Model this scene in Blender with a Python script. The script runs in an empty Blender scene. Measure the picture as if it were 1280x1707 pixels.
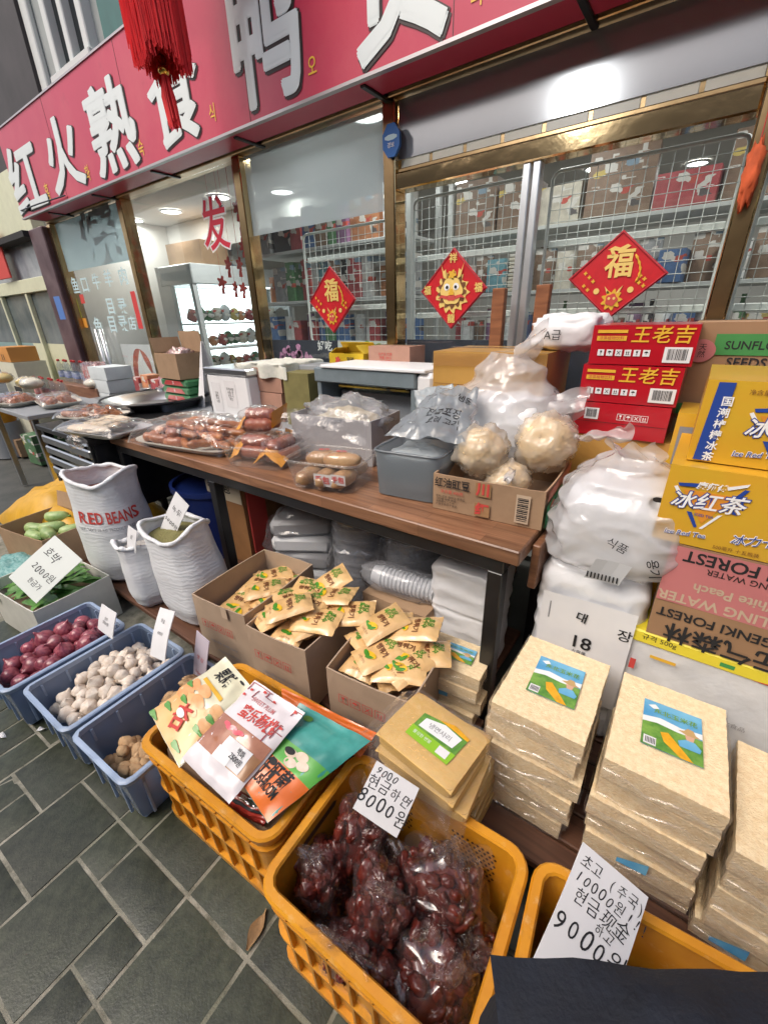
import bpy, bmesh, math, random
from mathutils import Vector, Matrix, Euler, noise
R = math.radians
random.seed(7)
scene = bpy.context.scene
col = scene.collection

# ---------------------------------------------------------------- camera, sky, sun, exposure
CAM_Z = 1.40
cam_data = bpy.data.cameras.new('camera'); cam = bpy.data.objects.new('camera', cam_data); col.objects.link(cam)
YAW, PITCH, ROLL, FPX = R(36.5), R(24.8), R(-1.5), 705.0
_f = Vector((-math.sin(YAW)*math.cos(PITCH), math.cos(YAW)*math.cos(PITCH), -math.sin(PITCH)))
_r = Vector((math.cos(YAW), math.sin(YAW), 0)); _u = _r.cross(_f)
_r2 = _r*math.cos(ROLL) + _u*math.sin(ROLL); _u2 = -_r*math.sin(ROLL) + _u*math.cos(ROLL)
cam.matrix_world = Matrix(((_r2.x, _u2.x, -_f.x, 0), (_r2.y, _u2.y, -_f.y, 0), (_r2.z, _u2.z, -_f.z, CAM_Z), (0, 0, 0, 1)))
cam_data.sensor_fit = 'HORIZONTAL'; cam_data.sensor_width = 36; cam_data.lens = 36*FPX/1280
cam_data.clip_start = 0.02; cam_data.clip_end = 2000
scene.camera = cam
world = bpy.data.worlds.new('World'); scene.world = world; world.use_nodes = True
wn = world.node_tree.nodes; wl = world.node_tree.links
sky = wn.new('ShaderNodeTexSky'); sky.sky_type = 'NISHITA'; sky.sun_disc = False
SUN_EL, SUN_AZ = R(52), R(205)          # a covered sky over the street, light from behind the viewer
sky.sun_elevation = SUN_EL; sky.sun_rotation = SUN_AZ; sky.air_density = 1.0; sky.dust_density = 6.0; sky.ozone_density = 0.6
wl.new(sky.outputs[0], wn['Background'].inputs[0]); wn['Background'].inputs[1].default_value = 0.15
sun_data = bpy.data.lights.new('sun', 'SUN'); sun = bpy.data.objects.new('sun', sun_data); col.objects.link(sun)
sun_data.energy = 0.85; sun_data.angle = R(40); sun_data.color = (1.0, 0.965, 0.92)
_sd = Vector((math.sin(SUN_AZ)*math.cos(SUN_EL), math.cos(SUN_AZ)*math.cos(SUN_EL), math.sin(SUN_EL)))
sun.rotation_euler = _sd.to_track_quat('Z', 'Y').to_euler()
vs = scene.view_settings; vs.view_transform = 'Standard'; vs.look = 'None'; vs.exposure = 0.33; vs.gamma = 1.0
vs.use_curve_mapping = False
scene.cycles.use_denoising = True; scene.cycles.max_bounces = 10; scene.cycles.transparent_max_bounces = 24
scene.cycles.diffuse_bounces = 4; scene.cycles.glossy_bounces = 4; scene.cycles.sample_clamp_indirect = 6.0
scene.cycles.caustics_reflective = False; scene.cycles.caustics_refractive = False

# ---------------------------------------------------------------- helpers
class MB:
    """collects shapes; build() links them as ONE mesh object"""
    def __init__(s): s.v = []; s.f = []
    def add(s, vs, fs, M=None):
        o = len(s.v)
        s.v += [tuple(M @ Vector(p)) for p in vs] if M is not None else [tuple(p) for p in vs]
        s.f += [tuple(i+o for i in f) for f in fs]; return s
    def box(s, x0, x1, y0, y1, z0, z1, M=None):
        vs = [(x, y, z) for z in (z0, z1) for y in (y0, y1) for x in (x0, x1)]
        return s.add(vs, [(0,2,3,1), (4,5,7,6), (0,1,5,4), (2,6,7,3), (0,4,6,2), (1,3,7,5)], M)
    def cbox(s, x0, x1, y0, y1, z0, z1, b=0.004, M=None):
        """box with chamfered edges"""
        b = min(b, (x1-x0)*.45, (y1-y0)*.45, (z1-z0)*.45)
        X = (x0, x1); Y = (y0, y1); Z = (z0, z1); vs = []; idx = {}
        for i in (0, 1):
            for j in (0, 1):
                for k in (0, 1):
                    sx, sy, sz = (1-2*i)*b, (1-2*j)*b, (1-2*k)*b
                    for a in range(3):
                        p = [X[i]+sx, Y[j]+sy, Z[k]+sz]; p[a] = (X[i], Y[j], Z[k])[a]
                        idx[i, j, k, a] = len(vs); vs.append(p)
        F = []
        for a in range(3):
            for e in (0, 1):
                q = []
                for (m, n) in ((0,0), (1,0), (1,1), (0,1)):
                    c = [0,0,0]; c[a] = e; c[(a+1)%3] = m; c[(a+2)%3] = n; q.append(idx[c[0], c[1], c[2], a])
                F.append(tuple(q if e else q[::-1]))
        for a in range(3):
            for m in (0, 1):
                for n in (0, 1):
                    b1, b2 = (a+1)%3, (a+2)%3; c0 = [0,0,0]; c0[b1] = m; c0[b2] = n; c1 = c0[:]; c1[a] = 1
                    q = [idx[c0[0],c0[1],c0[2],b1], idx[c1[0],c1[1],c1[2],b1], idx[c1[0],c1[1],c1[2],b2], idx[c0[0],c0[1],c0[2],b2]]
                    F.append(tuple(q if (m+n) % 2 else q[::-1]))
        for i in (0, 1):
            for j in (0, 1):
                for k in (0, 1):
                    q = [idx[i,j,k,a] for a in range(3)]
                    F.append(tuple(q if (i+j+k) % 2 else q[::-1]))
        return s.add(vs, F, M)
    def tube(s, path, r, n=8, cap=True, M=None):
        P = [Vector(p) for p in path]; vs = []; fs = []
        rr = r if isinstance(r, (list, tuple)) else [r]*len(P)
        up = Vector((0, 0, 1))
        for i, p in enumerate(P):
            t = (P[min(i+1, len(P)-1)]-P[max(i-1, 0)]).normalized()
            if abs(t.dot(up)) > .95: up = Vector((1, 0, 0)) if abs(t.x) < .9 else Vector((0, 1, 0))
            a = t.cross(up).normalized(); b = t.cross(a).normalized(); up = a.cross(t).normalized()
            for k in range(n):
                w = 2*math.pi*k/n; vs.append(p + a*math.cos(w)*rr[i] + b*math.sin(w)*rr[i])
        for i in range(len(P)-1):
            for k in range(n): fs.append((i*n+k, i*n+(k+1)%n, (i+1)*n+(k+1)%n, (i+1)*n+k))
        if cap: fs.append(tuple(range(n))[::-1]); fs.append(tuple((len(P)-1)*n+k for k in range(n)))
        return s.add(vs, fs, M)
    def lathe(s, prof, n=16, M=None, cap=True):
        vs = []; fs = []; m = len(prof)
        for k in range(n):
            w = 2*math.pi*k/n
            for r, z in prof: vs.append((r*math.cos(w), r*math.sin(w), z))
        for k in range(n):
            for i in range(m-1): fs.append((k*m+i, ((k+1)%n)*m+i, ((k+1)%n)*m+i+1, k*m+i+1))
        if cap:
            if prof[0][0] > 1e-5: fs.append(tuple(k*m for k in range(n))[::-1])
            if prof[-1][0] > 1e-5: fs.append(tuple(k*m+m-1 for k in range(n)))
        return s.add(vs, fs, M)
    def grid(s, fn, nu, nv, cu=False, M=None):
        """fn(u,v) -> point for u,v in 0..1"""
        ku = nu if cu else nu+1; vs = [fn(i/nu, j/nv) for i in range(ku) for j in range(nv+1)]; fs = []
        for i in range(nu):
            for j in range(nv):
                a = i*(nv+1)+j; b = ((i+1) % ku)*(nv+1)+j; fs.append((a, b, b+1, a+1))
        return s.add(vs, fs, M)
    def prism(s, poly, h0, h1, axis='z', M=None):
        n = len(poly)
        def P(a, b, h): return {'z': (a, b, h), 'y': (a, h, b), 'x': (h, a, b)}[axis]
        vs = [P(a, b, h0) for a, b in poly]+[P(a, b, h1) for a, b in poly]
        fs = [tuple(range(n))[::-1], tuple(range(n, 2*n))]+[(i, (i+1)%n, n+(i+1)%n, n+i) for i in range(n)]
        return s.add(vs, fs, M)
    def build(s, name, mat, parent=None, smooth=False, loc=None, rot=None, fix=False):
        me = bpy.data.meshes.new(name); me.from_pydata(s.v, [], s.f); me.validate()
        if fix:
            bm = bmesh.new(); bm.from_mesh(me); bmesh.ops.recalc_face_normals(bm, faces=bm.faces); bm.to_mesh(me); bm.free()
        if smooth is True: me.polygons.foreach_set('use_smooth', [True]*len(me.polygons))
        me.materials.append(mat)
        if smooth not in (True, False):
            me.polygons.foreach_set('use_smooth', [True]*len(me.polygons)); me.set_sharp_from_angle(angle=R(smooth))
        return put(me, name, parent, loc, rot)

def put(me, name, parent=None, loc=None, rot=None):
    o = bpy.data.objects.new(name, me); col.objects.link(o)
    if parent is not None: o.parent = parent
    if loc is not None: o.location = loc
    if rot is not None: o.rotation_euler = rot
    return o
def tag(o, label, cat, group=None, kind=None):
    o['label'] = label; o['category'] = cat
    if group: o['group'] = group
    if kind: o['kind'] = kind
    return o
def thing(name, label, cat, loc=(0,0,0), rot=(0,0,0), group=None):
    o = bpy.data.objects.new(name, None); o.empty_display_size = .05; col.objects.link(o); o.location = loc
    o.rotation_euler = rot if isinstance(rot, (tuple, list, Euler)) else (0, 0, rot)
    return tag(o, label, cat, group)
def structure(o): o['kind'] = 'structure'; return o
def copy_tree(o, parent=None, label=None, loc=None, rot=None):
    c = o.copy(); col.objects.link(c)
    if parent is not None: c.parent = parent
    if label: c['label'] = label
    if loc is not None: c.location = loc
    if rot is not None: c.rotation_euler = rot
    for ch in list(o.children): copy_tree(ch, c)
    return c
def T(*a): return Matrix.Translation(a)
def RX(d): return Matrix.Rotation(R(d), 4, 'X')
def RY(d): return Matrix.Rotation(R(d), 4, 'Y')
def RZ(d): return Matrix.Rotation(R(d), 4, 'Z')
FRONT = RX(90)                                      # text and prints laid on a face that looks towards -Y
def fbm(x, y, z, sc=1.0, o=3):
    s = 0; a = 1.0
    for i in range(o):
        s += a*noise.noise(Vector((x, y, z))*sc); sc *= 2.03; a *= .5
    return s

_font_tmp = bpy.data.curves.new('lettering', 'FONT'); _font_obj = bpy.data.objects.new('lettering', _font_tmp)
def text_mesh(body, size=.1, bold=0.0, xs=1.0, align='CENTER', shear=0.0, spacing=1.0, leading=1.0):
    c = _font_tmp; c.body = body; c.size = size; c.offset = bold*size; c.align_x = align; c.align_y = 'CENTER'; c.shear = shear
    c.space_character = spacing; c.space_line = leading; c.resolution_u = 3
    me = bpy.data.meshes.new_from_object(_font_obj)
    if xs != 1.0:
        for v in me.vertices: v.co.x *= xs
    return me
def text(body, size, mat, parent, M=None, bold=0.0, xs=1.0, align='CENTER', shear=0.0, spacing=1.0, leading=1.0, drape=None, name='lettering', thick=0):
    """print lying in the local XY plane, moved by M; drape(x,y)->z lays it on a curved surface"""
    me = text_mesh(body, size, bold, xs, align, shear, spacing, leading)
    me.polygons.foreach_set('use_smooth', [False]*len(me.polygons))
    if thick:
        bm = bmesh.new(); bm.from_mesh(me); r = bmesh.ops.extrude_face_region(bm, geom=bm.faces[:])
        bmesh.ops.translate(bm, verts=[v for v in r['geom'] if isinstance(v, bmesh.types.BMVert)], vec=(0, 0, thick))
        bmesh.ops.recalc_face_normals(bm, faces=bm.faces); [setattr(f, 'smooth', False) for f in bm.faces]; bm.to_mesh(me); bm.free()
    if M is not None: me.transform(M)
    if drape:
        for v in me.vertices: v.co.z += drape(v.co.x, v.co.y)
    me.materials.append(mat)
    return put(me, name, parent)
def quad(parent, name, mat, cx, cz, w, h, y, M=None, rot=0):
    """flat print on a face that looks towards -Y, in the thing's own frame"""
    b = MB(); c, s = math.cos(rot), math.sin(rot)
    P = [(cx+x*c-z*s, y, cz+x*s+z*c) for x, z in ((-w/2, -h/2), (w/2, -h/2), (w/2, h/2), (-w/2, h/2))]
    b.add(P, [(0, 1, 2, 3)], M); return b.build(name, mat, parent)

# ---------------------------------------------------------------- materials
_mats = {}
def M_(name, c, rough=.6, metal=0, var=0.0, vscale=12, bump=0.0, bscale=60, coat=0, spec=.5, stretch=(1,1,1), c2=None, rnd=0.0, emit=0, trans=0, bdist=.003, sub=0, detail=4, ecol=None):
    """principled with noise colour variation between c and c2, noise bump and per-object value shift"""
    m = bpy.data.materials.new(name); m.use_nodes = True; n = m.node_tree.nodes; l = m.node_tree.links
    p = n['Principled BSDF']; p.inputs['Roughness'].default_value = rough; p.inputs['Metallic'].default_value = metal
    p.inputs['Specular IOR Level'].default_value = spec; p.inputs['Coat Weight'].default_value = coat; p.inputs['Coat Roughness'].default_value = .12
    p.inputs['Base Color'].default_value = (*c, 1)
    if sub: p.inputs['Subsurface Weight'].default_value = sub; p.inputs['Subsurface Radius'].default_value = (.01, .006, .004); p.inputs['Subsurface Scale'].default_value = .5
    if trans: p.inputs['Transmission Weight'].default_value = trans
    if emit: p.inputs['Emission Color'].default_value = (*(ecol or c), 1); p.inputs['Emission Strength'].default_value = emit
    tc = n.new('ShaderNodeTexCoord'); mp = n.new('ShaderNodeMapping'); mp.inputs['Scale'].default_value = stretch
    l.new(tc.outputs['Object'], mp.inputs[0])
    src = None
    if var or c2:
        nz = n.new('ShaderNodeTexNoise'); nz.inputs['Scale'].default_value = vscale; nz.inputs['Detail'].default_value = detail; nz.inputs['Roughness'].default_value = .6
        l.new(mp.outputs[0], nz.inputs['Vector'])
        rp = n.new('ShaderNodeValToRGB'); rp.color_ramp.elements[0].position = .32; rp.color_ramp.elements[1].position = .68
        a = c if c2 else tuple(max(0, x*(1-var)) for x in c); b = c2 if c2 else tuple(min(1, x*(1+var)) for x in c)
        rp.color_ramp.elements[0].color = (*a, 1); rp.color_ramp.elements[1].color = (*b, 1)
        l.new(nz.outputs['Fac'], rp.inputs[0]); src = rp.outputs[0]
    if rnd:
        oi = n.new('ShaderNodeObjectInfo'); hs = n.new('ShaderNodeHueSaturation'); mr = n.new('ShaderNodeMapRange')
        mr.inputs[3].default_value = 1-rnd; mr.inputs[4].default_value = 1+rnd*.7; l.new(oi.outputs['Random'], mr.inputs[0]); l.new(mr.outputs[0], hs.inputs['Value'])
        if src: l.new(src, hs.inputs['Color'])
        else: hs.inputs['Color'].default_value = (*c, 1)
        src = hs.outputs[0]
    if src: l.new(src, p.inputs['Base Color'])
    if bump:
        nb = n.new('ShaderNodeTexNoise'); nb.inputs['Scale'].default_value = bscale; nb.inputs['Detail'].default_value = 5
        l.new(mp.outputs[0], nb.inputs['Vector']); bp = n.new('ShaderNodeBump'); bp.inputs['Strength'].default_value = bump; bp.inputs['Distance'].default_value = bdist
        l.new(nb.outputs['Fac'], bp.inputs['Height']); l.new(bp.outputs[0], p.inputs['Normal'])
    _mats[name] = m; return m
def crinkle_height(n, l, tc, nz, bp, sc):
    """sharp facets of creased thin plastic: warped Voronoi cells on top of soft noise"""
    wa = n.new('ShaderNodeVectorMath'); wa.operation = 'MULTIPLY_ADD'; wa.inputs[1].default_value = (.05, .05, .05); l.new(nz.outputs['Color'], wa.inputs[0]); l.new(tc.outputs['Object'], wa.inputs[2])
    v1 = n.new('ShaderNodeTexVoronoi'); v1.inputs['Scale'].default_value = sc; l.new(wa.outputs[0], v1.inputs['Vector'])
    v2 = n.new('ShaderNodeTexVoronoi'); v2.inputs['Scale'].default_value = sc*2.7; l.new(wa.outputs[0], v2.inputs['Vector'])
    m1 = n.new('ShaderNodeMath'); m1.operation = 'MULTIPLY_ADD'; m1.inputs[1].default_value = .4; l.new(v2.outputs['Distance'], m1.inputs[0]); l.new(v1.outputs['Distance'], m1.inputs[2]); l.new(m1.outputs[0], bp.inputs['Height'])
def add_crinkle(m, sc, strength=.6, dist=.012):
    n = m.node_tree.nodes; l = m.node_tree.links; tc = n.new('ShaderNodeTexCoord'); nz = n.new('ShaderNodeTexNoise'); nz.inputs['Scale'].default_value = 5; l.new(tc.outputs['Object'], nz.inputs['Vector'])
    bp = n.new('ShaderNodeBump'); bp.inputs['Strength'].default_value = strength; bp.inputs['Distance'].default_value = dist; crinkle_height(n, l, tc, nz, bp, sc); l.new(bp.outputs[0], n['Principled BSDF'].inputs['Normal']); return m
def add_grime(m, c=(.05,.04,.03), scale=6, lo=.52, hi=.75, amount=.5):
    """stains and scuffs with a shape of their own over the base colour"""
    n = m.node_tree.nodes; l = m.node_tree.links; bc = n['Principled BSDF'].inputs['Base Color']; tc = n.new('ShaderNodeTexCoord'); nz = n.new('ShaderNodeTexNoise'); nz.inputs['Scale'].default_value = scale; nz.inputs['Detail'].default_value = 9; nz.inputs['Roughness'].default_value = .68
    l.new(tc.outputs['Object'], nz.inputs['Vector']); mr = n.new('ShaderNodeMapRange'); mr.inputs[1].default_value = lo; mr.inputs[2].default_value = hi; mr.inputs[4].default_value = amount; l.new(nz.outputs['Fac'], mr.inputs[0])
    mx = n.new('ShaderNodeMix'); mx.data_type = 'RGBA'; l.new(mr.outputs[0], mx.inputs[0]); mx.inputs[7].default_value = (*c, 1)
    if bc.links: l.new(bc.links[0].from_socket, mx.inputs[6])
    else: mx.inputs[6].default_value = bc.default_value
    l.new(mx.outputs[2], bc); return m
def film(name, tint=(.97,.98,.98), haze=.06, hazecol=(.8,.8,.82), rough=.08, ior=1.5, bump=.0, bscale=40, crinkle=0):
    """thin clear plastic or glass: see-through, with mirror reflection by angle and a little milky haze"""
    m = bpy.data.materials.new(name); m.use_nodes = True; n = m.node_tree.nodes; l = m.node_tree.links
    for x in list(n): n.remove(x)
    out = n.new('ShaderNodeOutputMaterial'); tr = n.new('ShaderNodeBsdfTransparent'); tr.inputs[0].default_value = (*tint, 1)
    gl = n.new('ShaderNodeBsdfGlossy'); gl.inputs['Roughness'].default_value = rough; gl.inputs[0].default_value = (1, 1, 1, 1)
    df = n.new('ShaderNodeBsdfDiffuse'); df.inputs[0].default_value = (*hazecol, 1)
    tl = n.new('ShaderNodeBsdfTranslucent'); tl.inputs[0].default_value = (*hazecol, 1)
    dm = n.new('ShaderNodeMixShader'); dm.inputs[0].default_value = .45; l.new(df.outputs[0], dm.inputs[1]); l.new(tl.outputs[0], dm.inputs[2])
    lw = n.new('ShaderNodeLayerWeight'); lw.inputs[0].default_value = .5; f0 = ((ior-1)/(ior+1))**2
    pw = n.new('ShaderNodeMath'); pw.operation = 'POWER'; pw.inputs[1].default_value = 5; l.new(lw.outputs['Facing'], pw.inputs[0])
    fr = n.new('ShaderNodeMath'); fr.operation = 'MULTIPLY_ADD'; fr.inputs[1].default_value = 1-f0; fr.inputs[2].default_value = f0; l.new(pw.outputs[0], fr.inputs[0])
    m1 = n.new('ShaderNodeMixShader'); m1.inputs[0].default_value = haze; l.new(tr.outputs[0], m1.inputs[1]); l.new(dm.outputs[0], m1.inputs[2])
    m2 = n.new('ShaderNodeMixShader'); l.new(fr.outputs[0], m2.inputs[0]); l.new(m1.outputs[0], m2.inputs[1]); l.new(gl.outputs[0], m2.inputs[2])
    if bump:
        tc = n.new('ShaderNodeTexCoord'); nz = n.new('ShaderNodeTexNoise'); nz.inputs['Scale'].default_value = bscale; nz.inputs['Detail'].default_value = 3
        l.new(tc.outputs['Object'], nz.inputs['Vector']); bp = n.new('ShaderNodeBump'); bp.inputs['Strength'].default_value = bump; bp.inputs['Distance'].default_value = .01
        if crinkle: crinkle_height(n, l, tc, nz, bp, crinkle)
        else: l.new(nz.outputs['Fac'], bp.inputs['Height'])
        l.new(bp.outputs[0], df.inputs['Normal']); l.new(bp.outputs[0], gl.inputs['Normal']); l.new(bp.outputs[0], lw.inputs['Normal'])
    l.new(m2.outputs[0], out.inputs[0]); return m
def lamp_mat(name, c, e):
    m = bpy.data.materials.new(name); m.use_nodes = True; n = m.node_tree.nodes; p = n['Principled BSDF']
    p.inputs['Base Color'].default_value = (.9, .9, .9, 1); p.inputs['Emission Color'].default_value = (*c, 1); p.inputs['Emission Strength'].default_value = e
    return m
def wood_mat(name, c1, c2, sx=2.0, rough=.45, block=None, coat=0):
    m = bpy.data.materials.new(name); m.use_nodes = True; n = m.node_tree.nodes; l = m.node_tree.links; p = n['Principled BSDF']
    tc = n.new('ShaderNodeTexCoord'); mp = n.new('ShaderNodeMapping'); mp.inputs['Scale'].default_value = (sx, 22, 22); l.new(tc.outputs['Object'], mp.inputs[0])
    nz = n.new('ShaderNodeTexNoise'); nz.inputs['Scale'].default_value = 2.2; nz.inputs['Detail'].default_value = 6; nz.inputs['Distortion'].default_value = .6; l.new(mp.outputs[0], nz.inputs['Vector'])
    rp = n.new('ShaderNodeValToRGB'); rp.color_ramp.elements[0].position = .3; rp.color_ramp.elements[1].position = .72
    rp.color_ramp.elements[0].color = (*c1, 1); rp.color_ramp.elements[1].color = (*c2, 1); l.new(nz.outputs['Fac'], rp.inputs[0])
    src = rp.outputs[0]
    if block:
        br = n.new('ShaderNodeTexBrick'); br.inputs['Scale'].default_value = 1; br.inputs['Brick Width'].default_value = block[0]; br.inputs['Row Height'].default_value = block[1]
        br.inputs['Mortar Size'].default_value = .0012; br.inputs['Color1'].default_value = (.62,.6,.58,1); br.inputs['Color2'].default_value = (1.25,1.2,1.15,1); br.inputs['Mortar'].default_value = (.5,.45,.4,1)
        br.inputs['Bias'].default_value = -.1; l.new(tc.outputs['Object'], br.inputs['Vector'])
        mx = n.new('ShaderNodeMix'); mx.data_type = 'RGBA'; mx.blend_type = 'MULTIPLY'; mx.inputs[0].default_value = .8; l.new(src, mx.inputs[6]); l.new(br.outputs[0], mx.inputs[7]); src = mx.outputs[2]
    l.new(src, p.inputs['Base Color']); p.inputs['Roughness'].default_value = rough; p.inputs['Coat Weight'].default_value = coat
    bp = n.new('ShaderNodeBump'); bp.inputs['Strength'].default_value = .25; bp.inputs['Distance'].default_value = .002; l.new(nz.outputs['Fac'], bp.inputs['Height']); l.new(bp.outputs[0], p.inputs['Normal'])
    return m

m_card = M_('cardboard', (.36,.235,.14), .85, var=.10, vscale=9, bump=.15, bscale=90, rnd=.1)
m_card_in = M_('cardboard_inside', (.40,.27,.17), .9, var=.08, vscale=14, bump=.15, bscale=90)
m_card_pale = M_('cardboard_pale', (.50,.38,.27), .85, var=.08, vscale=7, bump=.12, bscale=80)
m_card_pink = M_('cardboard_pinkish', (.40,.22,.16), .85, var=.1, vscale=7, bump=.12, bscale=80)
m_card_tan = M_('cardboard_glossy_tan', (.47,.26,.065), .38, var=.12, vscale=5, bump=.2, bscale=18, coat=.3)
for _m in (m_card, m_card_pink, m_card_pale): add_grime(_m, (.2,.13,.08), 4, .5, .8, .35)
m_tape = film('clear_tape', (.93,.86,.74), .12, (.75,.62,.45), .16, 1.5, .25, 25)
m_tape_brown = M_('brown_tape', (.33,.19,.09), .25, var=.1, bump=.2, bscale=20, coat=.4)
m_red_ink = M_('red_ink', (.55,.06,.05), .7)
m_black_ink = M_('black_ink', (.012,.012,.014), .7)
m_blue_ink = M_('blue_ink', (.03,.05,.25), .7)
m_green_ink = M_('green_ink', (.05,.28,.07), .6)
m_brown_ink = M_('brown_ink', (.16,.055,.015), .6)
m_white_ink = M_('white_ink', (.82,.82,.82), .6)
m_gold_ink = M_('gold_ink', (.72,.42,.04), .4)
m_gold_pale = M_('pale_gold_ink', (.78,.56,.17), .4)
m_paper = M_('white_paper', (.70,.70,.71), .8, var=.05, vscale=5, bump=.1, bscale=30)
m_white_card = M_('white_card', (.7,.72,.68), .75, var=.06, vscale=5)
m_white_plastic = M_('white_plastic', (.78,.79,.8), .35, var=.04, vscale=4)
m_grey_plastic = M_('grey_plastic', (.3,.32,.34), .4, var=.06, vscale=4)
m_black_steel = M_('black_steel', (.012,.012,.013), .32, var=.3, vscale=9, bump=.05, bscale=50)
m_steel = M_('stainless_steel', (.55,.56,.57), .28, 1.0, var=.1, vscale=6, bump=.05, bscale=20, stretch=(1,1,.1))
m_alu = M_('aluminium', (.72,.73,.74), .3, .8, var=.05)
m_white_wire = M_('white_wire', (.72,.76,.73), .4)
m_gold = M_('brass_mirror', (.78,.56,.30), .10, 1.0, bump=.25, bscale=3.5, var=.08, vscale=3, bdist=.012)
m_gold_dark = M_('brass_dull', (.42,.29,.15), .28, 1.0, bump=.2, bscale=5, var=.2, vscale=4, bdist=.01)
m_dark = M_('dark_gap', (.02,.02,.022), .8)
m_glass = film('window_glass', (.93,.955,.95), .012, (.7,.75,.75), .0, 1.45)
m_frost = film('frosted_film', (.9,.93,.93), .55, (.62,.68,.70), .22, 1.6)
m_film = film('clear_film', (.98,.98,.98), .06, (.85,.85,.88), .08, 1.6, .5, 6, 16)
m_film_dull = film('dull_film', (.93,.94,.95), .28, (.75,.76,.8), .18, 1.5, .5, 6, 14)
m_clam = film('clear_tub', (.97,.97,.96), .08, (.8,.8,.8), .06, 1.5, .15, 14)
m_milky = film('milky_bag', (.93,.93,.94), .48, (.86,.86,.87), .14, 1.6, .7, 6, 11)
# ---------------------------------------------------------------- pixel (of the 1280x1707 photograph) to a point on a plane of the place
def _ray(x, y): return _r2*((x-640)/FPX) - _u2*((y-853.5)/FPX) + _f
def atZ(x, y, z): d = _ray(x, y); t = (z-CAM_Z)/d.z; return Vector((d.x*t, d.y*t, z))
def atK(x, y, k): return Vector((0, 0, CAM_Z))+_ray(x, y)*k
def atY(x, y, Y): d = _ray(x, y); t = Y/d.y; return Vector((d.x*t, Y, CAM_Z+d.z*t))

# ---------------------------------------------------------------- ground and pavers
m_grout = M_('paver_grout', (.11,.11,.08), .9, c2=(.36,.34,.28), vscale=16, bump=.6, bscale=160)
m_paver = M_('wet_stone_paver', (.021,.025,.014), .36, c2=(.055,.062,.037), vscale=34, bump=.22, bscale=170, rnd=.25, detail=8)
add_grime(m_paver, (.10,.10,.075), 3.2, .55, .8, .5); add_grime(m_paver, (.02,.035,.012), 5, .55, .75, .6)
add_grime(m_grout, (.05,.07,.025), 4, .5, .7, .7)
m_ground = M_('far_paving', (.05,.055,.047), .6, c2=(.09,.09,.08), vscale=5, bump=.4, bscale=60)
b = MB(); b.box(-300, 300, -300, 300, -.5, -.014); ground = structure(b.build('ground', m_ground)); ground['label'] = 'dark wet stone paving of the market street'
b = MB(); b.grid(lambda u, v: (-4.2+u*5.4, -1.3+v*2.6, -.0068+.0016*fbm(u*60, v*30, 3, 1.2)), 90, 44)
pav = structure(b.build('pavement', m_grout)); pav['label'] = 'worn pale mortar bed between the dark pavers'
def paver_mesh(w, h, seed):
    b = MB(); nx, ny = 5, 4; g = .0045+random.random()*.0015; zz = []
    def fn(u, v):
        x = (u-.5)*(w-2*g); y = (v-.5)*(h-2*g); e = min(u, 1-u, 1)*(nx), min(v, 1-v)*ny
        cut = .0008*noise.noise(Vector((u*5+seed, v*5, seed))) if min(e) < .01 else 0
        z = (.0015*noise.noise(Vector((u*3, v*3, seed*1.7))) - (.004 if min(e) < .01 else 0))
        return (x+cut, y+cut*.6, z)
    b.grid(fn, nx, ny)
    def side(pts):
        for p, q in zip(pts, pts[1:]): b.add([p, q, (q[0], q[1], -.03), (p[0], p[1], -.03)], [(0, 3, 2, 1)])
    side([fn(i/nx, 0) for i in range(nx+1)]); side([fn(1, j/ny) for j in range(ny+1)]); side([fn(1-i/nx, 1) for i in range(nx+1)]); side([fn(0, 1-j/ny) for j in range(ny+1)])
    me = bpy.data.meshes.new('paver'); me.from_pydata(b.v, [], b.f); me.polygons.foreach_set('use_smooth', [True]*len(me.polygons)); me.set_sharp_from_angle(angle=R(50)); me.materials.append(m_paver)
    return me
U_ = .1175; rp = random.Random(4); ang = R(3.2); taken = set(); lay = []
pool = {(2, 2): [paver_mesh(2*U_, 2*U_, k) for k in range(5)], (2, 1): [paver_mesh(2*U_, U_, 11+k) for k in range(4)], (1, 2): [paver_mesh(U_, 2*U_, 21+k) for k in range(3)], (1, 1): [paver_mesh(U_, U_, 31+k) for k in range(4)]}
def lay_paver(i, j, w, h):
    c = [(i+a, j+b) for a in range(w) for b in range(h)]
    if any(q in taken for q in c): return False
    taken.update(c); lay.append((i, j, w, h)); return True
for q in ((0, 0, 1, 1), (1, 0, 2, 1), (0, -2, 2, 2), (2, -1, 1, 1), (3, -1, 2, 2), (-2, -1, 2, 2), (2, -2, 1, 1), (-3, -1, 1, 1), (-2, 1, 2, 1)): lay_paver(*q)
for j in range(-7, 5):
    for i in range(-13, 13):
        for w, h in rp.choice((((2, 2), (2, 1), (1, 2), (1, 1)), ((2, 2), (1, 2), (2, 1), (1, 1)), ((2, 1), (1, 1)), ((1, 2), (2, 1), (1, 1)), ((2, 2), (1, 1)))):
            if lay_paver(i, j, w, h): break
for i, j, w, h in lay:
    cx, cy = (i+w/2)*U_, (j+h/2)*U_; px, py = -1.155+cx*math.cos(ang)-cy*math.sin(ang), .02+cx*math.sin(ang)+cy*math.cos(ang)
    if -2.6 < px < .35: put(rp.choice(pool[w, h]), 'paver', pav, (px, py, -.001+rp.uniform(-.0012, .0012)), (rp.uniform(-.004, .004), rp.uniform(-.004, .004), ang+rp.uniform(-.008, .008)+(math.pi if rp.random() < .5 else 0)))
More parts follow.
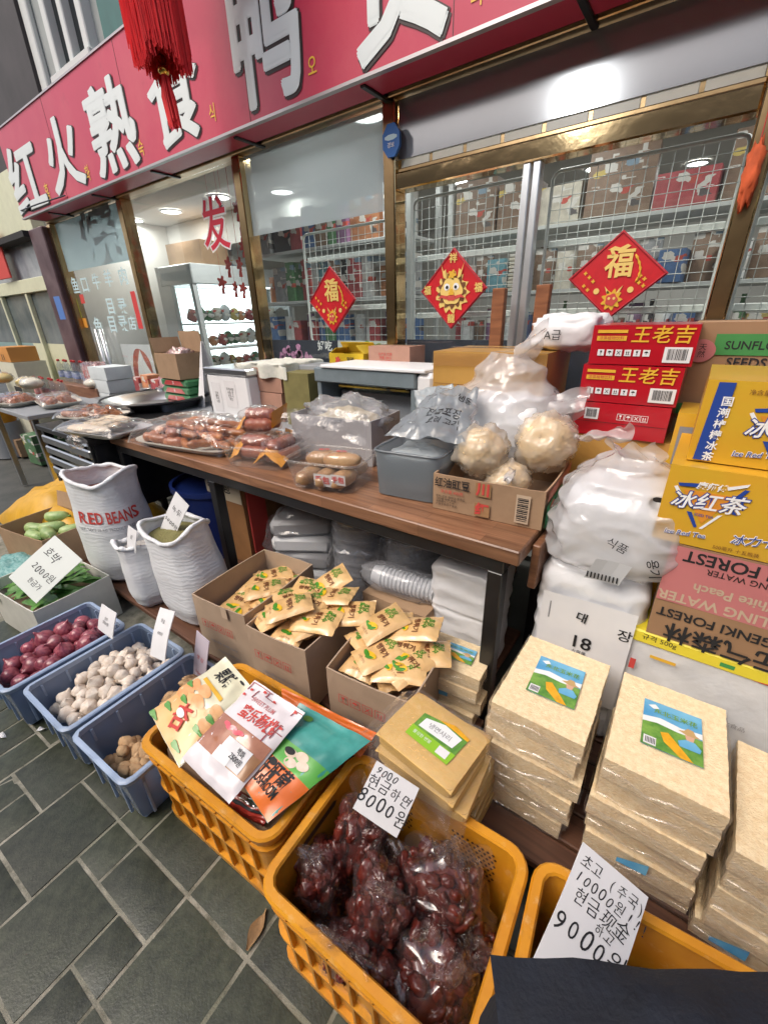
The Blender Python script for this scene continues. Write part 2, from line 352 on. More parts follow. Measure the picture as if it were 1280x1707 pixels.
# litter on the paving
m_leaf_dry = M_('dry_leaf', (.28,.17,.08), .8, var=.3, vscale=40)
def scrap(px, py, L, W, rz, name, label, cat, mat):
    b = MB(); b.grid(lambda u, v: ((u-.5)*L, (v-.5)*W*math.sin(math.pi*min(max(u, .06), .94)), .004+.01*math.sin(u*5)*v+.004*fbm(u*3, v*3, L*90)), 10, 5)
    o = b.build(name, mat, None, True, atZ(px, py, .002), (0, 0, rz)); tag(o, label, cat)
scrap(428, 1550, .085, .03, 1.9, 'fallen_leaf', 'dry brown leaf lying between the two front orange crates', 'leaf', m_leaf_dry)
scrap(5, 1228, .035, .014, .3, 'paper_scrap', 'tiny white scrap on the paving by the onion crate', 'scrap', m_paper)
scrap(70, 1217, .03, .012, 1.1, 'onion_skin', 'small pale onion skin flake on the paving below the garlic crate', 'scrap', m_paper)

# ---------------------------------------------------------------- the shop building
FY = 2.3
m_wall = M_('grey_render', (.28,.31,.31), .85, var=.12, vscale=3, bump=.3, bscale=25)
m_wall_dark = M_('dark_cladding', (.035,.03,.032), .6, var=.3, vscale=3)
m_teal = M_('teal_panel', (.03,.12,.11), .5, var=.15, vscale=4)
m_frame_white = M_('window_frame_white', (.55,.58,.57), .5)
m_dark_glass = M_('dark_window_glass', (.02,.024,.026), .08)
bld = thing('shop_building', 'grey rendered upper storey of the shop above the red sign', 'building', (0, FY, 0))
b = MB(); b.box(-5.72, 3.2, .2, .45, 3.0, 7.2); b.build('wall', m_wall, bld)
b = MB(); b.cbox(-5.74, -5.60, .15, .199, 3.0, 7.2, .01); b.build('corner_strip', m_frame_white, bld)
def px_panel(parent, name, mat, y0, y1, pts):
    b = MB(); b.prism([(p.x, p.z) for p in (atY(x, y, FY+y0) for x, y in pts)], y0, y1, 'y'); return b.build(name, mat, parent, fix=True)
b = MB(); b.box(-4.46, -3.75, .17, .21, 3.0, 7.2); b.build('teal_panel', m_teal, bld)
win = MB(); x0, x1, z0, z1 = -5.30, -4.62, 3.42, 4.9
for a in ((x0, x0+.09, z0, z1), (x1-.09, x1, z0, z1), ((x0+x1)/2-.04, (x0+x1)/2+.04, z0, z1)): win.cbox(a[0], a[1], .12, .22, a[2], a[3], .008)
win.cbox(x0-.05, x1+.05, .08, .23, z0-.1, z0-.001, .01); win.cbox(x0+.092, (x0+x1)/2-.042, .13, .22, z1-.1, z1, .006)
wo = win.build('window', m_frame_white, bld)
b = MB(); b.box(x0+.02, x1-.02, .19, .197, z0+.02, z1-.02); b.build('pane', m_dark_glass, wo)
b = MB(); b.box(x0+.02, (x0+x1)/2, .185, .188, z0-.45, z0-.2); b.build('vent_panel', m_dark_glass, bld)
# soffit and fascia behind the sign
m_soffit = M_('sign_soffit_grey', (.33,.34,.33), .6, var=.1, vscale=5)
b = MB(); b.box(-5.99, 3.2, -.22, .02, 2.395, 2.42); b.build('soffit', m_soffit, bld)
b = MB(); b.box(-5.99, 3.2, -.08, .1, 2.455, 3.0); b.build('lintel', m_wall_dark, bld)
b = MB(); b.cbox(-5.99, 3.2, -.06, .06, 2.375, 2.394, .004); b.build('head_rail', m_gold_dark, bld)
for k in range(9):
    b = MB(); x = -5.4+k*.95; b.cbox(x, x+.03, -.24, -.02, 2.365, 2.394, .004); b.build('sign_bracket', m_black_steel, bld)
b = MB(); b.box(-5.99, 3.2, -.02, .02, 2.42, 2.454); b.build('black_gap', m_dark, bld)

# the red sign board
m_sign = M_('red_sign_face', (.49,.040,.085), .34, var=.05, vscale=1.2, spec=.4)
add_grime(m_sign, (.62,.16,.16), 1.1, .45, .85, .55); add_grime(m_sign, (.15,.02,.03), 7, .6, .8, .3)
m_sign_white = M_('sign_letter_white', (.66,.71,.71), .45)
m_sign_dark = M_('sign_letter_edge', (.035,.02,.02), .5)  # dark tone behind the letters, in seams and some print
m_sign_side = M_('sign_metal_edge', (.45,.42,.42), .35, .6)
SY = 2.0
sg = thing('shop_sign', 'long red shop sign with big white Chinese characters and small gold Korean ones', 'sign', (0, SY, 0))
b = MB(); b.box(-5.85, 2.6, 0, .2, 2.375, 3.04); b.build('panel', m_sign, sg)
b = MB(); b.box(-5.86, 2.61, -.008, .02, 2.362, 2.3745); b.box(-5.86, 2.61, -.008, .02, 3.0405, 3.052); b.build('edge_trim', m_sign_side, sg)
for k in range(6):
    b = MB(); b.box(-4.75+k*1.22, -4.747+k*1.22, -.0012, .001, 2.376, 3.039); b.build('panel_seam', m_sign_dark, sg)
def hanzi(ch, pts, yoff=0):
    """pts: photo corners left,right,top,bottom of the character"""
    c = [atY(x, y, SY) for x, y in pts]; x0, x1 = c[0].x, c[1].x; z1, z0 = c[2].z, c[3].z
    me = text_mesh(ch, 1, .018); xs = [v.co.x for v in me.vertices]; ys = [v.co.y for v in me.vertices]
    sx = (x1-x0)/(max(xs)-min(xs)); sz = (z1-z0)/(max(ys)-min(ys)); ax, ay = min(xs), min(ys)
    bpy.data.meshes.remove(me)
    for nm, mt, off, yy in (('letter_edge', m_sign_dark, .036, -.002), ('letter', m_sign_white, .022, -.006)):
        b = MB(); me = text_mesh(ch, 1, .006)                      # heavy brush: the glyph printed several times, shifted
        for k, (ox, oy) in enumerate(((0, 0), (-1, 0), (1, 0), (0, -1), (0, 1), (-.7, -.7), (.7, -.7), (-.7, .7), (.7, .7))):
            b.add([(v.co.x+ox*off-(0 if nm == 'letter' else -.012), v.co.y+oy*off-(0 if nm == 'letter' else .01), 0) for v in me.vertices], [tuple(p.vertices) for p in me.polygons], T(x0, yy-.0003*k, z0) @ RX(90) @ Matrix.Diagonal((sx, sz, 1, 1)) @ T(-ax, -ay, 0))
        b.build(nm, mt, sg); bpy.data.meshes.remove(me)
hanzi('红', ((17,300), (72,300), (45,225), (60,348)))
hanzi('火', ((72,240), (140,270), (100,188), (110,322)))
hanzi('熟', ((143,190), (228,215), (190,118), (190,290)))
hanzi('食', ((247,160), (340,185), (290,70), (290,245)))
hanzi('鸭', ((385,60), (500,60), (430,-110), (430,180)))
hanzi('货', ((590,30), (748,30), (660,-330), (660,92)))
for ch, x, y, s in (('홍', 80, 322, 24), ('화', 147, 290, 24), ('숙', 236, 248, 28), ('식', 355, 190, 32), ('오', 521, 112, 38), ('리', 795, -8, 46)):
    c = atY(x, y, SY); s = (atY(x, y-s/2, SY)-atY(x, y+s/2, SY)).length
    text(ch, s*1.05, m_gold_ink, sg, T(c.x, -.003, c.z) @ FRONT, bold=.01, xs=.8, name='korean_lettering')

# ---------------------------------------------------------------- glazed shop front
front = thing('glazed_storefront', 'brass framed glass shop front below the red sign', 'shop front', (0, FY, 0))
posts = [(-5.98, .09, m_gold_dark), (-4.42, .08, m_gold), (-2.80, .075, m_gold), (-1.575, .075, m_gold), (-.02, .07, m_gold)]
for x, w, mt in posts:
    b = MB(); b.cbox(x-w/2, x+w/2, -.05, .05, 0, 2.374, .004); b.build('post', mt, front)
    b = MB(); b.box(x-w/2+.008, x+w/2-.008, -.0535, -.0505, .02, 2.36); b.build('post_face', m_gold_dark if mt is m_gold else m_gold, front)
b = MB(); b.cbox(1.5, 1.57, -.05, .05, 0, 2.374, .004); b.build('post', m_gold, front)
for x in (-.80, -.845):
    b = MB(); b.cbox(x-.017, x+.017, -.035, .02, .02, 2.0, .004); b.build('door_stile', m_alu, front)
for x0, x1 in ((-1.537, -.055), (.016, 1.499)):
    b = MB(); b.cbox(x0, x1, -.045, .045, 2.000, 2.075, .006); b.build('transom_rail', m_gold, front)
    b = MB(); b.cbox(x0, x1, -.03, .03, 2.0755, 2.095, .004); b.build('transom_bead', m_gold_dark, front)
m_transom = M_('grey_transom_film', (.27,.29,.315), .15, var=.05, vscale=3, spec=1.0, coat=.0); m_transom.node_tree.nodes['Principled BSDF'].inputs['IOR'].default_value = 2.0
def pane(name, x0, x1, z0, z1, mat, y=0.0, t=.004):
    b = MB(); b.box(x0, x1, y-t, y, z0, z1); return b.build(name, mat, front)
pane('transom_pane', -1.536, -.056, 2.135, 2.37, m_transom, -.01)
pane('transom_pane', .017, 1.498, 2.135, 2.37, m_transom, -.01)
m_cream_reflection = M_('cream_reflection', (.85,.80,.66), .3, var=.05)  # reflections of the lit arcade, painted as cream blocks on a dull backing
for x0, x1 in ((-1.536, -.056), (.017, 1.498)):
    n = 8
    for k in range(n):
        a = x0+(x1-x0)*k/n; b = MB(); b.cbox(a+.008, a+(x1-x0)/n-.008, -.006, .004, 2.0955, 2.134, .003); b.build('cream_patch', m_cream_reflection, front)
    b = MB(); b.box(x0, x1, -.003, .002, 2.0955, 2.134); b.build('reflection_backing', m_gold_dark, front)
pane('pane', -5.93, -4.462, .05, 2.37, m_glass); pane('pane', -4.378, -2.84, .05, 2.37, m_glass)
pane('pane', -2.76, -1.614, .05, 2.37, m_glass); pane('pane', -1.536, -.864, .05, 1.999, m_glass, .012); pane('pane', -.782, -.058, .05, 1.999, m_glass, .012)
pane('pane', .017, 1.498, .05, 1.999, m_glass, .012)
pane('frosted_band', -2.76, -1.614, 1.93, 2.369, m_frost, -.0055, .002)
m_frost_teal = film('pale_teal_film', (.8,.9,.92), .72, (.52,.66,.70), .2, 1.5)
m_shape_grey = M_('grey_film_shape', (.30,.38,.39), .5)
pane('frosted_band', -5.92, -4.47, 1.93, 2.369, m_frost_teal, -.0055, .002)
def window_text(s, x, y, size_px, mat, bold=.02, xs=.9, nm='lettering', yy=-.009):
    c = atY(x, y, FY); h = (atY(x, y-size_px/2, FY)-atY(x, y+size_px/2, FY)).length
    return text(s, h, mat, front, T(c.x, yy, c.z) @ FRONT, bold=bold, xs=xs, name=nm)
window_text('烧', 167, 398, 92, m_shape_grey, .03, 1.5, 'film_character', -.0095)
m_teal_ink = M_('pale_blue_ink', (.55,.72,.76), .5)
for s, x, y, sz in (('鱼', 127, 478, 24), ('口', 143, 476, 24), ('牛', 162, 471, 24), ('羊', 182, 466, 26), ('肉', 207, 462, 28), ('目', 186, 512, 26), ('录', 206, 512, 26), ('鱼', 166, 546, 26), ('目', 189, 542, 26), ('录', 207, 541, 26), ('店', 222, 540, 22)):
    window_text(s, x, y, sz, m_teal_ink, .015, 1.15)
window_text('发', 360, 380, 92, m_white_ink, .045, .92, 'sticker_edge', -.006)
window_text('发', 360, 380, 92, M_('sticker_red', (.62,.02,.05), .5), .012, .92, 'sticker', -.0075)
# poster boards behind the lower glass
m_poster_dark = M_('dark_poster', (.035,.04,.06), .4, var=.2); m_poster_white = M_('white_poster', (.66,.7,.68), .4, var=.05)
m_pink = M_('pink_print', (.55,.25,.42), .5, var=.3, vscale=30); m_leafprint = M_('green_print', (.16,.36,.08), .5, c2=(.35,.5,.12), vscale=30)
pane('poster_board', -2.75, -2.08, .3, 1.26, m_poster_dark, .04, .01); pane('poster_board', -2.079, -1.62, .3, 1.26, m_poster_white, .04, .01)
pane('poster_board', -1.53, -.87, .3, 1.27, m_poster_dark, .06, .01); pane('poster_board', -.775, -.06, .3, 1.27, m_poster_dark, .06, .01)
for k in range(13):
    x, z = -2.68+random.random()*.34, 1.13+random.random()*.08
    b = MB(); b.prism([(x+.022*math.cos(a)*(1+.4*math.sin(3*a+k)), z+.03*math.sin(a)) for a in [i*.63 for i in range(10)]], .0275, .0285, 'y'); b.build('printed_petal', m_pink, front, fix=True)
for k in range(12):
    x, z = -2.02+random.random()*.36, 1.18+random.random()*.07
    b = MB(); b.prism([(x+.03*math.cos(a), z+.02*math.sin(a+.4)) for a in [i*.7 for i in range(9)]], .0265, .0275, 'y'); b.build('printed_leaf', m_leafprint, front, fix=True)
text('好吃', .07, m_white_ink, front, T(-2.2, .028, 1.22) @ FRONT, bold=.02)
# duck photograph on the left pane and the sliding-door handles
m_photo_white = M_('photo_ground', (.72,.72,.74), .4); m_duck = M_('roast_duck_print', (.33,.035,.02), .35, c2=(.62,.16,.08), vscale=9)
c0, c1 = atY(205, 570, FY), atY(262, 655, FY)
pane('photo', -5.2, -4.475, .25, 1.2, m_photo_white, .012, .004)
b = MB(); b.prism([(-5.0, .75), (-4.9, 1.02), (-4.8, 1.15), (-4.74, 1.02), (-4.6, .85), (-4.62, .7)], .0052, .0058, 'y'); b.build('photo_plate', m_white_ink, front, fix=True)
b = MB(); b.prism([(-4.84+.2*math.cos(a)*(1+.12*math.sin(2*a)), .93+.23*math.sin(a)) for a in [i*.26 for i in range(24)]], .006, .0078, 'y'); b.build('photo_duck', m_duck, front, fix=True)
b = MB(); b.prism([(-5.05, .26), (-4.49, .26), (-4.5, .62), (-4.65, .74), (-4.9, .72), (-5.0, .55)], .0055, .0078, 'y'); b.build('photo_sauce', M_('sauce_print', (.16,.015,.01), .3), front, fix=True)
for x in (-5.52, -5.40):
    b = MB(); b.tube([(x, -.06, .45), (x, -.06, 1.35)], .022, 10); b.build('door_handle', m_steel, front, True)
b = MB(); b.cbox(-5.66, -5.56, -.03, -.006, 1.02, 1.25, .006); b.build('lock_box', m_black_steel, front)
# little stickers on the left pane
for nm, px, py, w, h, mt in (('yellow_sticker', 130, 514, .10, .2, M_('sticker_yellow', (.7,.75,.05), .5)), ('red_sticker', 138, 498, .1, .09, m_red_ink), ('orange_seal', 142, 538, .12, .1, M_('sticker_orange', (.7,.3,.04), .5)), ('red_tag', 229, 517, .09, .33, M_('sticker_red_tag', (.6,.05,.05), .5))):
    c = atY(px, py, FY); quad(front, nm, mt, c.x, c.z, w, h, -.0065)

# interior shell
m_int = M_('shop_white_wall', (.62,.61,.58), .8, var=.05, vscale=2); m_ceil = M_('shop_ceiling', (.55,.53,.49), .85, var=.04, vscale=2)
m_sfloor = M_('shop_floor_tile', (.3,.28,.26), .3, var=.1, vscale=4)
b = MB(); b.box(-6.6, 3.2, FY+.06, 7.2, -.02, .02); structure(b.build('shop_floor', m_sfloor))
b = MB(); b.box(-6.6, 3.2, 7.0, 7.2, .02, 2.95); structure(b.build('back_wall', m_int))
b = MB(); b.box(-6.75, -6.6, FY+.06, 7.2, .02, 2.95); b.box(3.2, 3.35, FY-.05, 7.2, 0, 7.2); structure(b.build('side_wall', m_int))
b = MB(); b.box(-6.6, 3.2, FY+.11, 7.0, 2.62, 2.8); structure(b.build('ceiling', m_ceil))
b = MB(); b.box(-6.6, -2.9, 3.95, 4.35, 2.28, 2.615); structure(b.build('ceiling_beam', m_int))
m_led = lamp_mat('led_panel', (1.0,.98,.95), 12.0)
def ceil_lamp(px, py, label, r=.11, z=2.615):
    c = atZ(px, py, z); t = thing('ceiling_lamp', label, 'lamp', (c.x, c.y, z), group='round lamps in the shop ceiling')
    b = MB(); b.lathe([(r+.02, 0), (r+.02, -.012), (r, -.015), (r, -.004)], 24, cap=False); b.build('rim', m_white_plastic, t, True)
    b = MB(); b.lathe([(0, -.008), (r, -.008)], 24, cap=False); b.build('diffuser', m_led, t)
    L = bpy.data.lights.new('lamp_light', 'AREA'); L.shape = 'DISK'; L.size = 2*r; L.energy = 8; L.color = (1, .97, .93)
    lo = bpy.data.objects.new('lamp_light', L); col.objects.link(lo); lo.parent = t; lo.location = (0, 0, -.03)
ceil_lamp(285, 351, 'round ceiling lamp left of the red character sticker'); ceil_lamp(364, 327, 'round ceiling lamp just above the red character sticker')
ceil_lamp(998, 278, 'round ceiling lamp above the large right hand diamond poster'); ceil_lamp(1163, 270, 'round ceiling lamp at the upper right behind the wire mesh', .08)
ceil_lamp(470, 318, 'round ceiling lamp behind the frosted glass band'); ceil_lamp(222, 366, 'round ceiling lamp beside the leftmost brass post')
ceil_lamp(760, 300, 'round ceiling lamp behind the middle wire mesh panel')
def added_lamp(x, y, label):  # unseen lamps added to brighten the goods behind the glass
    d = Vector((x, y, 2.615-CAM_Z)); k = d.dot(_f); ceil_lamp(640+FPX*d.dot(_r2)/k, 853.5-FPX*d.dot(_u2)/k, label)
added_lamp(-2.2, 2.9, 'ceiling lamp close to the glass above the leftmost diamond'); added_lamp(-1.0, 2.9, 'ceiling lamp close to the glass above the aluminium stiles'); added_lamp(.3, 2.9, 'ceiling lamp close to the glass at the right edge')

# wire mesh security panels behind the glass
def wire_panel(x0, x1, z0, z1, label, nx, nz, bars):
    t = thing('wire_mesh_panel', label, 'mesh panel', (x0, FY+.13, z0), group='white wire mesh panels behind the glass'); w, h = x1-x0, z1-z0
    b = MB(); r = .03
    pts = [(r, 0), (w-r, 0), (w-.009, .009), (w, r), (w, h-r), (w-.009, h-.009), (w-r, h), (r, h), (.009, h-.009), (0, h-r), (0, r), (.009, .009), (r, 0)]
    b.tube([(x, 0, z) for x, z in pts], .008, 8); b.build('frame', m_white_wire, t, True)
    b = MB(); b.tube([(0, 0, 0), (0, 0, h)], .0017, 5); vm = b.build('wire', m_white_wire, t, True, (w/nx, 0, 0))
    for i in range(2, nx): put(vm.data, 'wire', t, (w*i/nx, 0, 0))
    b = MB(); b.tube([(0, -.004, 0), (w, -.004, 0)], .0017, 5); hm = b.build('wire', m_white_wire, t, True, (0, 0, h/nz))
    for i in range(2, nz): put(hm.data, 'wire', t, (0, 0, h*i/nz))
    for z in bars:
        b = MB(); b.cbox(.01, w-.01, .012, .03, z-z0-.016, z-z0+.016, .004); b.build('cross_bar', m_white_wire, t)
wire_panel(-2.42, -1.62, 1.24, 1.915, 'white wire mesh panel left of the brass post, behind the leftmost diamond poster', 15, 13, (1.765, 1.46))
wire_panel(-1.53, -.865, 1.24, 1.985, 'white wire mesh panel between the brass post and the aluminium stiles', 14, 15, (1.70, 1.40))
wire_panel(-.775, -.06, 1.24, 1.985, 'white wire mesh panel behind the largest diamond poster', 15, 15, (1.70, 1.40))
wire_panel(.02, .80, 1.24, 1.985, 'white wire mesh panel at the right edge, right of the brass post', 16, 15, (1.70, 1.40))
# ---------------------------------------------------------------- product builders
def carton_body(w, d, h, bulge=.004, seed=0, b=.004):
    """closed corrugated box standing on z=0, slightly bulged and dented"""
    m = MB(); nx, ny, nz = 6, 5, 5
    def disp(x, y, z, nrm):
        k = (1-(2*x/w)**2)*(1-(2*y/d)**2) if nrm == 2 else ((1-(2*x/w)**2) if nrm == 1 else (1-(2*y/d)**2))*(1-(2*z/h-1)**2)
        return bulge*max(0, k)+.0025*noise.noise(Vector((x*9+seed, y*9, z*9)))*min(1, max(0, k)*3)
    m.grid(lambda u, v: ((u-.5)*w, -d/2-disp((u-.5)*w, 0, v*h, 1), v*h), nx, nz)
    m.grid(lambda u, v: ((.5-u)*w, d/2+disp((u-.5)*w, 0, v*h, 1), v*h), nx, nz)
    m.grid(lambda u, v: (-w/2-disp(0, (u-.5)*d, v*h, 0), (.5-u)*d, v*h), ny, nz)
    m.grid(lambda u, v: (w/2+disp(0, (u-.5)*d, v*h, 0), (u-.5)*d, v*h), ny, nz)
    m.grid(lambda u, v: ((u-.5)*w, (v-.5)*d, h+disp((u-.5)*w, (v-.5)*d, 0, 2)*.6), nx, ny)
    m.grid(lambda u, v: ((u-.5)*w, (.5-v)*d, 0), 1, 1)
    return m
def weld(o, dist=.0008, angle=40, bevel=0):
    bm = bmesh.new(); bm.from_mesh(o.data); bmesh.ops.remove_doubles(bm, verts=bm.verts, dist=dist)
    bmesh.ops.recalc_face_normals(bm, faces=bm.faces); bm.to_mesh(o.data); bm.free()
    o.data.polygons.foreach_set('use_smooth', [True]*len(o.data.polygons)); o.data.set_sharp_from_angle(angle=R(angle)); return o
def carton(name, label, w, d, h, loc, rz=0, mat=None, tape=True, cat='box', group=None, seed=0, tmat=None, bulge=.004):
    t = thing(name, label, cat, loc, rz, group)
    weld(carton_body(w, d, h, bulge, seed).build('body', mat or m_card, t))
    if tape:
        b = MB(); b.grid(lambda u, v: ((u-.5)*(w+.001), (v-.5)*.05, h+bulge*.7+.0015), 4, 1)
        b.add([(-w/2-.0008, -.025, h+.001), (-w/2-.0008, .025, h+.001), (-w/2-.0008, .025, h-.05), (-w/2-.0008, -.025, h-.05)], [(0, 1, 2, 3)])
        b.build('tape', tmat or m_tape, t)
        b = MB(); b.box(-w/2+.004, w/2-.004, -.0012, .0012, h+bulge*.6, h+bulge*.6+.0012); b.build('flap_seam', m_dark, t)
    return t
def open_carton(name, label, w, d, h, loc, rz=0, mat=None, inner=None, group=None, flaps=(), t_=.005, fill=None, cat='box'):
    """open box: four walls, bottom, optional raised flaps (side, length, angle)"""
    t = thing(name, label, cat, loc, rz, group); mat = mat or m_card
    for nm, (x0, x1, y0, y1) in (('front_wall', (-w/2, w/2, -d/2, -d/2+t_)), ('rear_wall', (-w/2, w/2, d/2-t_, d/2)), ('side_wall', (-w/2, -w/2+t_, -d/2+t_, d/2-t_)), ('side_wall', (w/2-t_, w/2, -d/2+t_, d/2-t_))):
        b = MB(); sx = x1-x0 > .02
        n = 8
        def skin(off):
            def fn(u, v):
                if sx: return (x0+(x1-x0)*u, (y0 if off == 0 else y1)+.006*math.sin(math.pi*u)*(v*v)*(-1 if y0 < 0 else 1)+.002*noise.noise(Vector((u*4, v*3, w*9))), v*(h+.002*noise.noise(Vector((u*6, 1, h*7)))))
                return ((x0 if off == 0 else x1)+.006*math.sin(math.pi*u)*(v*v)*(-1 if x0 < 0 else 1), y0+(y1-y0)*u, v*h)
            return fn
        b.grid(skin(0), n, 3); b.grid(skin(1), n, 3); f0, f1 = skin(0), skin(1)
        for i in range(n): b.add([f0(i/n, 1), f0((i+1)/n, 1), f1((i+1)/n, 1), f1(i/n, 1)], [(0, 1, 2, 3)])
        for e in (0, 1): b.add([f0(e, 0), f0(e, 1), f1(e, 1), f1(e, 0)], [(0, 1, 2, 3)])
        b.build(nm, mat, t, fix=True)
    b = MB(); b.box(-w/2+t_, w/2-t_, -d/2+t_, d/2-t_, .002, .008); b.build('bottom', inner or m_card_in, t)
    if fill is not None:
        b = MB(); b.box(-w/2+t_+.002, w/2-t_-.002, -d/2+t_+.002, d/2-t_-.002, .009, fill); b.build('filling', m_card_in, t)
    for side, L, a in flaps:
        b = MB(); a = R(a); dx, dz = math.sin(a)*L, math.cos(a)*L; nn = (-.004*math.cos(a), .004*math.sin(a))
        if side in 'fb':
            s = -1 if side == 'f' else 1; P = [(y, z) for y, z in ((0, 0), (s*dx, dz), (s*dx+s*nn[0], dz+nn[1]), (s*nn[0], nn[1]))]
            b.prism([(s*(d/2-.002)+y, h+.001+z) for y, z in P], -w/2+.006, w/2-.006, 'x')
        else:
            s = -1 if side == 'l' else 1; P = [(x, z) for x, z in ((0, 0), (s*dx, dz), (s*dx+s*nn[0], dz+nn[1]), (s*nn[0], nn[1]))]
            b.prism([(s*(w/2-.002)+x, h+.001+z) for x, z in P], -d/2+.006, d/2-.006, 'y')
        b.build('flap', mat, t, fix=True)
    return t
def pillow_fn(w, l, h, seed=0, wr=.004, crimp=.06):
    """height of the upper film of a sealed pillow packet at (x, y)"""
    def f(x, y):
        u, v = min(1, abs(2*x/w)), min(1, abs(2*y/l)); cv = max(0, 1-v/(1-crimp)) if v < 1 else 0
        k = (1-u**3.2)**.55*min(1, (1-(v/(1-crimp))**4) if v < 1-crimp else 0)**.6 if v < 1-crimp else 0
        return h*.5*max(0, k) + wr*fbm(x*22+seed, y*22, seed*3.1, 1, 3)*(.25+k)+wr*.6*math.sin(x*160+seed*5)*(v**3)
    return f
def pillow(name, label, cat, w, l, h, loc, rot, mat, seed=0, group=None, wr=.004, parent=None, n=(14, 18), crimp=.06):
    f = pillow_fn(w, l, h, seed, wr, crimp); b = MB()
    b.grid(lambda u, v: ((u-.5)*w*(1-.03*math.sin(math.pi*v)), (v-.5)*l, h*.5+.001+f((u-.5)*w, (v-.5)*l)), *n)
    b.grid(lambda u, v: ((.5-u)*w*(1-.03*math.sin(math.pi*v)), (v-.5)*l, h*.5-.001-f((.5-u)*w, (v-.5)*l)*.95), *n)
    if parent is not None: return b.build(name, mat, parent, True, loc, rot), f
    t = thing(name, label, cat, loc, rot, group); b.build('wrapper', mat, t, True)
    return t, (lambda x, y: h*.5+.0026+f(x, y))
def blob(b, c, r, seed, amp=.12, sc=2.2, n=(20, 14), sq=1.0, M=None):
    """uneven closed lump"""
    def fn(u, v):
        th = u*2*math.pi; ph = (v-.5)*math.pi
        cx, cy, cz = math.cos(th)*math.cos(ph), math.sin(th)*math.cos(ph), math.sin(ph)
        if sq != 1:
            cx, cy, cz = (math.copysign(abs(a)**sq, a) for a in (cx, cy, cz))
        k = 1+amp*fbm(cx*sc+seed, cy*sc, cz*sc+seed*.7, 1, 4)
        return (c[0]+cx*r[0]*k, c[1]+cy*r[1]*k, c[2]+cz*r[2]*k)
    b.grid(fn, n[0], n[1], True, M)
def ridged(x, y, z): return 1-abs(noise.noise(Vector((x, y, z))))*2
def bag_mesh(prof, rx, ry, seed, crumple=.02, n=(44, 40), sc=6, lobes=0, square=1.0):
    """plastic bag skin: prof = [(z, radius factor)], crumpled by ridged folds"""
    zs = [p[0] for p in prof]; b = MB()
    def rad(z):
        for (a, ra), (c, rc) in zip(prof, prof[1:]):
            if a <= z <= c: t = (z-a)/(c-a+1e-9); t = t*t*(3-2*t); return ra+(rc-ra)*t
        return prof[-1][1]
    z0, z1 = zs[0], zs[-1]
    def fn(u, v):
        th = u*2*math.pi; z = z0+(z1-z0)*v; r = rad(z); c, s = math.cos(th), math.sin(th)
        cs, ss = math.copysign(abs(c)**square, c), math.copysign(abs(s)**square, s)
        x, y = cs*rx*r, ss*ry*r
        k = crumple*(ridged(x*sc+seed, y*sc, z*sc*1.3)+.5*ridged(x*sc*2.3, y*sc*2.3+seed, z*sc*2.1)-.7)
        if lobes: k += crumple*1.3*math.sin(th*lobes+seed+z*9)*max(0, 1-r)
        return (x+cs*k, y+ss*k, z+crumple*.5*noise.noise(Vector((x*sc, y*sc, z*sc+seed))))
    b.grid(fn, n[0], n[1], True); return b
def price_card(label, pts, lines, mat=None, thick=.003, group=None, tilt=None, size=None, name='price_card', bend=.0, ink=None):
    """handwritten card through three world points: top-left, top-right, bottom-left"""
    a, b_, c = (Vector(p) for p in pts); ex = (b_-a); ey = (a-c); w, h = ex.length, ey.length; ex.normalize(); ey.normalize(); ez = ex.cross(ey).normalized(); ey = ez.cross(ex)
    t = bpy.data.objects.new(name, None); t.empty_display_size = .05; col.objects.link(t); tag(t, label, 'price card', group)
    o = c; t.matrix_world = Matrix(((ex.x, ey.x, ez.x, o.x), (ex.y, ey.y, ez.y, o.y), (ex.z, ey.z, ez.z, o.z), (0, 0, 0, 1)))
    zb = lambda x, y: bend*math.sin(math.pi*min(max(y/h, 0), 1))+.3*bend*math.sin(3*x/w)
    m = MB(); n = 8
    m.grid(lambda u, v: (u*w, v*h, zb(u*w, v*h)), n, n); m.grid(lambda u, v: ((1-u)*w, v*h, zb((1-u)*w, v*h)-thick), n, n)
    for (p, q) in (((0, 0), (1, 0)), ((1, 0), (1, 1)), ((1, 1), (0, 1)), ((0, 1), (0, 0))):
        P = (p[0]*w, p[1]*h); Q = (q[0]*w, q[1]*h); k = 8
        for i in range(k):
            A = [P[j]+(Q[j]-P[j])*i/k for j in (0, 1)]; B = [P[j]+(Q[j]-P[j])*(i+1)/k for j in (0, 1)]
            m.add([(*A, zb(*A)), (*B, zb(*B)), (*B, zb(*B)-thick), (*A, zb(*A)-thick)], [(0, 3, 2, 1)])
    m.build('card', mat or m_paper, t)
    for s, u, v, sz, rot in lines:
        hr = random.Random(len(s)*31+int(sz*1000)); adv = [0 if c == '\n' else sz*(.60 if ord(c) < 256 else .93) for c in s]      # handwriting: every character a little off
        rows = s.split('\n'); mb = MB()
        for ri, row in enumerate(rows):
            tot = sum(sz*(.60 if ord(c) < 256 else .93) for c in row); x = -tot/2; yb = -(ri-(len(rows)-1)/2)*sz*1.05
            for c in row:
                a_ = sz*(.60 if ord(c) < 256 else .93)
                if c != ' ':
                    me = text_mesh(c, sz*hr.uniform(.9, 1.12), -.003 if sz > .02 else 0, .92, shear=hr.uniform(.0, .25)); mb.add([q.co[:] for q in me.vertices], [tuple(p.vertices) for p in me.polygons], T(u*w, v*h, .0012) @ RZ(rot) @ T(x+a_/2, yb+hr.uniform(-.06, .06)*sz, 0) @ RZ(hr.uniform(-9, 7))); bpy.data.meshes.remove(me)
                x += a_
        mb.v = [(p[0], p[1], p[2]+zb(p[0], p[1])) for p in mb.v]; mb.build('lettering', ink or m_black_ink, t)
    return t
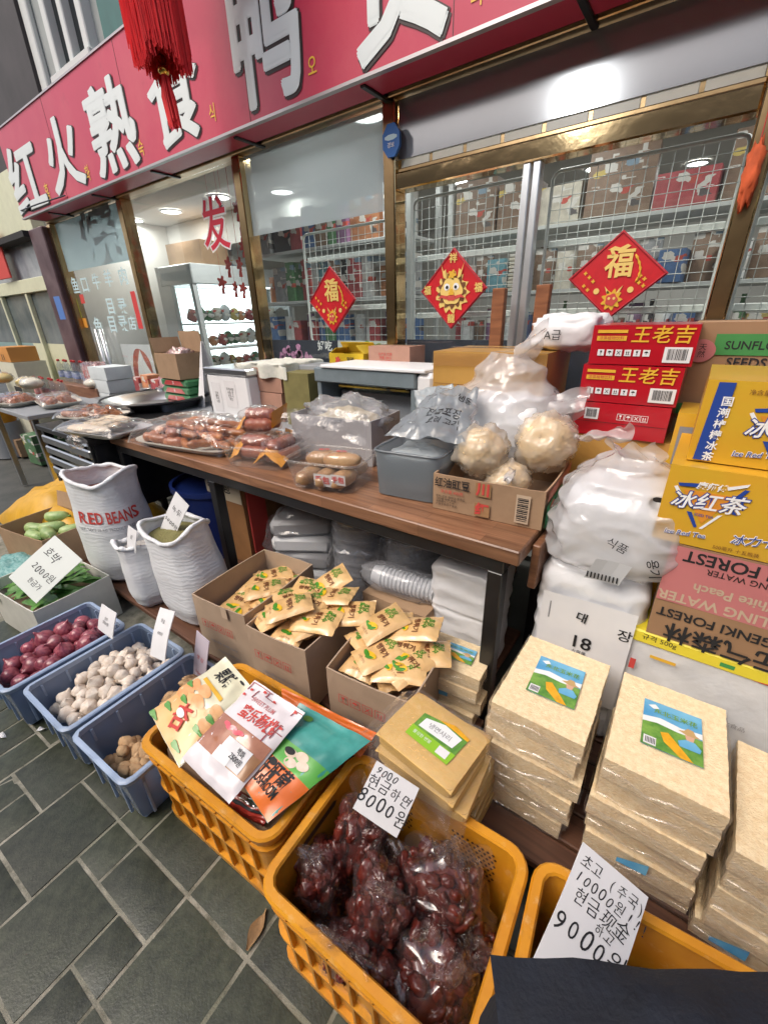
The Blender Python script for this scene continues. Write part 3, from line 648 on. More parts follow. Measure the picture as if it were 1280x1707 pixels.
# ---------------------------------------------------------------- inside the shop
PAL = dict(blue=(.04,.14,.36), green=(.07,.22,.08), red=(.42,.03,.04), white=(.62,.63,.62), orange=(.6,.2,.04), brown=(.24,.14,.08), purple=(.2,.08,.2), grey=(.3,.31,.32), teal=(.1,.34,.42), yellow=(.62,.45,.06), pink=(.55,.22,.28), dark=(.05,.045,.05), cream=(.6,.54,.42))
def printed_mat(name, c):
    """packaging with random printed patches: label blocks in paler and darker tones of the pack colour"""
    m = M_(name, tuple(.72*x+.28*(sum(c)/3) for x in c), .5, var=.2, vscale=20, rnd=.22); n = m.node_tree.nodes; l = m.node_tree.links; p = n['Principled BSDF']; src = p.inputs['Base Color'].links[0].from_socket
    tc = n.new('ShaderNodeTexCoord'); mp = n.new('ShaderNodeMapping'); mp.inputs['Scale'].default_value = (1, .2, 1.5); l.new(tc.outputs['Object'], mp.inputs[0]); vo = n.new('ShaderNodeTexVoronoi'); vo.distance = 'CHEBYCHEV'; vo.inputs['Scale'].default_value = 17; l.new(mp.outputs[0], vo.inputs['Vector'])
    rp = n.new('ShaderNodeValToRGB'); rp.color_ramp.interpolation = 'CONSTANT'; e = rp.color_ramp.elements; e[0].color = (0, 0, 0, 1); e[1].position = .74; e[1].color = (1, 1, 1, 1); sp = n.new('ShaderNodeSeparateColor'); l.new(vo.outputs['Color'], sp.inputs[0]); l.new(sp.outputs[0], rp.inputs[0])
    r2 = n.new('ShaderNodeValToRGB'); r2.color_ramp.interpolation = 'CONSTANT'; cols = [(.6,.58,.54), (.45,.08,.06), (.1,.09,.09), (.55,.42,.12), (.2,.28,.36)]; r2.color_ramp.elements[0].color = (*cols[0], 1); r2.color_ramp.elements[1].position = .35; r2.color_ramp.elements[1].color = (*cols[1], 1)
    for k in (2, 3, 4): q = r2.color_ramp.elements.new(.35+.15*(k-1)); q.color = (*cols[k], 1)
    l.new(sp.outputs[1], r2.inputs[0]); mx = n.new('ShaderNodeMix'); mx.data_type = 'RGBA'; l.new(rp.outputs[0], mx.inputs[0]); l.new(src, mx.inputs[6]); l.new(r2.outputs[0], mx.inputs[7]); l.new(mx.outputs[2], p.inputs['Base Color']); return m
pm = {k: printed_mat('pack_'+k, v) for k, v in PAL.items()}
m_shelf = M_('white_shelf', (.5,.52,.51), .45, var=.03)
def pack_mesh(kind, w, d, h, mat, seed):
    b = MB()
    if kind == 'carton': b = carton_body(w, d, h, .003, seed)
    elif kind == 'pouch':
        b.grid(lambda u, v: ((u-.5)*w, -d*.5*math.sin(math.pi*u)**.6*(1-v**3)-.004, v*h), 8, 6); b.grid(lambda u, v: ((.5-u)*w, d*.5*math.sin(math.pi*u)**.6*(1-v**3)+.004, v*h), 8, 6)
    elif kind == 'jar': b.lathe([(w*.42, 0), (w*.5, .01), (w*.5, h*.7), (w*.42, h*.8), (w*.44, h*.82), (w*.44, h), (0, h)], 12)
    elif kind == 'bottle': b.lathe([(w*.45, 0), (w*.5, .01), (w*.5, h*.6), (w*.2, h*.8), (w*.17, h*.9), (w*.2, h*.9), (w*.2, h), (0, h)], 12)
    elif kind == 'tray_stack':
        for k in range(int(h/.025)): b.cbox(-w/2+.004*(k % 2), w/2-.003*(k % 3), -d/2, d/2-.004*(k % 2), k*.025, k*.025+.021, .004)
    me = bpy.data.meshes.new(kind); me.from_pydata(b.v, [], b.f); me.materials.append(mat)
    bm = bmesh.new(); bm.from_mesh(me); bmesh.ops.recalc_face_normals(bm, faces=bm.faces); bm.to_mesh(me); bm.free()
    if kind in ('jar', 'bottle', 'pouch'): me.polygons.foreach_set('use_smooth', [True]*len(me.polygons)); me.set_sharp_from_angle(angle=R(45))
    return me
_pk = {}
NAMES = dict(carton='carton', pouch='food_pouch', jar='food_jar', bottle='sauce_bottle', tray_stack='tray_stack')
WORDS = dict(carton='carton', pouch='pouch', jar='jar', bottle='bottle', tray_stack='stack of flat trays')
def shelf_row(x0, x1, y, z, items, where, hmax, rnd):
    """fill a shelf from x0 to x1 with (kind, colour, width, height) in turn"""
    x = x0; i = 0
    while x < x1-.04:
        kind, c, w, h = items[i % len(items)]; i += 1; h = min(h, hmax)
        key = (kind, c, w, h)
        if key not in _pk: _pk[key] = pack_mesh(kind, w*.94, .2 if kind != 'pouch' else .07, h, pm[c], len(_pk))
        o = put(_pk[key], NAMES[kind], None, (x+w/2, y+rnd.uniform(-.02, .02), z), (0, 0, rnd.uniform(-.12, .12)))
        tag(o, '%s %s %s' % (c, WORDS[kind], where), WORDS[kind] if kind != 'tray_stack' else 'trays', '%s %ss %s' % (c, WORDS[kind], where)); x += w
def rack(x0, x1, y0, y1, zs, label, top):
    t = thing('shelf_rack', label, 'shelf', (x0, y0, .02), group='white shelf racks inside the shop'); w, d = x1-x0, y1-y0
    for x in (.02, w-.02):
        for y in (.02, d-.02):
            b = MB(); b.cbox(x-.02, x+.02, y-.02, y+.02, 0, top, .003); b.build('upright', m_shelf, t)
    for z in zs:
        b = MB(); b.cbox(.041, w-.041, .0, d, z-.045, z-.02, .003); b.build('shelf_board', m_shelf, t)
    return t
rr = random.Random(3)
ZS = (.85, 1.2, 1.55, 1.95)
rack(-1.9, 1.3, 3.5, 3.95, ZS, 'white shelf rack behind the two right hand mesh panels', 2.3)
W1 = 'on the rack behind the right hand mesh panels'
shelf_row(-1.85, 1.25, 3.63, 1.955, [('carton','brown',.34,.34),('carton','brown',.30,.28),('carton','cream',.3,.22),('carton','brown',.4,.36),('carton','red',.34,.18),('carton','brown',.36,.33)], 'on the top shelf behind the right mesh panels', .5, rr)
shelf_row(-1.85, 1.25, 3.61, 1.555, [('carton','white',.16,.2),('pouch','brown',.15,.26),('carton','teal',.15,.22),('tray_stack','cream',.17,.3),('pouch','brown',.16,.28),('pouch','cream',.14,.24),('pouch','brown',.17,.27),('carton','white',.2,.16),('pouch','grey',.15,.28),('carton','blue',.15,.18),('pouch','brown',.15,.29)], 'on the second shelf behind the right mesh panels', .33, rr)
shelf_row(-1.85, 1.25, 3.6, 1.205, [('pouch','red',.1,.22),('carton','white',.09,.15),('jar','brown',.09,.15),('pouch','purple',.1,.24),('bottle','dark',.07,.26),('pouch','white',.1,.2),('carton','blue',.12,.2),('pouch','pink',.1,.2),('jar','red',.09,.14),('bottle','green',.07,.27),('carton','yellow',.11,.16)], 'on the third shelf behind the right mesh panels', .3, rr)
rack(-3.75, -1.95, 3.05, 3.5, ZS, 'white shelf rack behind the leftmost diamond poster', 2.3)
W2 = 'on the rack behind the leftmost diamond poster'
shelf_row(-3.68, -2.0, 3.2, 1.955, [('carton','grey',.2,.2),('carton','dark',.24,.26),('carton','red',.14,.24),('carton','blue',.16,.3),('carton','brown',.14,.27),('carton','green',.1,.28),('carton','purple',.12,.28),('carton','orange',.34,.28),('carton','white',.2,.34)], 'on the top shelf behind the leftmost diamond', .4, rr)
shelf_row(-3.68, -2.0, 3.18, 1.555, [('pouch','orange',.16,.22),('carton','grey',.2,.28),('carton','green',.1,.31),('carton','green',.1,.3),('carton','red',.11,.32),('carton','white',.08,.3),('carton','teal',.13,.32),('carton','brown',.12,.3),('carton','dark',.1,.31),('carton','red',.14,.3),('carton','white',.1,.32)], 'on the second shelf behind the leftmost diamond', .34, rr)
shelf_row(-3.68, -2.0, 3.17, 1.205, [('carton','blue',.16,.22),('pouch','white',.12,.22),('jar','white',.1,.15),('carton','red',.11,.18),('pouch','purple',.11,.24),('carton','red',.11,.17),('carton','blue',.1,.2),('carton','green',.1,.18)], 'on the third shelf behind the leftmost diamond', .3, rr)
shelf_row(-1.8, 1.2, 3.6, .855, [('pouch','red',.12,.24),('carton','dark',.16,.2),('jar','brown',.1,.16),('pouch','white',.12,.2)], 'on the lowest shelf behind the right mesh panels', .3, rr)

# lit open display fridge behind the doorway
m_fridge = M_('fridge_white', (.66,.70,.71), .35, var=.03); m_lit = lamp_mat('fridge_light', (.86,.97,1.0), 2.4)
X0, X1, Y0, Y1 = -6.05, -5.25, 3.35, 4.95
fr = thing('display_fridge', 'tall white open display fridge glowing inside, behind the red character sticker', 'fridge', (X1, Y0, .02))
b = MB(); b.box(-.8, -.72, 0, 1.6, 0, 2.02); b.build('back_panel', m_fridge, fr)
b = MB(); b.cbox(-.719, .0, 0, 1.6, 1.80, 2.02, .01); b.build('canopy', m_fridge, fr)
b = MB(); b.cbox(-.719, .04, 0, 1.6, 0, .55, .01); b.build('base', m_fridge, fr)
for y in (0, 1.54):
    b = MB(); b.prism([(-.719, .551), (-.52, .551), (-.52, 1.799), (-.719, 1.799)], y, y+.06, 'y'); b.prism([(-.519, .551), (.0, .551), (-.0, .66), (-.519, .66)], y, y+.06, 'y'); b.prism([(-.03, .661), (.03, .661), (-.02, 1.799), (-.08, 1.799)], y, y+.06, 'y'); b.build('side_frame', m_fridge, fr, fix=True)
    b = MB(); b.box(-.518, -.06, y+.025, y+.03, .662, 1.798); b.build('side_glass', m_glass, fr)
b = MB(); b.box(-.715, -.71, .07, 1.53, .6, 1.79); b.build('light_panel', m_lit, fr)
for k, z in enumerate((.75, 1.05, 1.36)):
    b = MB(); b.cbox(-.705, -.2+.06*(2-k), .065, 1.535, z-.02, z, .003); b.build('shelf_board', m_shelf, fr)
    b = MB(); b.box(-.70, -.66, .1, 1.5, z-.034, z-.021); b.build('light_strip', m_lit, fr)
b = MB(); b.box(-.14, -.09, .1, 1.5, 1.785, 1.797); b.build('light_strip', m_lit, fr)  # strip added under the canopy to brighten the goods from the front
GF = [('green', .17, .17), ('orange', .15, .13), ('white', .16, .2), ('green', .16, .14), ('red', .15, .15), ('yellow', .15, .16), ('cream', .17, .17)]
for k, z in enumerate((.77, 1.07, 1.38)):
    for j in range(11):
        c, w, h = GF[(j*3+k*2) % 7]; key = ('f', c, w, h)
        if key not in _pk:
            b = MB(); blob(b, (0, 0, h/2), (w/2, w/2, h/2), len(_pk), .3, 2.5, (12, 8)); me = bpy.data.meshes.new('vegetable_pack'); me.from_pydata(b.v, [], b.f); me.polygons.foreach_set('use_smooth', [True]*len(me.polygons)); me.materials.append(pm[c]); _pk[key] = me
        o = put(_pk[key], 'vegetable_pack', None, (X1-.42+rr.uniform(-.05, .08), Y0+.14+j*.132, z+.02))
        tag(o, '%s vegetable pack on the shelves of the lit display fridge' % c, 'food pack', '%s packs in the display fridge' % c)
# boxes on the fridge and around it
carton('carton', 'long brown carton lying on the display fridge', .7, .4, .26, (-5.66, 3.75, 2.045), .05, m_card, cat='box')
carton('carton', 'white carton behind the brown one on the display fridge', .4, .4, .3, (-5.66, 4.3, 2.045), .1, pm['white'], False)
# red paper decorations hung above the doorway
for k, (px, py, s) in enumerate(((395, 345, .7), (402, 385, .6), (380, 440, .75), (399, 440, .7), (405, 410, .6), (370, 470, .7), (392, 478, .6), (405, 480, .6))):
    c = atY(px, py, 2.75); t = thing('paper_decoration', ('small red paper decoration hanging by the brass post, ' + ('highest of all', 'second from the top', 'lower left one beside the sticker', 'lower one right of centre', 'middle one touching the post', 'bottom left one', 'bottom middle one', 'bottom right one')[k]), 'decoration', c, rr.uniform(-.6, .6), 'red paper decorations in the doorway')
    b = MB(); b.prism([(.05*s*math.cos(a)*(1+.35*math.cos(5*a)), .06*s*math.sin(a)*(1+.35*math.cos(5*a))) for a in [i*.21 for i in range(30)]], -.006, .006, 'y'); b.build('cutout', m_red_ink, t, fix=True)
    b = MB(); b.tube([(0, 0, .05*s), (0, 0, 2.615-c.z)], .0012, 4); b.build('thread', m_red_ink, t)
    b = MB(); b.lathe([(.004, -.06*s), (.012, -.08*s), (.016, -.14*s), (.0, -.14*s)], 8); b.build('tassel', m_red_ink, t)

# ---------------------------------------------------------------- things hung on the shop front
m_fu_red = M_('diamond_red', (.52,.012,.02), .4, var=.12, vscale=20); m_fu_edge = M_('diamond_edge', (.40,.015,.03), .5)
def fan(cx, cz, r, n, k=.3, ph=0): return [(cx+r*math.cos(a)*(1+k*math.cos(n*a+ph)), cz+r*math.sin(a)*(1+k*math.cos(n*a+ph))) for a in [i*2*math.pi/40 for i in range(40)]]
def relief(t, name, poly, y, d, mat):
    b = MB(); b.prism(poly, y-d, y, 'y'); return b.build(name, mat, t, fix=True)
def diamond(label, L, Rt, Tp, Bt, kind):
    l, r, tp, bt = (atY(*p, FY-.03) for p in (L, Rt, Tp, Bt)); cx, cz = (l.x+r.x)/2, (tp.z+bt.z)/2; w, h = (r.x-l.x)/2, (tp.z-bt.z)/2
    t = thing('diamond_poster', label, 'poster', (cx, FY-.03, cz), group='red and gold new year diamonds on the glass'); s = (w+h)/2
    b = MB(); b.prism([(-w, 0), (0, -h), (w, 0), (0, h)], .0, .012, 'y'); b.build('board', m_fu_red, t, fix=True)
    b = MB()
    for (a, c) in (((-w, 0), (0, -h)), ((0, -h), (w, 0)), ((w, 0), (0, h)), ((0, h), (-w, 0))): b.tube([(a[0]*.96, -.002, a[1]*.96), (c[0]*.96, -.002, c[1]*.96)], .003, 5)
    b.build('border', m_fu_edge, t)
    def ch(c, x, z, sz, mat=m_gold_pale, bold=.02, xs=1.0, th=.003): text(c, sz*s, mat, t, T(x*s, -.0015, z*s) @ FRONT, bold=bold, xs=xs, thick=th)
    if kind == 'dragon':
        for c, x, z in (('祥', 0, .74), ('福', -.78, 0), ('福', .78, 0), ('龍', 0, -.74)): ch(c, x, z, .24, bold=.02)
        G = m_gold_pale
        for k, (r0, cz0) in enumerate(((.47, -.08), (.40, -.04))):
            relief(t, 'mane', fan(0, cz0*s, r0*s, 13, .16, k), -.001-.003*k, .003, G if k == 0 else m_brown_ink)
        relief(t, 'face', fan(0, -.04*s, .33*s, 6, .06), -.0075, .003, m_gold_pale)
        for sx in (-1, 1):
            relief(t, 'horn', [(sx*.16*s, .26*s), (sx*.26*s, .30*s), (sx*.34*s, .62*s), (sx*.27*s, .45*s), (sx*.2*s, .5*s)], -.0075, .003, m_gold_pale)
            relief(t, 'eye', fan(sx*.14*s, .07*s, .085*s, 3, .05), -.011, .002, m_white_ink); relief(t, 'pupil', fan(sx*.13*s, .06*s, .04*s, 3, 0), -.0135, .002, m_black_ink)
            relief(t, 'whisker', [(sx*.1*s, -.16*s), (sx*.3*s, -.12*s), (sx*.42*s, -.22*s), (sx*.28*s, -.2*s), (sx*.14*s, -.24*s)], -.011, .002, m_red_ink)
        relief(t, 'nose', fan(0, -.07*s, .075*s, 3, .2, 1.5), -.011, .004, m_gold_ink); relief(t, 'mouth', fan(0, -.2*s, .1*s, 2, .35), -.011, .002, m_red_ink)
        relief(t, 'crown', fan(0, .36*s, .1*s, 5, .3, .3), -.0075, .003, m_gold_ink)
    else:
        ch('福', .04, .22, .62, bold=.022)
        relief(t, 'ribbon', [(-.26*s, .56*s), (-.12*s, .62*s), (.0, .58*s), (.14*s, .64*s), (.22*s, .6*s), (.12*s, .54*s), (0, .51*s), (-.14*s, .54*s)], -.001, .003, m_gold_pale)
        relief(t, 'dragon_head', fan(0, -.5*s, .2*s, 9, .22), -.001, .003, m_gold_ink); relief(t, 'dragon_face', fan(0, -.5*s, .13*s, 5, .1), -.0045, .002, m_red_ink)
        for sx in (-1, 1):
            relief(t, 'horn', [(sx*.07*s, -.36*s), (sx*.13*s, -.36*s), (sx*.2*s, -.2*s), (sx*.12*s, -.28*s)], -.001, .003, m_gold_pale); relief(t, 'eye', fan(sx*.055*s, -.47*s, .03*s, 3, 0), -.007, .001, m_gold_pale)
        relief(t, 'coin', fan(.37*s, -.3*s, .065*s, 3, 0), -.001, .002, m_gold_pale); relief(t, 'coin', fan(-.37*s, -.3*s, .065*s, 3, 0), -.001, .002, m_gold_pale)
        b = MB(); b.tube([(.34*s+.16*s*math.sin(a*1.1), -.002, .42*s-a*.26*s) for a in [i*.22 for i in range(11)]], [.012*s+.022*s*abs(math.sin(i*1.6)) for i in range(11)], 6); b.build('dragon_body', m_gold_ink, t, True)
        for k in range(5): relief(t, 'cloud', fan((-.68+.1*(k % 3))*s, (.1-.09*k)*s, .035*s, 4, .3), -.001, .002, m_gold_ink)
        for k in range(4): relief(t, 'cloud', fan((.52+.1*(k % 2))*s, (-.02-.07*k)*s, .035*s, 4, .3), -.001, .002, m_gold_ink)
diamond('small red diamond poster with gold character, leftmost of the three', (516,502), (592,500), (549,443), (555,555), 'fu')
diamond('red diamond poster with a gold dragon face', (702,486), (811,478), (757,412), (750,548), 'dragon')
diamond('largest red diamond poster with gold character, right of the aluminium stiles', (945,482), (1112,464), (1043,382), (1018,532), 'fu')
# blue octagonal sign on the brass post
c = atY(653, 234, FY-.07); t = thing('octagon_plaque', 'small blue octagonal security plaque on the brass post', 'sign', c)
b = MB(); b.prism([(.058*math.cos(a)*.95, .072*math.sin(a)) for a in [R(22.5+45*i) for i in range(8)]], -.008, .008, 'y'); b.build('plate', M_('plaque_blue', (.02,.13,.42), .35), t, fix=True)
b = MB(); b.prism([(.04*math.cos(a), .012*math.sin(a)+.012) for a in [R(22.5+45*i) for i in range(8)]], -.0095, -.0085, 'y'); b.build('print', m_teal_ink, t, fix=True)
text('경보', .024, m_white_ink, t, T(0, -.0105, -.02) @ FRONT, bold=.01)
# two brown wooden slats and an orange ornament
m_slat = wood_mat('reddish_slat', (.15,.05,.02), (.30,.12,.05), 2)
for lab, p, q in (('brown wooden post left of the aluminium stiles', (834, 480), (842, 590)), ('brown wooden post right of the aluminium stiles', (908, 474), (897, 590))):
    a, c = atY(*p, 2.12), atY(*q, 2.12); t = thing('wooden_slat', lab, 'post', (a.x, 2.12, .0)); b = MB(); b.cbox(-.03, .03, -.02, .02, 0, a.z, .003); b.build('timber', m_slat, t); b = MB(); b.cbox(-.035, .035, -.025, .025, .0, .03, .003); b.build('foot', m_black_steel, t)
c = atY(1252, 290, FY-.08); t = thing('fabric_ornament', 'orange red fabric ornament hanging by the right brass post', 'ornament', c)
b = MB(); blob(b, (0, 0, 0), (.025, .02, .09), 4, .5, 3, (16, 12)); b.build('cloth', M_('orange_cloth', (.55,.10,.03), .8, var=.3), t, True); b = MB(); b.tube([(0, 0, .08), (0, 0, .2), (0, .06, .24)], .002, 5); b.build('cord', m_red_ink, t)
# ---------------------------------------------------------------- the display table
m_table = wood_mat('table_top_wood', (.165,.075,.038), (.34,.175,.095), 1.6, .42, (.42, .045), .15)
TZ = .80; TF = 1.03
tb = thing('display_table', 'long wooden table with black steel legs in front of the shop', 'table', (0, 0, 0))
b = MB(); b.cbox(-2.78, -.30, TF, 1.64, TZ-.048, TZ, .004); b.build('table_top', m_table, tb)
for n, (x0, x1, y0, y1) in (('front_rail', (-2.70, -.345, TF+.012, TF+.062)), ('rear_rail', (-2.70, -.345, 1.56, 1.61)), ('side_rail', (-.395, -.345, TF+.063, 1.559)), ('side_rail', (-2.75, -2.701, TF+.012, 1.61))):
    b = MB(); b.cbox(x0, x1, y0, y1, TZ-.096, TZ-.0485, .003); b.build(n, m_black_steel, tb)
for x in (-2.725, -1.80, -.37):
    for y in (TF+.037, 1.585):
        b = MB(); b.cbox(x-.024, x+.024, y-.024, y+.024, .0, TZ-.0965, .003); b.build('leg', m_black_steel, tb)
m_wood_dark = wood_mat('return_board_wood', (.12,.05,.025), (.24,.11,.055), 2)
b = MB(); b.cbox(-.296, -.272, TF+.1, 1.6, TZ-.17, TZ-.02, .003); b.build('end_board', m_wood_dark, tb)

# black table at the left and its steel rack
bt = thing('side_table', 'black side table left of the wooden display table', 'table', (0, 0, 0))
b = MB(); b.cbox(-3.62, -2.80, .92, 1.62, .755, .79, .004); b.build('table_top', m_black_steel, bt)
for x in (-3.58, -2.85):
    for y in (.96, 1.58):
        b = MB(); b.cbox(x-.025, x+.025, y-.025, y+.025, 0, .754, .003); b.build('leg', m_black_steel, bt)
b = MB(); b.cbox(-2.83, -2.815, .95, 1.6, .3, .753, .003); b.build('side_panel', m_black_steel, bt)
for k in range(4):
    b = MB(); b.cbox(-3.6, -2.84, .925, .945, .74-.075*(k+1), .74-.075*k-.02, .008); b.build('steel_slat', m_steel, bt)

# ---------------------------------------------------------------- goods on the table
m_foam = M_('foam_tray', (.62,.60,.52), .55, var=.05); m_foam_grey = M_('foam_tray_grey', (.45,.45,.44), .5, var=.05)
m_sausage = M_('smoked_sausage', (.30,.08,.02), .32, c2=(.50,.185,.05), vscale=22, bump=.5, bscale=55, rnd=.25, coat=.12)
m_meat = M_('pink_meat', (.44,.18,.09), .35, c2=(.31,.09,.04), vscale=25, bump=.3, bscale=60, rnd=.2, coat=.4)
m_sausage2 = M_('red_sausage', (.22,.045,.025), .35, c2=(.36,.11,.055), vscale=24, bump=.5, bscale=60, coat=.12, rnd=.15)
m_pale = M_('pale_bread', (.66,.52,.36), .6, c2=(.72,.63,.5), vscale=9, bump=.2, bscale=40)
m_orange_wrap = M_('orange_wrapper', (.72,.30,.02), .35, var=.1, coat=.4)
m_bun = M_('brown_roll', (.40,.20,.08), .45, c2=(.60,.38,.18), vscale=10, bump=.15, bscale=40, rnd=.15)
def tray_part(t, w, d, h, mat, lip=.012):
    b = MB(); n = 28
    def rr(u, wx, dy, r=.04):
        a = u*2*math.pi; c, s = math.cos(a), math.sin(a); return (math.copysign(abs(c)**.35, c)*wx/2, math.copysign(abs(s)**.35, s)*dy/2)
    P = [(.84, .0), (.88, .003), (1.0, h), (1.0+lip*3, h+.002), (1.0+lip*3, h-.004), (.99, h-.004), (.86, -.003), (.84, -.004)]
    b.grid(lambda u, v: (lambda k: (*rr(u, w*P[k][0], d*P[k][0]), P[k][1]+.004))(min(7, round(v*7))), n, 7, True)
    b.add([(*rr(i/n, w*.84, d*.84), .004) for i in range(n)], [tuple(range(n))]); return b.build('tray', mat, t, 40)
def cap_path(L, bend, n=7): return [((i/(n-1)-.5)*L, bend*math.cos(math.pi*(i/(n-1)-.5)), 0) for i in range(n)]
def sausage_mesh(name, L, r, bend, mat, seed):
    b = MB(); n = 11; P = cap_path(L, bend, n); R_ = [r*min(1, math.sqrt(max(0, 1-abs(2*i/(n-1)-1)**4))+.08)*(1+.09*math.sin(i*1.9+seed)) for i in range(n)]
    b.tube(P, R_, 10); me = bpy.data.meshes.new(name); me.from_pydata(b.v, [], b.f); me.polygons.foreach_set('use_smooth', [True]*len(me.polygons)); me.materials.append(mat); return me
def cover(t, w, d, h, seed, mat=None, name='film', n=(26, 18), dome=.5, base=.0):
    """stretched film over a heap"""
    b = MB()
    def fn(u, v):
        x, y = (u-.5)*2, (v-.5)*2; k = max(0, (1-x**6))*max(0, (1-y**6)); k = k**dome
        return (x*w/2, y*d/2, base+h*k+.012*k*fbm(x*3+seed, y*3, seed, 1.3, 3)+.006*k*ridged(x*6, y*6, seed))
    b.grid(fn, *n); return b.build(name, mat or m_film, t, True)
# 1 pale flat breads
p = atZ(132, 715, .80); t = thing('bread_tray', 'film wrapped foam tray of pale flat food at the left end of the table', 'food tray', (-2.86, 1.06, .802), R(12))
tray_part(t, .52, .30, .03, m_foam_grey)
for k in range(3):
    b = MB(); blob(b, (-.05+.02*k, -.07+.075*k, .036+.012*k), (.17-.02*k, .055, .022), k+3, .25, 2.2, (22, 12)); b.build('flat_bread', m_pale, t, True)
cover(t, .53, .31, .05, 2.2, base=.024)
b = MB(); blob(b, (.0, -.19, -.01), (.075, .03, .035), 8, .5, 3, (20, 12)); b.build('film_gather', m_film, t, True)
# 2 big sausage tray
t = thing('sausage_tray', 'wide film wrapped tray heaped with reddish sausages', 'food tray', (-2.12, 1.24, .802), R(9)); tray_part(t, .66, .40, .03, m_foam)
sm = [sausage_mesh('sausage', .15, .021, .015*s, m_sausage, s*3) for s in (-1, .4, 1)]; mm = [sausage_mesh('sausage', .12, .026, .012*s, m_meat, s*5) for s in (-1, 1)]
rs = random.Random(11)
for L, (nx, ny, z) in enumerate(((6, 4, .036), (5, 3, .068), (4, 2, .094))):
    for i in range(nx):
        for j in range(ny):
            x = ((i+.5)/nx-.5)*(.60-.1*L); y = ((j+.5)/ny-.5)*(.35-.07*L)
            put(rs.choice(mm if x < -.0 and rs.random() < .75 else sm), 'sausage', t, (x+rs.uniform(-.02, .02), y+rs.uniform(-.015, .015), z+rs.uniform(-.006, .008)), (rs.uniform(-.25, .25), rs.uniform(-.2, .2), rs.uniform(-.7, .9)))
cover(t, .68, .42, .115, 5.3, dome=.45, base=.018, n=(44, 30))
# 3 packs of thick sausages with orange label
def thick_pack(lab, loc, rot, seed):
    t = thing('sausage_pack', lab, 'sausage pack', loc, rot, 'orange labelled sausage packs')
    for k, (y, z) in enumerate(((-.03, .03), (.03, .03), (0, .075))):
        b = MB(); P = [((i/12-.5)*.17, y, z) for i in range(13)]; b.tube(P, [.031*min(1, math.sqrt(max(0, 1-abs(i/6-1)**5))+.1)*(1+.08*math.sin(i*2.2+k)) for i in range(13)], 12); b.build('sausage', m_sausage2, t, True)
    b = MB(); blob(b, (0, 0, .05), (.105, .075, .065), seed, .12, 2.5, (28, 16), .7); b.build('film', m_film, t, True)
    b = MB(); b.grid(lambda u, v: (-.115+.055*u, (v-.5)*.16, .055-.05*abs(v-.5)*2+.012*noise.noise(Vector((u*3, v*4, seed)))+.03*u), 5, 10); b.build('orange_label', m_orange_wrap, t, True)
    b = MB(); b.grid(lambda u, v: (.10+.02*u, (v-.5)*.13, .02+.075*u+.02*v), 4, 6); b.build('orange_label', m_orange_wrap, t, True)
    return t
thick_pack('sausage pack with orange label on top of the clear tub', (-1.68, 1.30, .915), (0, R(-4), R(14)), 1.3)
# 4 clear tubs
def clear_tub(lab, w, d, h, loc, rz, seed):
    t = thing('clear_tub', lab, 'tub', loc, rz, 'clear plastic tubs on the table'); b = MB(); n = 36
    def rr(u, wx, dy):
        a = u*2*math.pi; c, s = math.cos(a), math.sin(a); return (math.copysign(abs(c)**.3, c)*wx/2, math.copysign(abs(s)**.3, s)*dy/2)
    def fn(u, v):
        k = .86+.14*v; x, y = rr(u, w*k, d*k); q = 1+.012*math.sin(u*2*math.pi*9)*(1-v); return (x*q, y*q, v*h)
    b.grid(fn, n, 6, True); b.add([(*rr(i/n, w*.86, d*.86), .0015) for i in range(n)], [tuple(range(n))[::-1]]); b.build('wall', m_clam, t, True)
    b = MB(); b.tube([(*rr(i/n, w*1.02, d*1.02), h) for i in range(n+1)], .005, 6); b.build('rim', m_clam, t, True)
    return t
t = clear_tub('clear plastic tub holding orange labelled sausage packs', .34, .27, .095, (-1.56, 1.21, .802), R(14), 1)
thick_pack('sausage pack with orange label inside the clear tub', (-1.63, 1.22, .808), (0, 0, R(20)), 2.1)
thick_pack('second sausage pack inside the clear tub, on its right', (-1.50, 1.25, .808), (0, 0, R(100)), 3.4)
t = clear_tub('clear plastic tub of bread rolls with red labels', .31, .23, .11, (-1.11, 1.165, .802), R(14), 2)
m_label_pink = M_('red_white_label', (.62,.60,.58), .4)
for k, (x, y, z, rz) in enumerate(((-.07, -.05, .035, 80), (.0, -.05, .035, 95), (.07, -.045, .035, 85), (-.06, .05, .04, 90), (.06, .055, .04, 70), (-.03, .0, .092, 20), (.05, -.01, .094, 8))):
    g = thing('bread_roll', ('front left', 'front middle', 'front right', 'rear left', 'rear right', 'upper left', 'upper right')[k] + ' bread roll in the clear tub with red labels', 'bread roll', Vector((-1.11, 1.165, .806)) + Vector((x*math.cos(R(14))-y*math.sin(R(14)), x*math.sin(R(14))+y*math.cos(R(14)), z)), R(14+rz), 'bread rolls in the clear tub')
    b = MB(); blob(b, (0, 0, 0), (.075, .034, .03), k*1.7, .1, 2.5, (20, 12), .8); b.build('roll', m_bun, g, True)
    b = MB(); blob(b, (0, 0, 0), (.08, .038, .033), k*1.7+.4, .14, 3.5, (24, 14), .8); b.build('wrapper', m_film, g, True)
    if k > 4: text('面包', .022, m_red_ink, g, T(0, 0, .0365), bold=.02); 
for x, z, s in ((.02, .05, 1.2), (.085, .058, 1.0)):
    b = MB(); b.add([(x-.03*s, -.1165, z-.02*s), (x+.03*s, -.1165, z-.02*s), (x+.03*s, -.1185, z+.02*s), (x-.03*s, -.1185, z+.02*s)], [(0, 1, 2, 3)]); b.build('label', m_label_pink, t)
    text('手包', .026*s, m_red_ink, t, T(x, -.1195, z) @ FRONT, bold=.02)
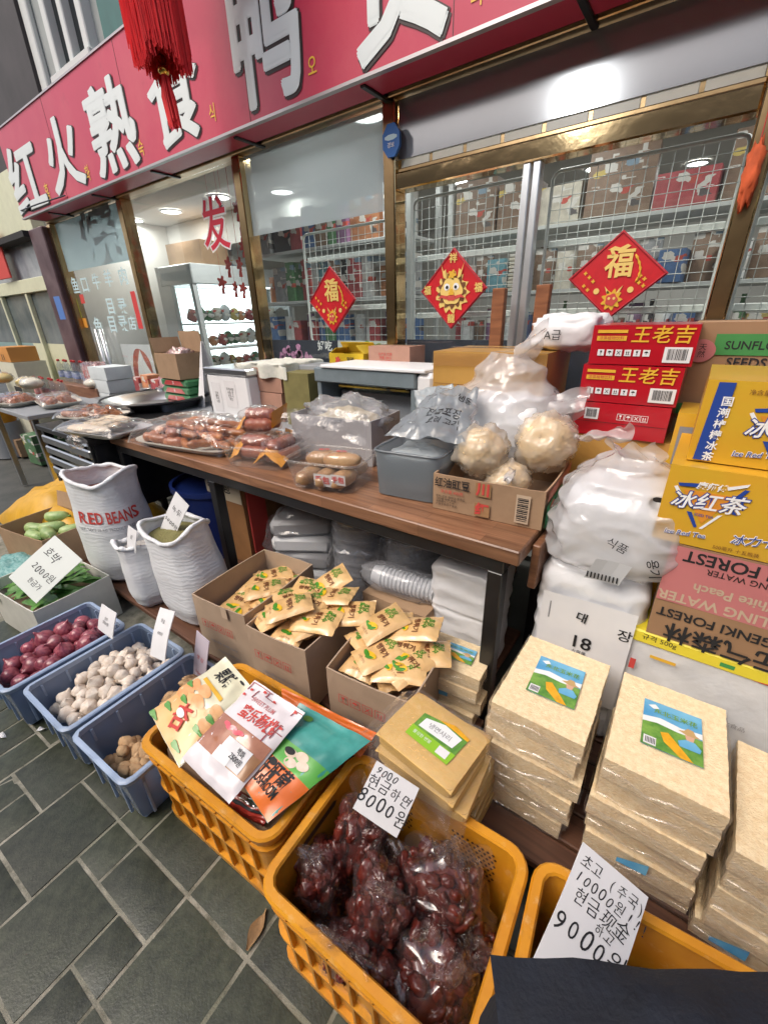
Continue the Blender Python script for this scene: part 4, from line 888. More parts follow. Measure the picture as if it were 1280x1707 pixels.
# grey carton with a film bag behind the tubs
m_grey_card = M_('grey_carton', (.36,.35,.36), .6, var=.08, vscale=6)
t = open_carton('grey_carton', 'grey open carton with a clear film bag spilling out, behind the clear tubs', .44, .26, .20, (-1.32, 1.50, .802), R(6), m_grey_card, m_grey_card, fill=.1)
b = MB(); blob(b, (.02, 0, .17), (.2, .12, .10), 6.1, .3, 2.2, (40, 24), .8); b.build('film_bag', m_film_dull, t, True)
b = MB(); blob(b, (.02, 0, .15), (.16, .1, .07), 9.1, .3, 2.5, (30, 16)); b.build('pale_food', M_('pale_noodles', (.62,.55,.40), .6, c2=(.5,.38,.22), vscale=30), t, True)
b = MB(); b.grid(lambda u, v: (-.235+.47*u, -.145-.05*math.sin(v*2.4)-.012*ridged(u*4, v*4, 2), .235-.23*v+.015*fbm(u*4, v*3, 7)), 30, 16); b.build('film_apron', m_film, t, True)
# grey-blue tub with printed grey bags
m_tub_grey = film('grey_blue_tub', (.72,.76,.78), .72, (.30,.34,.37), .18, 1.5, .2, 8)
m_bag_grey = M_('grey_poly_bag', (.33,.37,.39), .3, var=.12, vscale=6, bump=.5, bscale=14, coat=.3, bdist=.01)
t = thing('grey_tub', 'square grey plastic tub on the table front, left of the brown carton', 'tub', (-.785, 1.285, .802), R(7)); w, d, h = .26, .24, .165
b = MB(); b.grid(lambda u, v: ((lambda a: (math.copysign(abs(math.cos(a))**.25, math.cos(a))*w/2*(.94+.06*v), math.copysign(abs(math.sin(a))**.25, math.sin(a))*d/2*(.94+.06*v), .003+v*h))(u*2*math.pi)), 40, 4, True)
b.add([(math.copysign(abs(math.cos(a))**.25, math.cos(a))*w*.47, math.copysign(abs(math.sin(a))**.25, math.sin(a))*d*.47, .003) for a in [i*math.pi/20 for i in range(40)]], [tuple(range(40))[::-1]]); b.build('wall', m_tub_grey, t, True)
b = MB(); b.tube([(math.copysign(abs(math.cos(a))**.25, math.cos(a))*w/2, math.copysign(abs(math.sin(a))**.25, math.sin(a))*d/2, h+.003) for a in [i*math.pi/20 for i in range(41)]], .005, 6); b.build('rim', m_tub_grey, t, True)
b = MB(); blob(b, (0, 0, .085), (.115, .105, .08), 2.0, .15, 2.4, (24, 14), .6); b.build('grey_filling', m_bag_grey, t, True)
m_bag_clear_grey = film('grey_clear_bag', (.8,.83,.85), .55, (.45,.49,.52), .12, 1.55, .7, 16)
def sheet_bag(name, lab, corners, seed, mat, amp=.02, txt=None, thick=.02):
    """flat poly bag through four world corners tl,tr,br,bl"""
    tl, tr, br, bl = (Vector(c) for c in corners); cen = (tl+tr+br+bl)/4; nrm = (tr-bl).cross(tl-br).normalized(); t = thing(name, lab, 'plastic bag', cen)
    def fn(u, v, s):
        p = tl.lerp(tr, u).lerp(bl.lerp(br, u), v)-cen; e = (math.sin(math.pi*u)*math.sin(math.pi*v))**.5
        return p+nrm*(s*thick*e+amp*(fbm(u*4+seed, v*4, seed, 1, 3)+.6*ridged(u*3+v*2, v*5-u, seed)-.3))
    b = MB(); b.grid(lambda u, v: fn(u, v, 1), 30, 24); b.grid(lambda u, v: fn(u, v, -1), 30, 24); b.build('film', mat, t, True)
    if txt:
        for s, u, v, sz in txt:
            me = text_mesh(s, 1, .01)
            for q in me.vertices: q.co = fn(min(max(u+q.co.x*sz, 0), 1), min(max(v-q.co.y*sz*1.1, 0), 1), 1)+nrm*.002
            me.materials.append(m_black_ink); put(me, 'lettering', t)
    return t
tl, tr, br, bl = atY(728, 648, 1.50), atY(800, 648, 1.48), atY(775, 738, 1.25), atY(640, 728, 1.2)
sheet_bag('grey_bag', 'grey printed plastic bag slumped over the grey tub', (tl, tr, br, bl), 3.0, m_bag_clear_grey, .02, (('진공포장', .62, .62, .14), ('오리 고기', .66, .76, .11), ('냉동', .82, .3, .12)), .025)
sheet_bag('grey_bag', 'plain grey bag behind the printed bag on the grey tub', (atY(690, 650, 1.55), atY(755, 640, 1.56), atY(770, 700, 1.5), atY(700, 720, 1.4)), 5.0, m_bag_grey, .015)

# brown carton with red and green print holding puffed snack bags
t = open_carton('snack_carton', 'open brown carton with black Chinese print and a green side, at the table corner', .36, .36, .125, (-.485, 1.355, .802), R(4), m_card, m_card_in, flaps=(('b', .09, -12),), fill=.03)
FYc = -.1885
text('红油豇豆', .036, m_black_ink, t, T(-.11, FYc, .098) @ FRONT, bold=.015, xs=.85)
text('净含量 400克', .014, m_red_ink, t, T(-.11, FYc, .07) @ FRONT)
text('配料 豇豆 植物油 食用盐\n白砂糖 味精 辣椒\n保质期十二个月\n贮存于阴凉干燥处', .0095, m_black_ink, t, T(-.165, FYc, .037) @ FRONT, align='LEFT')
for z, s in ((.098, '川'), (.030, '红')):
    quad(t, 'tape_print', m_tape_brown, -.005, z, .05, .045, FYc+.0005); text(s, .045, m_red_ink, t, T(-.005, FYc-.001, z) @ FRONT, bold=.04)
quad(t, 'barcode', m_card_pale, .12, .06, .042, .092, FYc+.0004)
b = MB()
for k in range(13): b.box(.104, .136, FYc-.0008, FYc-.0002, .022+k*.006, .022+k*.006+.0015+.002*((k*7) % 3)/2)
b.build('barcode_lines', m_black_ink, t)['kind'] = 'stuff'
m_green_print = M_('green_carton_print', (.03,.25,.09), .6, var=.08)
b = MB(); b.add([(.1875, -.175, .004), (.1875, .175, .004), (.1875, .175, .06), (.1875, -.02, .085), (.1875, -.175, .078)], [(0, 1, 2, 3, 4)]); b.build('green_print', m_green_print, t)
b = MB(); b.prism([(-.1+.035*math.cos(a), .045+.03*math.sin(a)) for a in [i*.4 for i in range(16)]], .188, .1884, 'x'); b.build('fruit_print', M_('fruit_print', (.6,.18,.1), .5), t, fix=True)
b = MB(); b.add([(.1876, -.175, .09), (.1876, .175, .09), (.1876, .175, .12), (.1876, -.175, .12)], [(0, 1, 2, 3)]); b.build('red_print', M_('faded_red_print', (.45,.16,.1), .7), t)
m_puff = M_('puffed_snack', (.72,.50,.25), .7, c2=(.82,.66,.40), vscale=60, bump=.4, bscale=60, rnd=.12)
m_snackfilm = film('snack_bag_film', (.95,.95,.95), .38, (.86,.80,.70), .16, 1.5, .5, 6, 18)
def snack_bag(lab, c, r, seed, tail):
    t = thing('snack_bag', lab, 'snack bag', c, 0, 'knotted bags of puffed snacks'); rs = random.Random(int(seed*10)); b = MB()
    blob(b, (0, 0, 0), (r*.9,)*3, seed, .12, 2.5, (30, 20)); b.build('snack_core', m_puff, t, True)
    me = None
    for k in range(150):
        z = 1-2*(k+.5)/150; a = k*2.4; q = math.sqrt(1-z*z); p = Vector((q*math.cos(a), q*math.sin(a), z*.95))*r*(.85+.1*noise.noise(Vector((a, z*4, seed))))
        if me is None:
            b = MB(); blob(b, (0, 0, 0), (r*.13, r*.085, r*.05), 1, .6, 3, (8, 5)); o = b.build('puff', m_puff, t, True, p, (a, z*3, k)); me = o.data
        else: put(me, 'puff', t, p, (a, z*3, k))
    b = MB(); blob(b, (0, 0, 0), (r*1.06, r*1.06, r*1.05), seed+3, .22, 2.6, (40, 26)); b.build('film', m_snackfilm, t, True)
    tv = Vector(tail); b = MB(); n = 10
    b.grid(lambda u, v: tv*(u*1.0)+Vector((0, 0, (v-.5)*(.018+.045*abs(u-.25))))+Vector((.012*math.sin(u*7+v*3), .02*math.sin(v*6+u*4), .006*math.sin(u*20))), 16, 5, M=T(*(tv.normalized()*r*.98))); b.build('knot_tail', m_milky, t, True)
c1 = atY(908, 738, 1.43); c2 = atY(802, 752, 1.32)
snack_bag('round knotted bag of yellow puffed snacks on the right of the brown carton', c1, .093, 1.2, (.16, -.03, .05))
snack_bag('bag of orange puffed snacks on the left of the brown carton', c2, .085, 2.6, (-.03, .02, .06))
c3 = Vector((-.46, 1.33, .88)); snack_bag('third bag of puffed snacks deep inside the brown carton', c3, .075, 3.3, (.02, -.05, .03))
# big white plastic bag behind
c = atY(840, 680, 1.60)
t = thing('white_plastic_bag', 'big knotted white plastic bag behind the puffed snacks', 'plastic bag', (c.x, 1.62, .84)); 
bag_mesh([(0, .35), (.04, .9), (.15, 1.0), (.26, .85), (.36, .55), (.43, .28)], .25, .16, 4.0, .016, (110, 76), 8).build('bag', m_milky, t, True)
b = MB(); blob(b, (0, 0, .14), (.2, .13, .15), 1.5, .15, 2, (24, 14), .7); b.build('white_contents', m_white_plastic, t, True)
for pts, nm in (([(.02, 0, .38), (.06, -.01, .44), (.12, -.02, .50)], 'ear'), ([(.1, -.02, .22), (.2, -.05, .24), (.30, -.07, .29)], 'ear')):
    b = MB(); P = [Vector(q) for q in pts]
    b.grid(lambda u, v: P[0].lerp(P[1], min(1, u*2)).lerp(P[2], max(0, u*2-1))+Vector((0, .03*math.sin(v*6+u*3), (v-.5)*(.15-.07*u)+.012*math.sin(v*16+u*6))), 16, 14); b.build(nm, m_milky, t, True)

# ---------------------------------------------------------------- back bench and what stands on it
bk = thing('back_bench', 'low grey bench along the shop front behind the display table', 'bench', (0, 0, 0))
b = MB(); b.cbox(-4.3, 1.4, 1.72, 2.2, .74, .78, .005); b.build('bench_top', m_grey_plastic, bk)
for x in (-4.2, -2.9, -1.5, -.1, 1.3):
    for y in (1.76, 2.16):
        b = MB(); b.cbox(x-.02, x+.02, y-.02, y+.02, 0, .739, .003); b.build('leg', m_black_steel, bk)
BZ = .782
t = thing('steel_lidded_bin', 'white square bin with a grey steel lid on the back bench', 'bin', (-2.62, 1.98, BZ))
b = MB(); b.cbox(-.225, .225, -.2, .2, 0, .285, .012); b.build('body', m_white_plastic, t); b = MB(); b.cbox(-.235, .235, -.21, .21, .2855, .33, .008); b.build('lid', m_steel, t)
quad(t, 'notice', m_paper, -.13, .13, .1, .2, -.2015); quad(t, 'notice', m_paper, .03, .16, .12, .18, -.2015); text('주의사항\n사용 전\n반드시\n확인', .022, m_black_ink, t, T(.03, -.2025, .16) @ FRONT); text('안내\n품목\n가격\n수량', .02, m_black_ink, t, T(-.13, -.2025, .13) @ FRONT)
b = MB(); b.box(.2255, .227, -.03, .05, .1, .14); b.box(.2255, .227, -.03, .05, .17, .21); b.build('handle_print', m_black_ink, t); b = MB(); b.tube([(-.23, -.19, .02), (-.235, -.19, .28)], .008, 6); b.build('corner_rod', m_steel, t)
# white paper cone
c = atY(344, 610, 2.02); t = thing('paper_cone', 'white folded paper standing like a cone left of the steel lidded bin', 'paper', (c.x, 2.02, BZ)); b = MB(); b.grid(lambda u, v: ((.13*(1-v)+.01)*math.cos(u*5), (.1*(1-v)+.008)*math.sin(u*5), v*.48), 20, 8); b.build('sheet', m_paper, t, True)
# pinkish cartons with a white cloth
xc = atY(462, 640, 2.0).x
carton('carton', 'pinkish carton under the white cloth', .36, .3, .18, (xc, 2.02, BZ), 0, m_card_pink); carton('carton', 'upper pinkish carton directly below the white cloth', .34, .3, .15, (xc+.01, 2.02, BZ+.185), .04, m_card_pink)
m_cloth = M_('patterned_white_cloth', (.70,.69,.62), .9, c2=(.58,.6,.52), vscale=45, bump=.3, bscale=60)
t = thing('cloth', 'white patterned cloth draped over the pinkish cartons', 'cloth', (xc+.01, 2.02, BZ+.345)); b = MB()
def clothfn(u, v):
    x, y = (u-.5)*.56, (v-.5)*.48; z = .012+.018*abs(fbm(x*9, y*9, 3, 1, 3))
    ox = max(0, abs(x)-.185); oy = max(0, abs(y)-.165)
    if oy > 0 and y < 0: return (x, -.166-.02*math.sin(x*30), z-oy*1.1)
    if ox > 0: return (math.copysign(.187+.01*math.sin(y*30), x), y, z-ox*.9)
    return (x, y, z)
b.grid(clothfn, 40, 34); b.build('fabric', m_cloth, t, True)
xg = atY(512, 640, 1.98).x; carton('carton', 'olive green carton right of the pinkish ones', .2, .3, .32, (xg+.02, 2.0, BZ), .1, M_('olive_carton', (.19,.17,.06), .75, var=.15), True)
# small kitchen scale / grey warmer with white top
t = thing('warming_cabinet', 'low grey cabinet with a white lid behind the grey carton', 'cabinet', (atY(628, 640, 1.85).x, 1.9, BZ)); m_bluegrey = M_('blue_grey_metal', (.16,.20,.22), .4, var=.1)
b = MB(); b.cbox(-.36, .3, -.15, .15, .3, .375, .006); b.build('hood', m_bluegrey, t)
for x in (-.35, .27):
    b = MB(); b.cbox(x, x+.03, -.14, .14, 0, .299, .003); b.build('side_panel', m_bluegrey, t)
b = MB(); b.cbox(-.3, .36, -.16, .15, .3755, .392, .004); b.build('white_lid', m_white_plastic, t); b = MB(); b.cbox(.301, .40, -.15, .13, .27, .375, .02); b.build('end_cap', m_white_plastic, t)
b = MB(); b.cbox(-.3, .26, .0, .14, .0, .24, .006); b.build('drawer', m_grey_plastic, t); b = MB(); b.tube([(-.2, -.12, .285), (.25, -.12, .285)], .008, 8); b.build('yellow_bar', M_('yellow_black_bar', (.6,.4,.03), .5, c2=(.05,.04,.03), vscale=12, stretch=(1,.1,.1)), t, True)  # bar mottled yellow and near-black
# cartons on the window ledge
lz = 1.13
b = MB(); b.cbox(-2.72, -1.12, 2.03, 2.235, lz-.03, lz-.002, .004); lg = b.build('ledge_shelf', m_grey_plastic); tag(lg, 'narrow grey ledge under the leftmost diamond carrying small cartons', 'shelf')
for x in (-2.6, -1.2):
    b = MB(); b.cbox(x-.015, x+.015, 2.205, 2.235, .78, lz-.031, .002); b.build('bracket', m_black_steel, lg)
x = atY(577, 590, 2.06).x; m_yel_card = M_('yellow_carton', (.62,.42,.02), .5, var=.06)
t = open_carton('yellow_carton', 'open yellow carton with black print on the window ledge', .27, .15, .075, (x, 2.13, lz), 0, m_yel_card, m_card_in, flaps=(('b', .07, -35), ('r', .07, -50), ('l', .06, -60)), fill=.03); text('밀면', .03, m_black_ink, t, T(.04, -.0822, .04) @ FRONT, bold=.02); b = MB(); b.prism(fan(-.06, .038, .018, 5, .2), -.0828, -.0822, 'y'); b.build('emblem', m_red_ink, t, fix=True)
x = atY(650, 590, 2.06).x; t = carton('carton', 'brown carton beside the open yellow one on the window ledge', .28, .16, .12, (x, 2.125, lz), 0, m_card_pink, True); text('农产品 优质\n净重 10KG\n小心轻放', .018, m_red_ink, t, T(-.02, -.0845, .06) @ FRONT)
x = atY(762, 575, 2.05).x; t = carton('carton', 'white carton with green corner marks left of the wooden posts', .36, .2, .36, (x, 2.05, BZ), 0, M_('cream_carton', (.56,.52,.44), .7, var=.05), True)
for dx, dz in ((-.155, .335), (.155, .335)): quad(t, 'green_mark', m_green_ink, dx, dz, .03, .04, -.1055)
# ---------------------------------------------------------------- stacked cartons at the right
m_orange = M_('orange_crate_plastic', (.55,.215,.012), .42, c2=(.72,.335,.02), vscale=5, bump=.2, bscale=70, coat=.1, detail=9); add_grime(m_orange, (.16,.075,.02), 7, .53, .72, .6); add_grime(m_orange, (.70,.48,.22), 30, .58, .72, .5)
m_redbox = M_('glossy_red_carton', (.42,.008,.018), .28, var=.06, vscale=5, coat=.5, bump=.1, bscale=8)
m_yellowbox = M_('glossy_yellow_carton', (.66,.335,.03), .33, c2=(.60,.40,.03), vscale=4, coat=.4, bump=.12, bscale=7)
m_pinkbox = M_('pink_carton_print', (.50,.17,.17), .55, var=.06, vscale=4); m_brownbox = M_('brown_drink_carton', (.31,.18,.095), .75, var=.08, vscale=5, bump=.1)
m_yellow_print = M_('bright_yellow_print', (.72,.60,.04), .45); m_blue_print = M_('deep_blue_print', (.02,.06,.30), .45); m_greenbox = M_('green_stripe', (.05,.24,.06), .6, var=.06)
m_grey_print = M_('grey_print', (.25,.25,.27), .6); m_white_wrap = M_('white_film_wrap', (.62,.63,.64), .3, var=.1, vscale=9, bump=.5, bscale=20, coat=.4, bdist=.008)
def barcode(t, cx, cz, w, h, y, n=14, paper=m_paper):
    quad(t, 'barcode_label', paper, cx, cz, w, h, y); b = MB(); r = random.Random(int((cx+cz)*1000)); x = cx-w*.36
    while x < cx+w*.36:
        q = r.choice((.6, 1, 1.6))*w*.018; b.add([(x, y-.0008, cz-h*.32), (x+q, y-.0008, cz-h*.32), (x+q, y-.0008, cz+h*.38), (x, y-.0008, cz+h*.38)], [(0, 1, 2, 3)]); x += q+r.choice((.6, 1, 1.4))*w*.022
    b.build('barcode_lines', m_black_ink, t)['kind'] = 'stuff'
def care_marks(t, cx, cz, s, n, y, mat_frame, mat_sym, framed=True, gap=1.25):
    """printed handling symbols: glass, umbrella, no hooks, this way up"""
    for k in range(n):
        x = cx+(k-(n-1)/2)*s*gap
        if framed:
            b = MB(); e = s*.06
            for (x0, x1, z0, z1) in ((x-s/2, x+s/2, cz-s/2, cz-s/2+e), (x-s/2, x+s/2, cz+s/2-e, cz+s/2), (x-s/2, x-s/2+e, cz-s/2+e, cz+s/2-e), (x+s/2-e, x+s/2, cz-s/2+e, cz+s/2-e)): b.add([(x0, y, z0), (x1, y, z0), (x1, y, z1), (x0, y, z1)], [(0, 1, 2, 3)])
            b.build('care_frame', mat_frame, t)
        else: quad(t, 'care_frame', mat_frame, x, cz, s, s, y)
        b = MB(); q = s*.3; yy = y-.0007
        def P(pts): b.add([(x+a*q, yy, cz+c*q) for a, c in pts], [tuple(range(len(pts)))])
        j = k % 4
        if j == 0: P([(-.6, 1), (.6, 1), (.35, .1), (.1, -.1), (.1, -.7), (.5, -1), (-.5, -1), (-.1, -.7), (-.1, -.1), (-.35, .1)])
        elif j == 1: P([(-1, .1), (-.7, .7), (0, 1), (.7, .7), (1, .1), (.1, .1), (.1, -.9), (-.1, -.9), (-.1, .1)])
        elif j == 2: P([(-1, .9), (-.7, 1), (0, .2), (.7, 1), (1, .9), (.2, 0), (1, -.9), (.7, -1), (0, -.2), (-.7, -1), (-1, -.9), (-.2, 0)])
        else:
            for o in (-.5, .5): P([(o-.16, -.8), (o+.16, -.8), (o+.16, .2), (o+.4, .2), (o, .9), (o-.4, .2), (o-.16, .2)])
            P([(-1, -1.05), (1, -1.05), (1, -.88), (-1, -.88)])
        b.build('care_symbol', mat_sym, t)
# red drink cartons
RX0, RW, RYF = -.185, .285, 1.60
def red_carton(lab, z, h, top, x=RX0, rz=0):
    t = carton('drink_carton', lab, RW, .36, h-.002, (x, RYF+.18, z), rz, m_redbox, False, group='red drink cartons stacked on tan ones', bulge=.002); y = -.1835
    if top:
        text('王老吉', .052, m_gold_ink, t, T(.05, y, h*.72) @ FRONT, bold=.012, spacing=1.12, shear=.1)
        quad(t, 'gold_strip', m_gold_ink, -.085, h*.66, .085, .014, y); quad(t, 'gold_strip', m_gold_ink, -.085, h*.83, .085, .009, y); text('凉茶植物饮料', .012, m_red_ink, t, T(-.085, y-.0007, h*.66) @ FRONT)
        care_marks(t, -.045, h*.3, .019, 6, y, m_paper, m_black_ink, False, 1.35); barcode(t, .1, h*.27, .07, .044, y)
    else:
        barcode(t, -.085, h*.66, .045, .038, y, 9); care_marks(t, .04, h*.62, .021, 4, y, m_white_ink, m_white_ink, True, 1.1); quad(t, 'flap_line', m_sign_dark, 0, h*.42, RW, .0016, y)
    return t
red_carton('topmost red drink carton with gold characters', 1.243, .118, True, RX0, R(1.5))
red_carton('second red drink carton with gold characters, under the topmost', 1.122, .12, True, RX0-.008)
red_carton('lowest red drink carton with small white barcode and no characters', 1.008, .113, False, RX0-.012, R(-1))
t = carton('tan_carton', 'tan carton with a black label directly under the red drink cartons', .32, .36, .155, (-.185, RYF+.19, .85), R(1), m_card_tan, True); quad(t, 'black_label', m_black_ink, .055, .05, .12, .025, -.1855); text('净含量 12L', .017, m_white_ink, t, T(.055, -.1865, .05) @ FRONT, bold=.02)
carton('tan_carton', 'lowest tan carton under the red drink cartons, partly behind the white bag', .33, .36, .83, (-.185, RYF+.19, .016), 0, m_card_tan, True)
# big glossy tan carton with tape
t = carton('tan_carton', 'large glossy tan carton wrapped in tape behind the white plastic bag', .46, .34, .485, (-.70, 1.80, BZ), R(1), m_card_tan, True, bulge=.006)
b = MB(); b.grid(lambda u, v: ((u-.5)*.462, -.1785-.002*ridged(u*9, v*3, 2), .43+.05*v), 24, 3); b.build('tape_band', m_tape, t, True)
quad(t, 'flap_line', m_brown_ink, 0, .36, .44, .002, -.1775)
# white bag lying on it
c = atY(950, 558, 1.85); t = thing('folded_white_bag', 'white folded sack lying on the large tan carton, below the largest diamond', 'sack', (c.x, 1.85, 1.272)); b = MB(); blob(b, (0, 0, .055), (.125, .12, .065), 3.7, .2, 2.4, (36, 22), .55); b.build('bag', M_('white_woven', (.68,.68,.69), .5, var=.05, bump=.4, bscale=25), t, True)
text('A급', .04, m_black_ink, t, T(-.03, -.128, .05) @ FRONT)
# sunflower seed carton
t = carton('seed_carton', 'brown carton with green bands reading SUNFLOWER SEEDS', .52, .32, .30, (.20, 1.95, 1.06), 0, m_brownbox, True); y = -.1655
quad(t, 'green_band', m_greenbox, .03, .235, .455, .062, y); quad(t, 'green_band', m_greenbox, 0, .03, .52, .035, y)
text('SUNFLOWER', .034, m_black_ink, t, T(-.17, y-.0008, .232) @ FRONT, bold=.012, align='LEFT'); text('SEEDS', .038, m_black_ink, t, T(-.105, y-.0004, .182) @ FRONT, bold=.012); text('해바라기씨', .024, m_black_ink, t, T(-.12, y-.0004, .142) @ FRONT); text('原香瓜子', .03, m_black_ink, t, T(-.115, y-.0004, .108) @ FRONT, bold=.012)
b = MB(); b.prism(fan(-.16, .09, .028, 12, .18), y-.001, y-.0003, 'y'); b.build('flower_print', m_brown_ink, t, fix=True)
b = MB(); b.prism(fan(-.225, .215, .035, 3, .03), y-.001, y-.0003, 'y'); b.build('emblem', m_pinkbox, t, fix=True); text('天\n然', .022, m_black_ink, t, T(-.225, y-.0014, .215) @ FRONT)
carton('plain_carton', 'plain brown carton carrying the SUNFLOWER SEEDS carton', .54, .34, 1.035, (.20, 1.95, .02), 0, m_card, True)
# yellow iced tea cartons, pink water carton and film wrapped carton
CX = .235
def tri_logo(t, cx, cz, s, y):
    def poly(nm, pts, mat, k): 
        b = MB(); b.add([(cx+a*s, y-.0006*k, cz+c*s) for a, c in pts], [tuple(range(len(pts)))[::-1]]); b.build(nm, mat, t, fix=True)
    for i, (m1, m2) in enumerate(((m_blue_print, m_white_ink),)):
        poly('logo_bar', [(-1, .62), (-.35, .7), (-.35, .55), (-.95, .5)], m_blue_print, 1); poly('logo_bar', [(.45, .72), (1.05, .95), (1.0, .82), (.5, .6)], m_white_ink, 1)
        poly('logo_bar', [(.95, .72), (1.1, .72), (.72, .1), (.6, .15)], m_blue_print, 1); poly('logo_bar', [(-1.1, .45), (-1.0, .5), (-.72, .1), (-.84, .05)], m_white_ink, 1)
        poly('logo_bar', [(-.5, -.45), (-.34, -.45), (-.05, -1.0), (-.14, -1.05)], m_blue_print, 1); poly('logo_bar', [(.45, -.4), (.58, -.36), (.12, -1.05), (.02, -1.05)], m_white_ink, 1); poly('logo_field', [(-.8, .4), (.8, .4), (.05, -.85)], M_('logo_orange', (.68,.27,.03), .4), .5)
    M0 = T(cx, y-.0012, cz-.02*s) @ FRONT @ RZ(3)
    text('冰红茶', .74*s, m_blue_print, t, M0, bold=.055, shear=.25, name='logo_shadow'); text('冰红茶', .74*s, m_white_ink, t, T(0, -.0012, 0) @ M0, bold=.015, shear=.25); text('康师傅', .3*s, m_white_ink, t, T(cx+.02*s, y-.0012, cz+.62*s) @ FRONT, bold=.03, shear=.2)
    text('ICED TEA', .14*s, m_blue_print, t, T(cx+.05*s, y-.0012, cz-.52*s) @ FRONT, bold=.01)
def tea_carton(lab, z, h, x, yb, w, lx, lz, side):
    t = carton('tea_carton', lab, w, .34, h, (x, yb+.17, z), 0, m_yellowbox, False, group='yellow iced tea cartons', bulge=.003); y = -.1735
    tri_logo(t, lx, lz, .062, y)
    text('冰力十足', .026, m_white_ink, t, T(lx+.115, y-.0004, lz-.07) @ FRONT @ RZ(8), bold=.05, shear=.3); text('冰力十足', .026, m_blue_print, t, T(lx+.115, y-.0016, lz-.07) @ FRONT @ RZ(8), bold=.0, shear=.3)
    text('Ice Red Tea', .017, m_white_ink, t, T(-w/2+(.12 if side else .062), y-.0004, .03) @ FRONT @ RZ(4), bold=.06, shear=.2); text('Ice Red Tea', .017, m_blue_print, t, T(-w/2+(.12 if side else .062), y-.0016, .03) @ FRONT @ RZ(4), shear=.2)
    if side:
        b = MB(); b.add([(-w/2+.012, y, .004), (-w/2+.042, y, .004), (-w/2+.05, y, h-.004), (-w/2+.02, y, h-.004)], [(0, 1, 2, 3)]); b.build('blue_band', m_blue_print, t)
        for k, c in enumerate('国潮柠檬冰茶'): text(c, .022, m_white_ink, t, T(-w/2+.044-.0012*k, y-.0008, h-.045-.025*k) @ FRONT, bold=.02)
        text('净含量 500ml', .012, m_brown_ink, t, T(-w/2+.11, y-.0004, h-.022) @ FRONT)
    else: text('500毫升 十五瓶装', .011, m_brown_ink, t, T(lx+.08, y-.0004, .012) @ FRONT)
    return t
tea_carton('upper yellow iced tea carton with a blue side band', 1.075, .183, CX+.02, 1.20, .49, -.09, .09, True)
tea_carton('lower yellow iced tea carton, resting on the pink water carton', .878, .193, CX, 1.155, .50, -.165, .115, False)
t = carton('water_carton', 'pink and brown sparkling water carton standing upside down', .46, .34, .278, (CX+.025, 1.325, .597), 0, m_brownbox, False, bulge=.003); y = -.1735
quad(t, 'pink_band', m_pinkbox, 0, .195, .46, .16, y)
U = RZ(180)
for s, sz, x, z, mt, bo in (('元气森林', .062, -.07, .03, m_black_ink, .02), ('GENKI FOREST', .036, -.10, .083, m_black_ink, .02), ('SPARKLING WATER', .037, -.065, .135, m_card_pale, .02), ('White Peach', .034, -.075, .175, m_card_pale, .02), ('SPARKLING WATER', .022, -.05, .225, m_sign_dark, .01), ('GENKI FOREST', .042, -.06, .255, m_black_ink, .02)):
    text(s, sz, mt, t, T(x, y-.0008, z) @ FRONT @ U, bold=bo)
t = carton('wrapped_carton', 'white film wrapped carton with a yellow lid under the pink water carton', .50, .36, .44, (CX+.01, 1.34, .155), 0, m_white_wrap, False, bulge=.006); y = -.188
b = MB(); b.cbox(-.253, .253, -.1865, .183, .40, .441, .005); b.build('yellow_lid', m_yellow_print, t)
b = MB(); b.add([(.02, -.1875, .404), (.25, -.1875, .404), (.25, -.1875, .43)], [(0, 1, 2)]); b.build('red_wedge', m_red_ink, t)
quad(t, 'green_badge', m_green_ink, -.03, .42, .03, .012, -.1875); quad(t, 'red_mark', m_red_ink, -.225, .33, .014, .035, y-.008); quad(t, 'gold_streak', m_gold_ink, -.16, .375, .06, .01, y-.008)
text('品名 膨化食品', .016, m_grey_print, t, T(.0, y-.009, .25) @ FRONT); text('규격 500g', .02, m_black_ink, t, T(-.18, -.1875, .425) @ FRONT)
t = carton('side_carton', 'narrow yellow carton with a grey front panel between the red and the yellow cartons', .085, .2, 1.10, (.005, 1.66, .016), 0, m_yellowbox, False); quad(t, 'grey_panel', m_grey_print, .0, 1.0, .06, .12, -.1035); quad(t, 'orange_mark', m_orange, .0, .90, .07, .04, -.1035)

# ---------------------------------------------------------------- white bales beside the table
m_bale = M_('white_bale_film', (.74,.75,.77), .28, var=.05, vscale=6, bump=0, coat=.4); add_crinkle(m_bale, 12, .5, .008)
def bale(name, lab, w, d, prof, loc, rz, seed, crumple=.012, mat=None, square=.35, n=(64, 60), sc=9):
    t = thing(name, lab, 'bale', loc, rz); b = bag_mesh(prof, w/2, d/2, seed, crumple, n, sc, square=square); b.build('wrapping', mat or m_bale, t, True); return t
t = bale('container_bale', 'tall white wrapped bale printed with the number 18, right of the table', .30, .28, [(0, .9), (.02, 1), (.3, 1.0), (.55, .98), (.60, .85), (.62, .3)], (-.13, 1.29, .122), R(4), 2.0, .007)
b = MB(); b.grid(lambda u, v: ((u-.5)*.25, -.152-.0015*math.sin(u*9), .16+.36*v), 8, 8); lab = b.build('paper_sleeve', m_paper, t, True)
text('18', .062, m_black_ink, t, T(.0, -.1545, .37) @ FRONT, bold=.012); text('大容量', .014, m_black_ink, t, T(.0, -.1545, .335) @ FRONT); text('대', .036, m_black_ink, t, T(-.01, -.1545, .46) @ FRONT @ RZ(-8), bold=.02); text('장', .042, m_black_ink, t, T(.105, -.1545, .44) @ FRONT, bold=.01); quad(t, 'fold_line', m_grey_print, -.1, .46, .004, .06, -.1542)
t = thing('white_bag_bundle', 'puffy white plastic bag of containers sitting on the bale marked 18', 'plastic bag', (-.105, 1.29, .725), R(4))
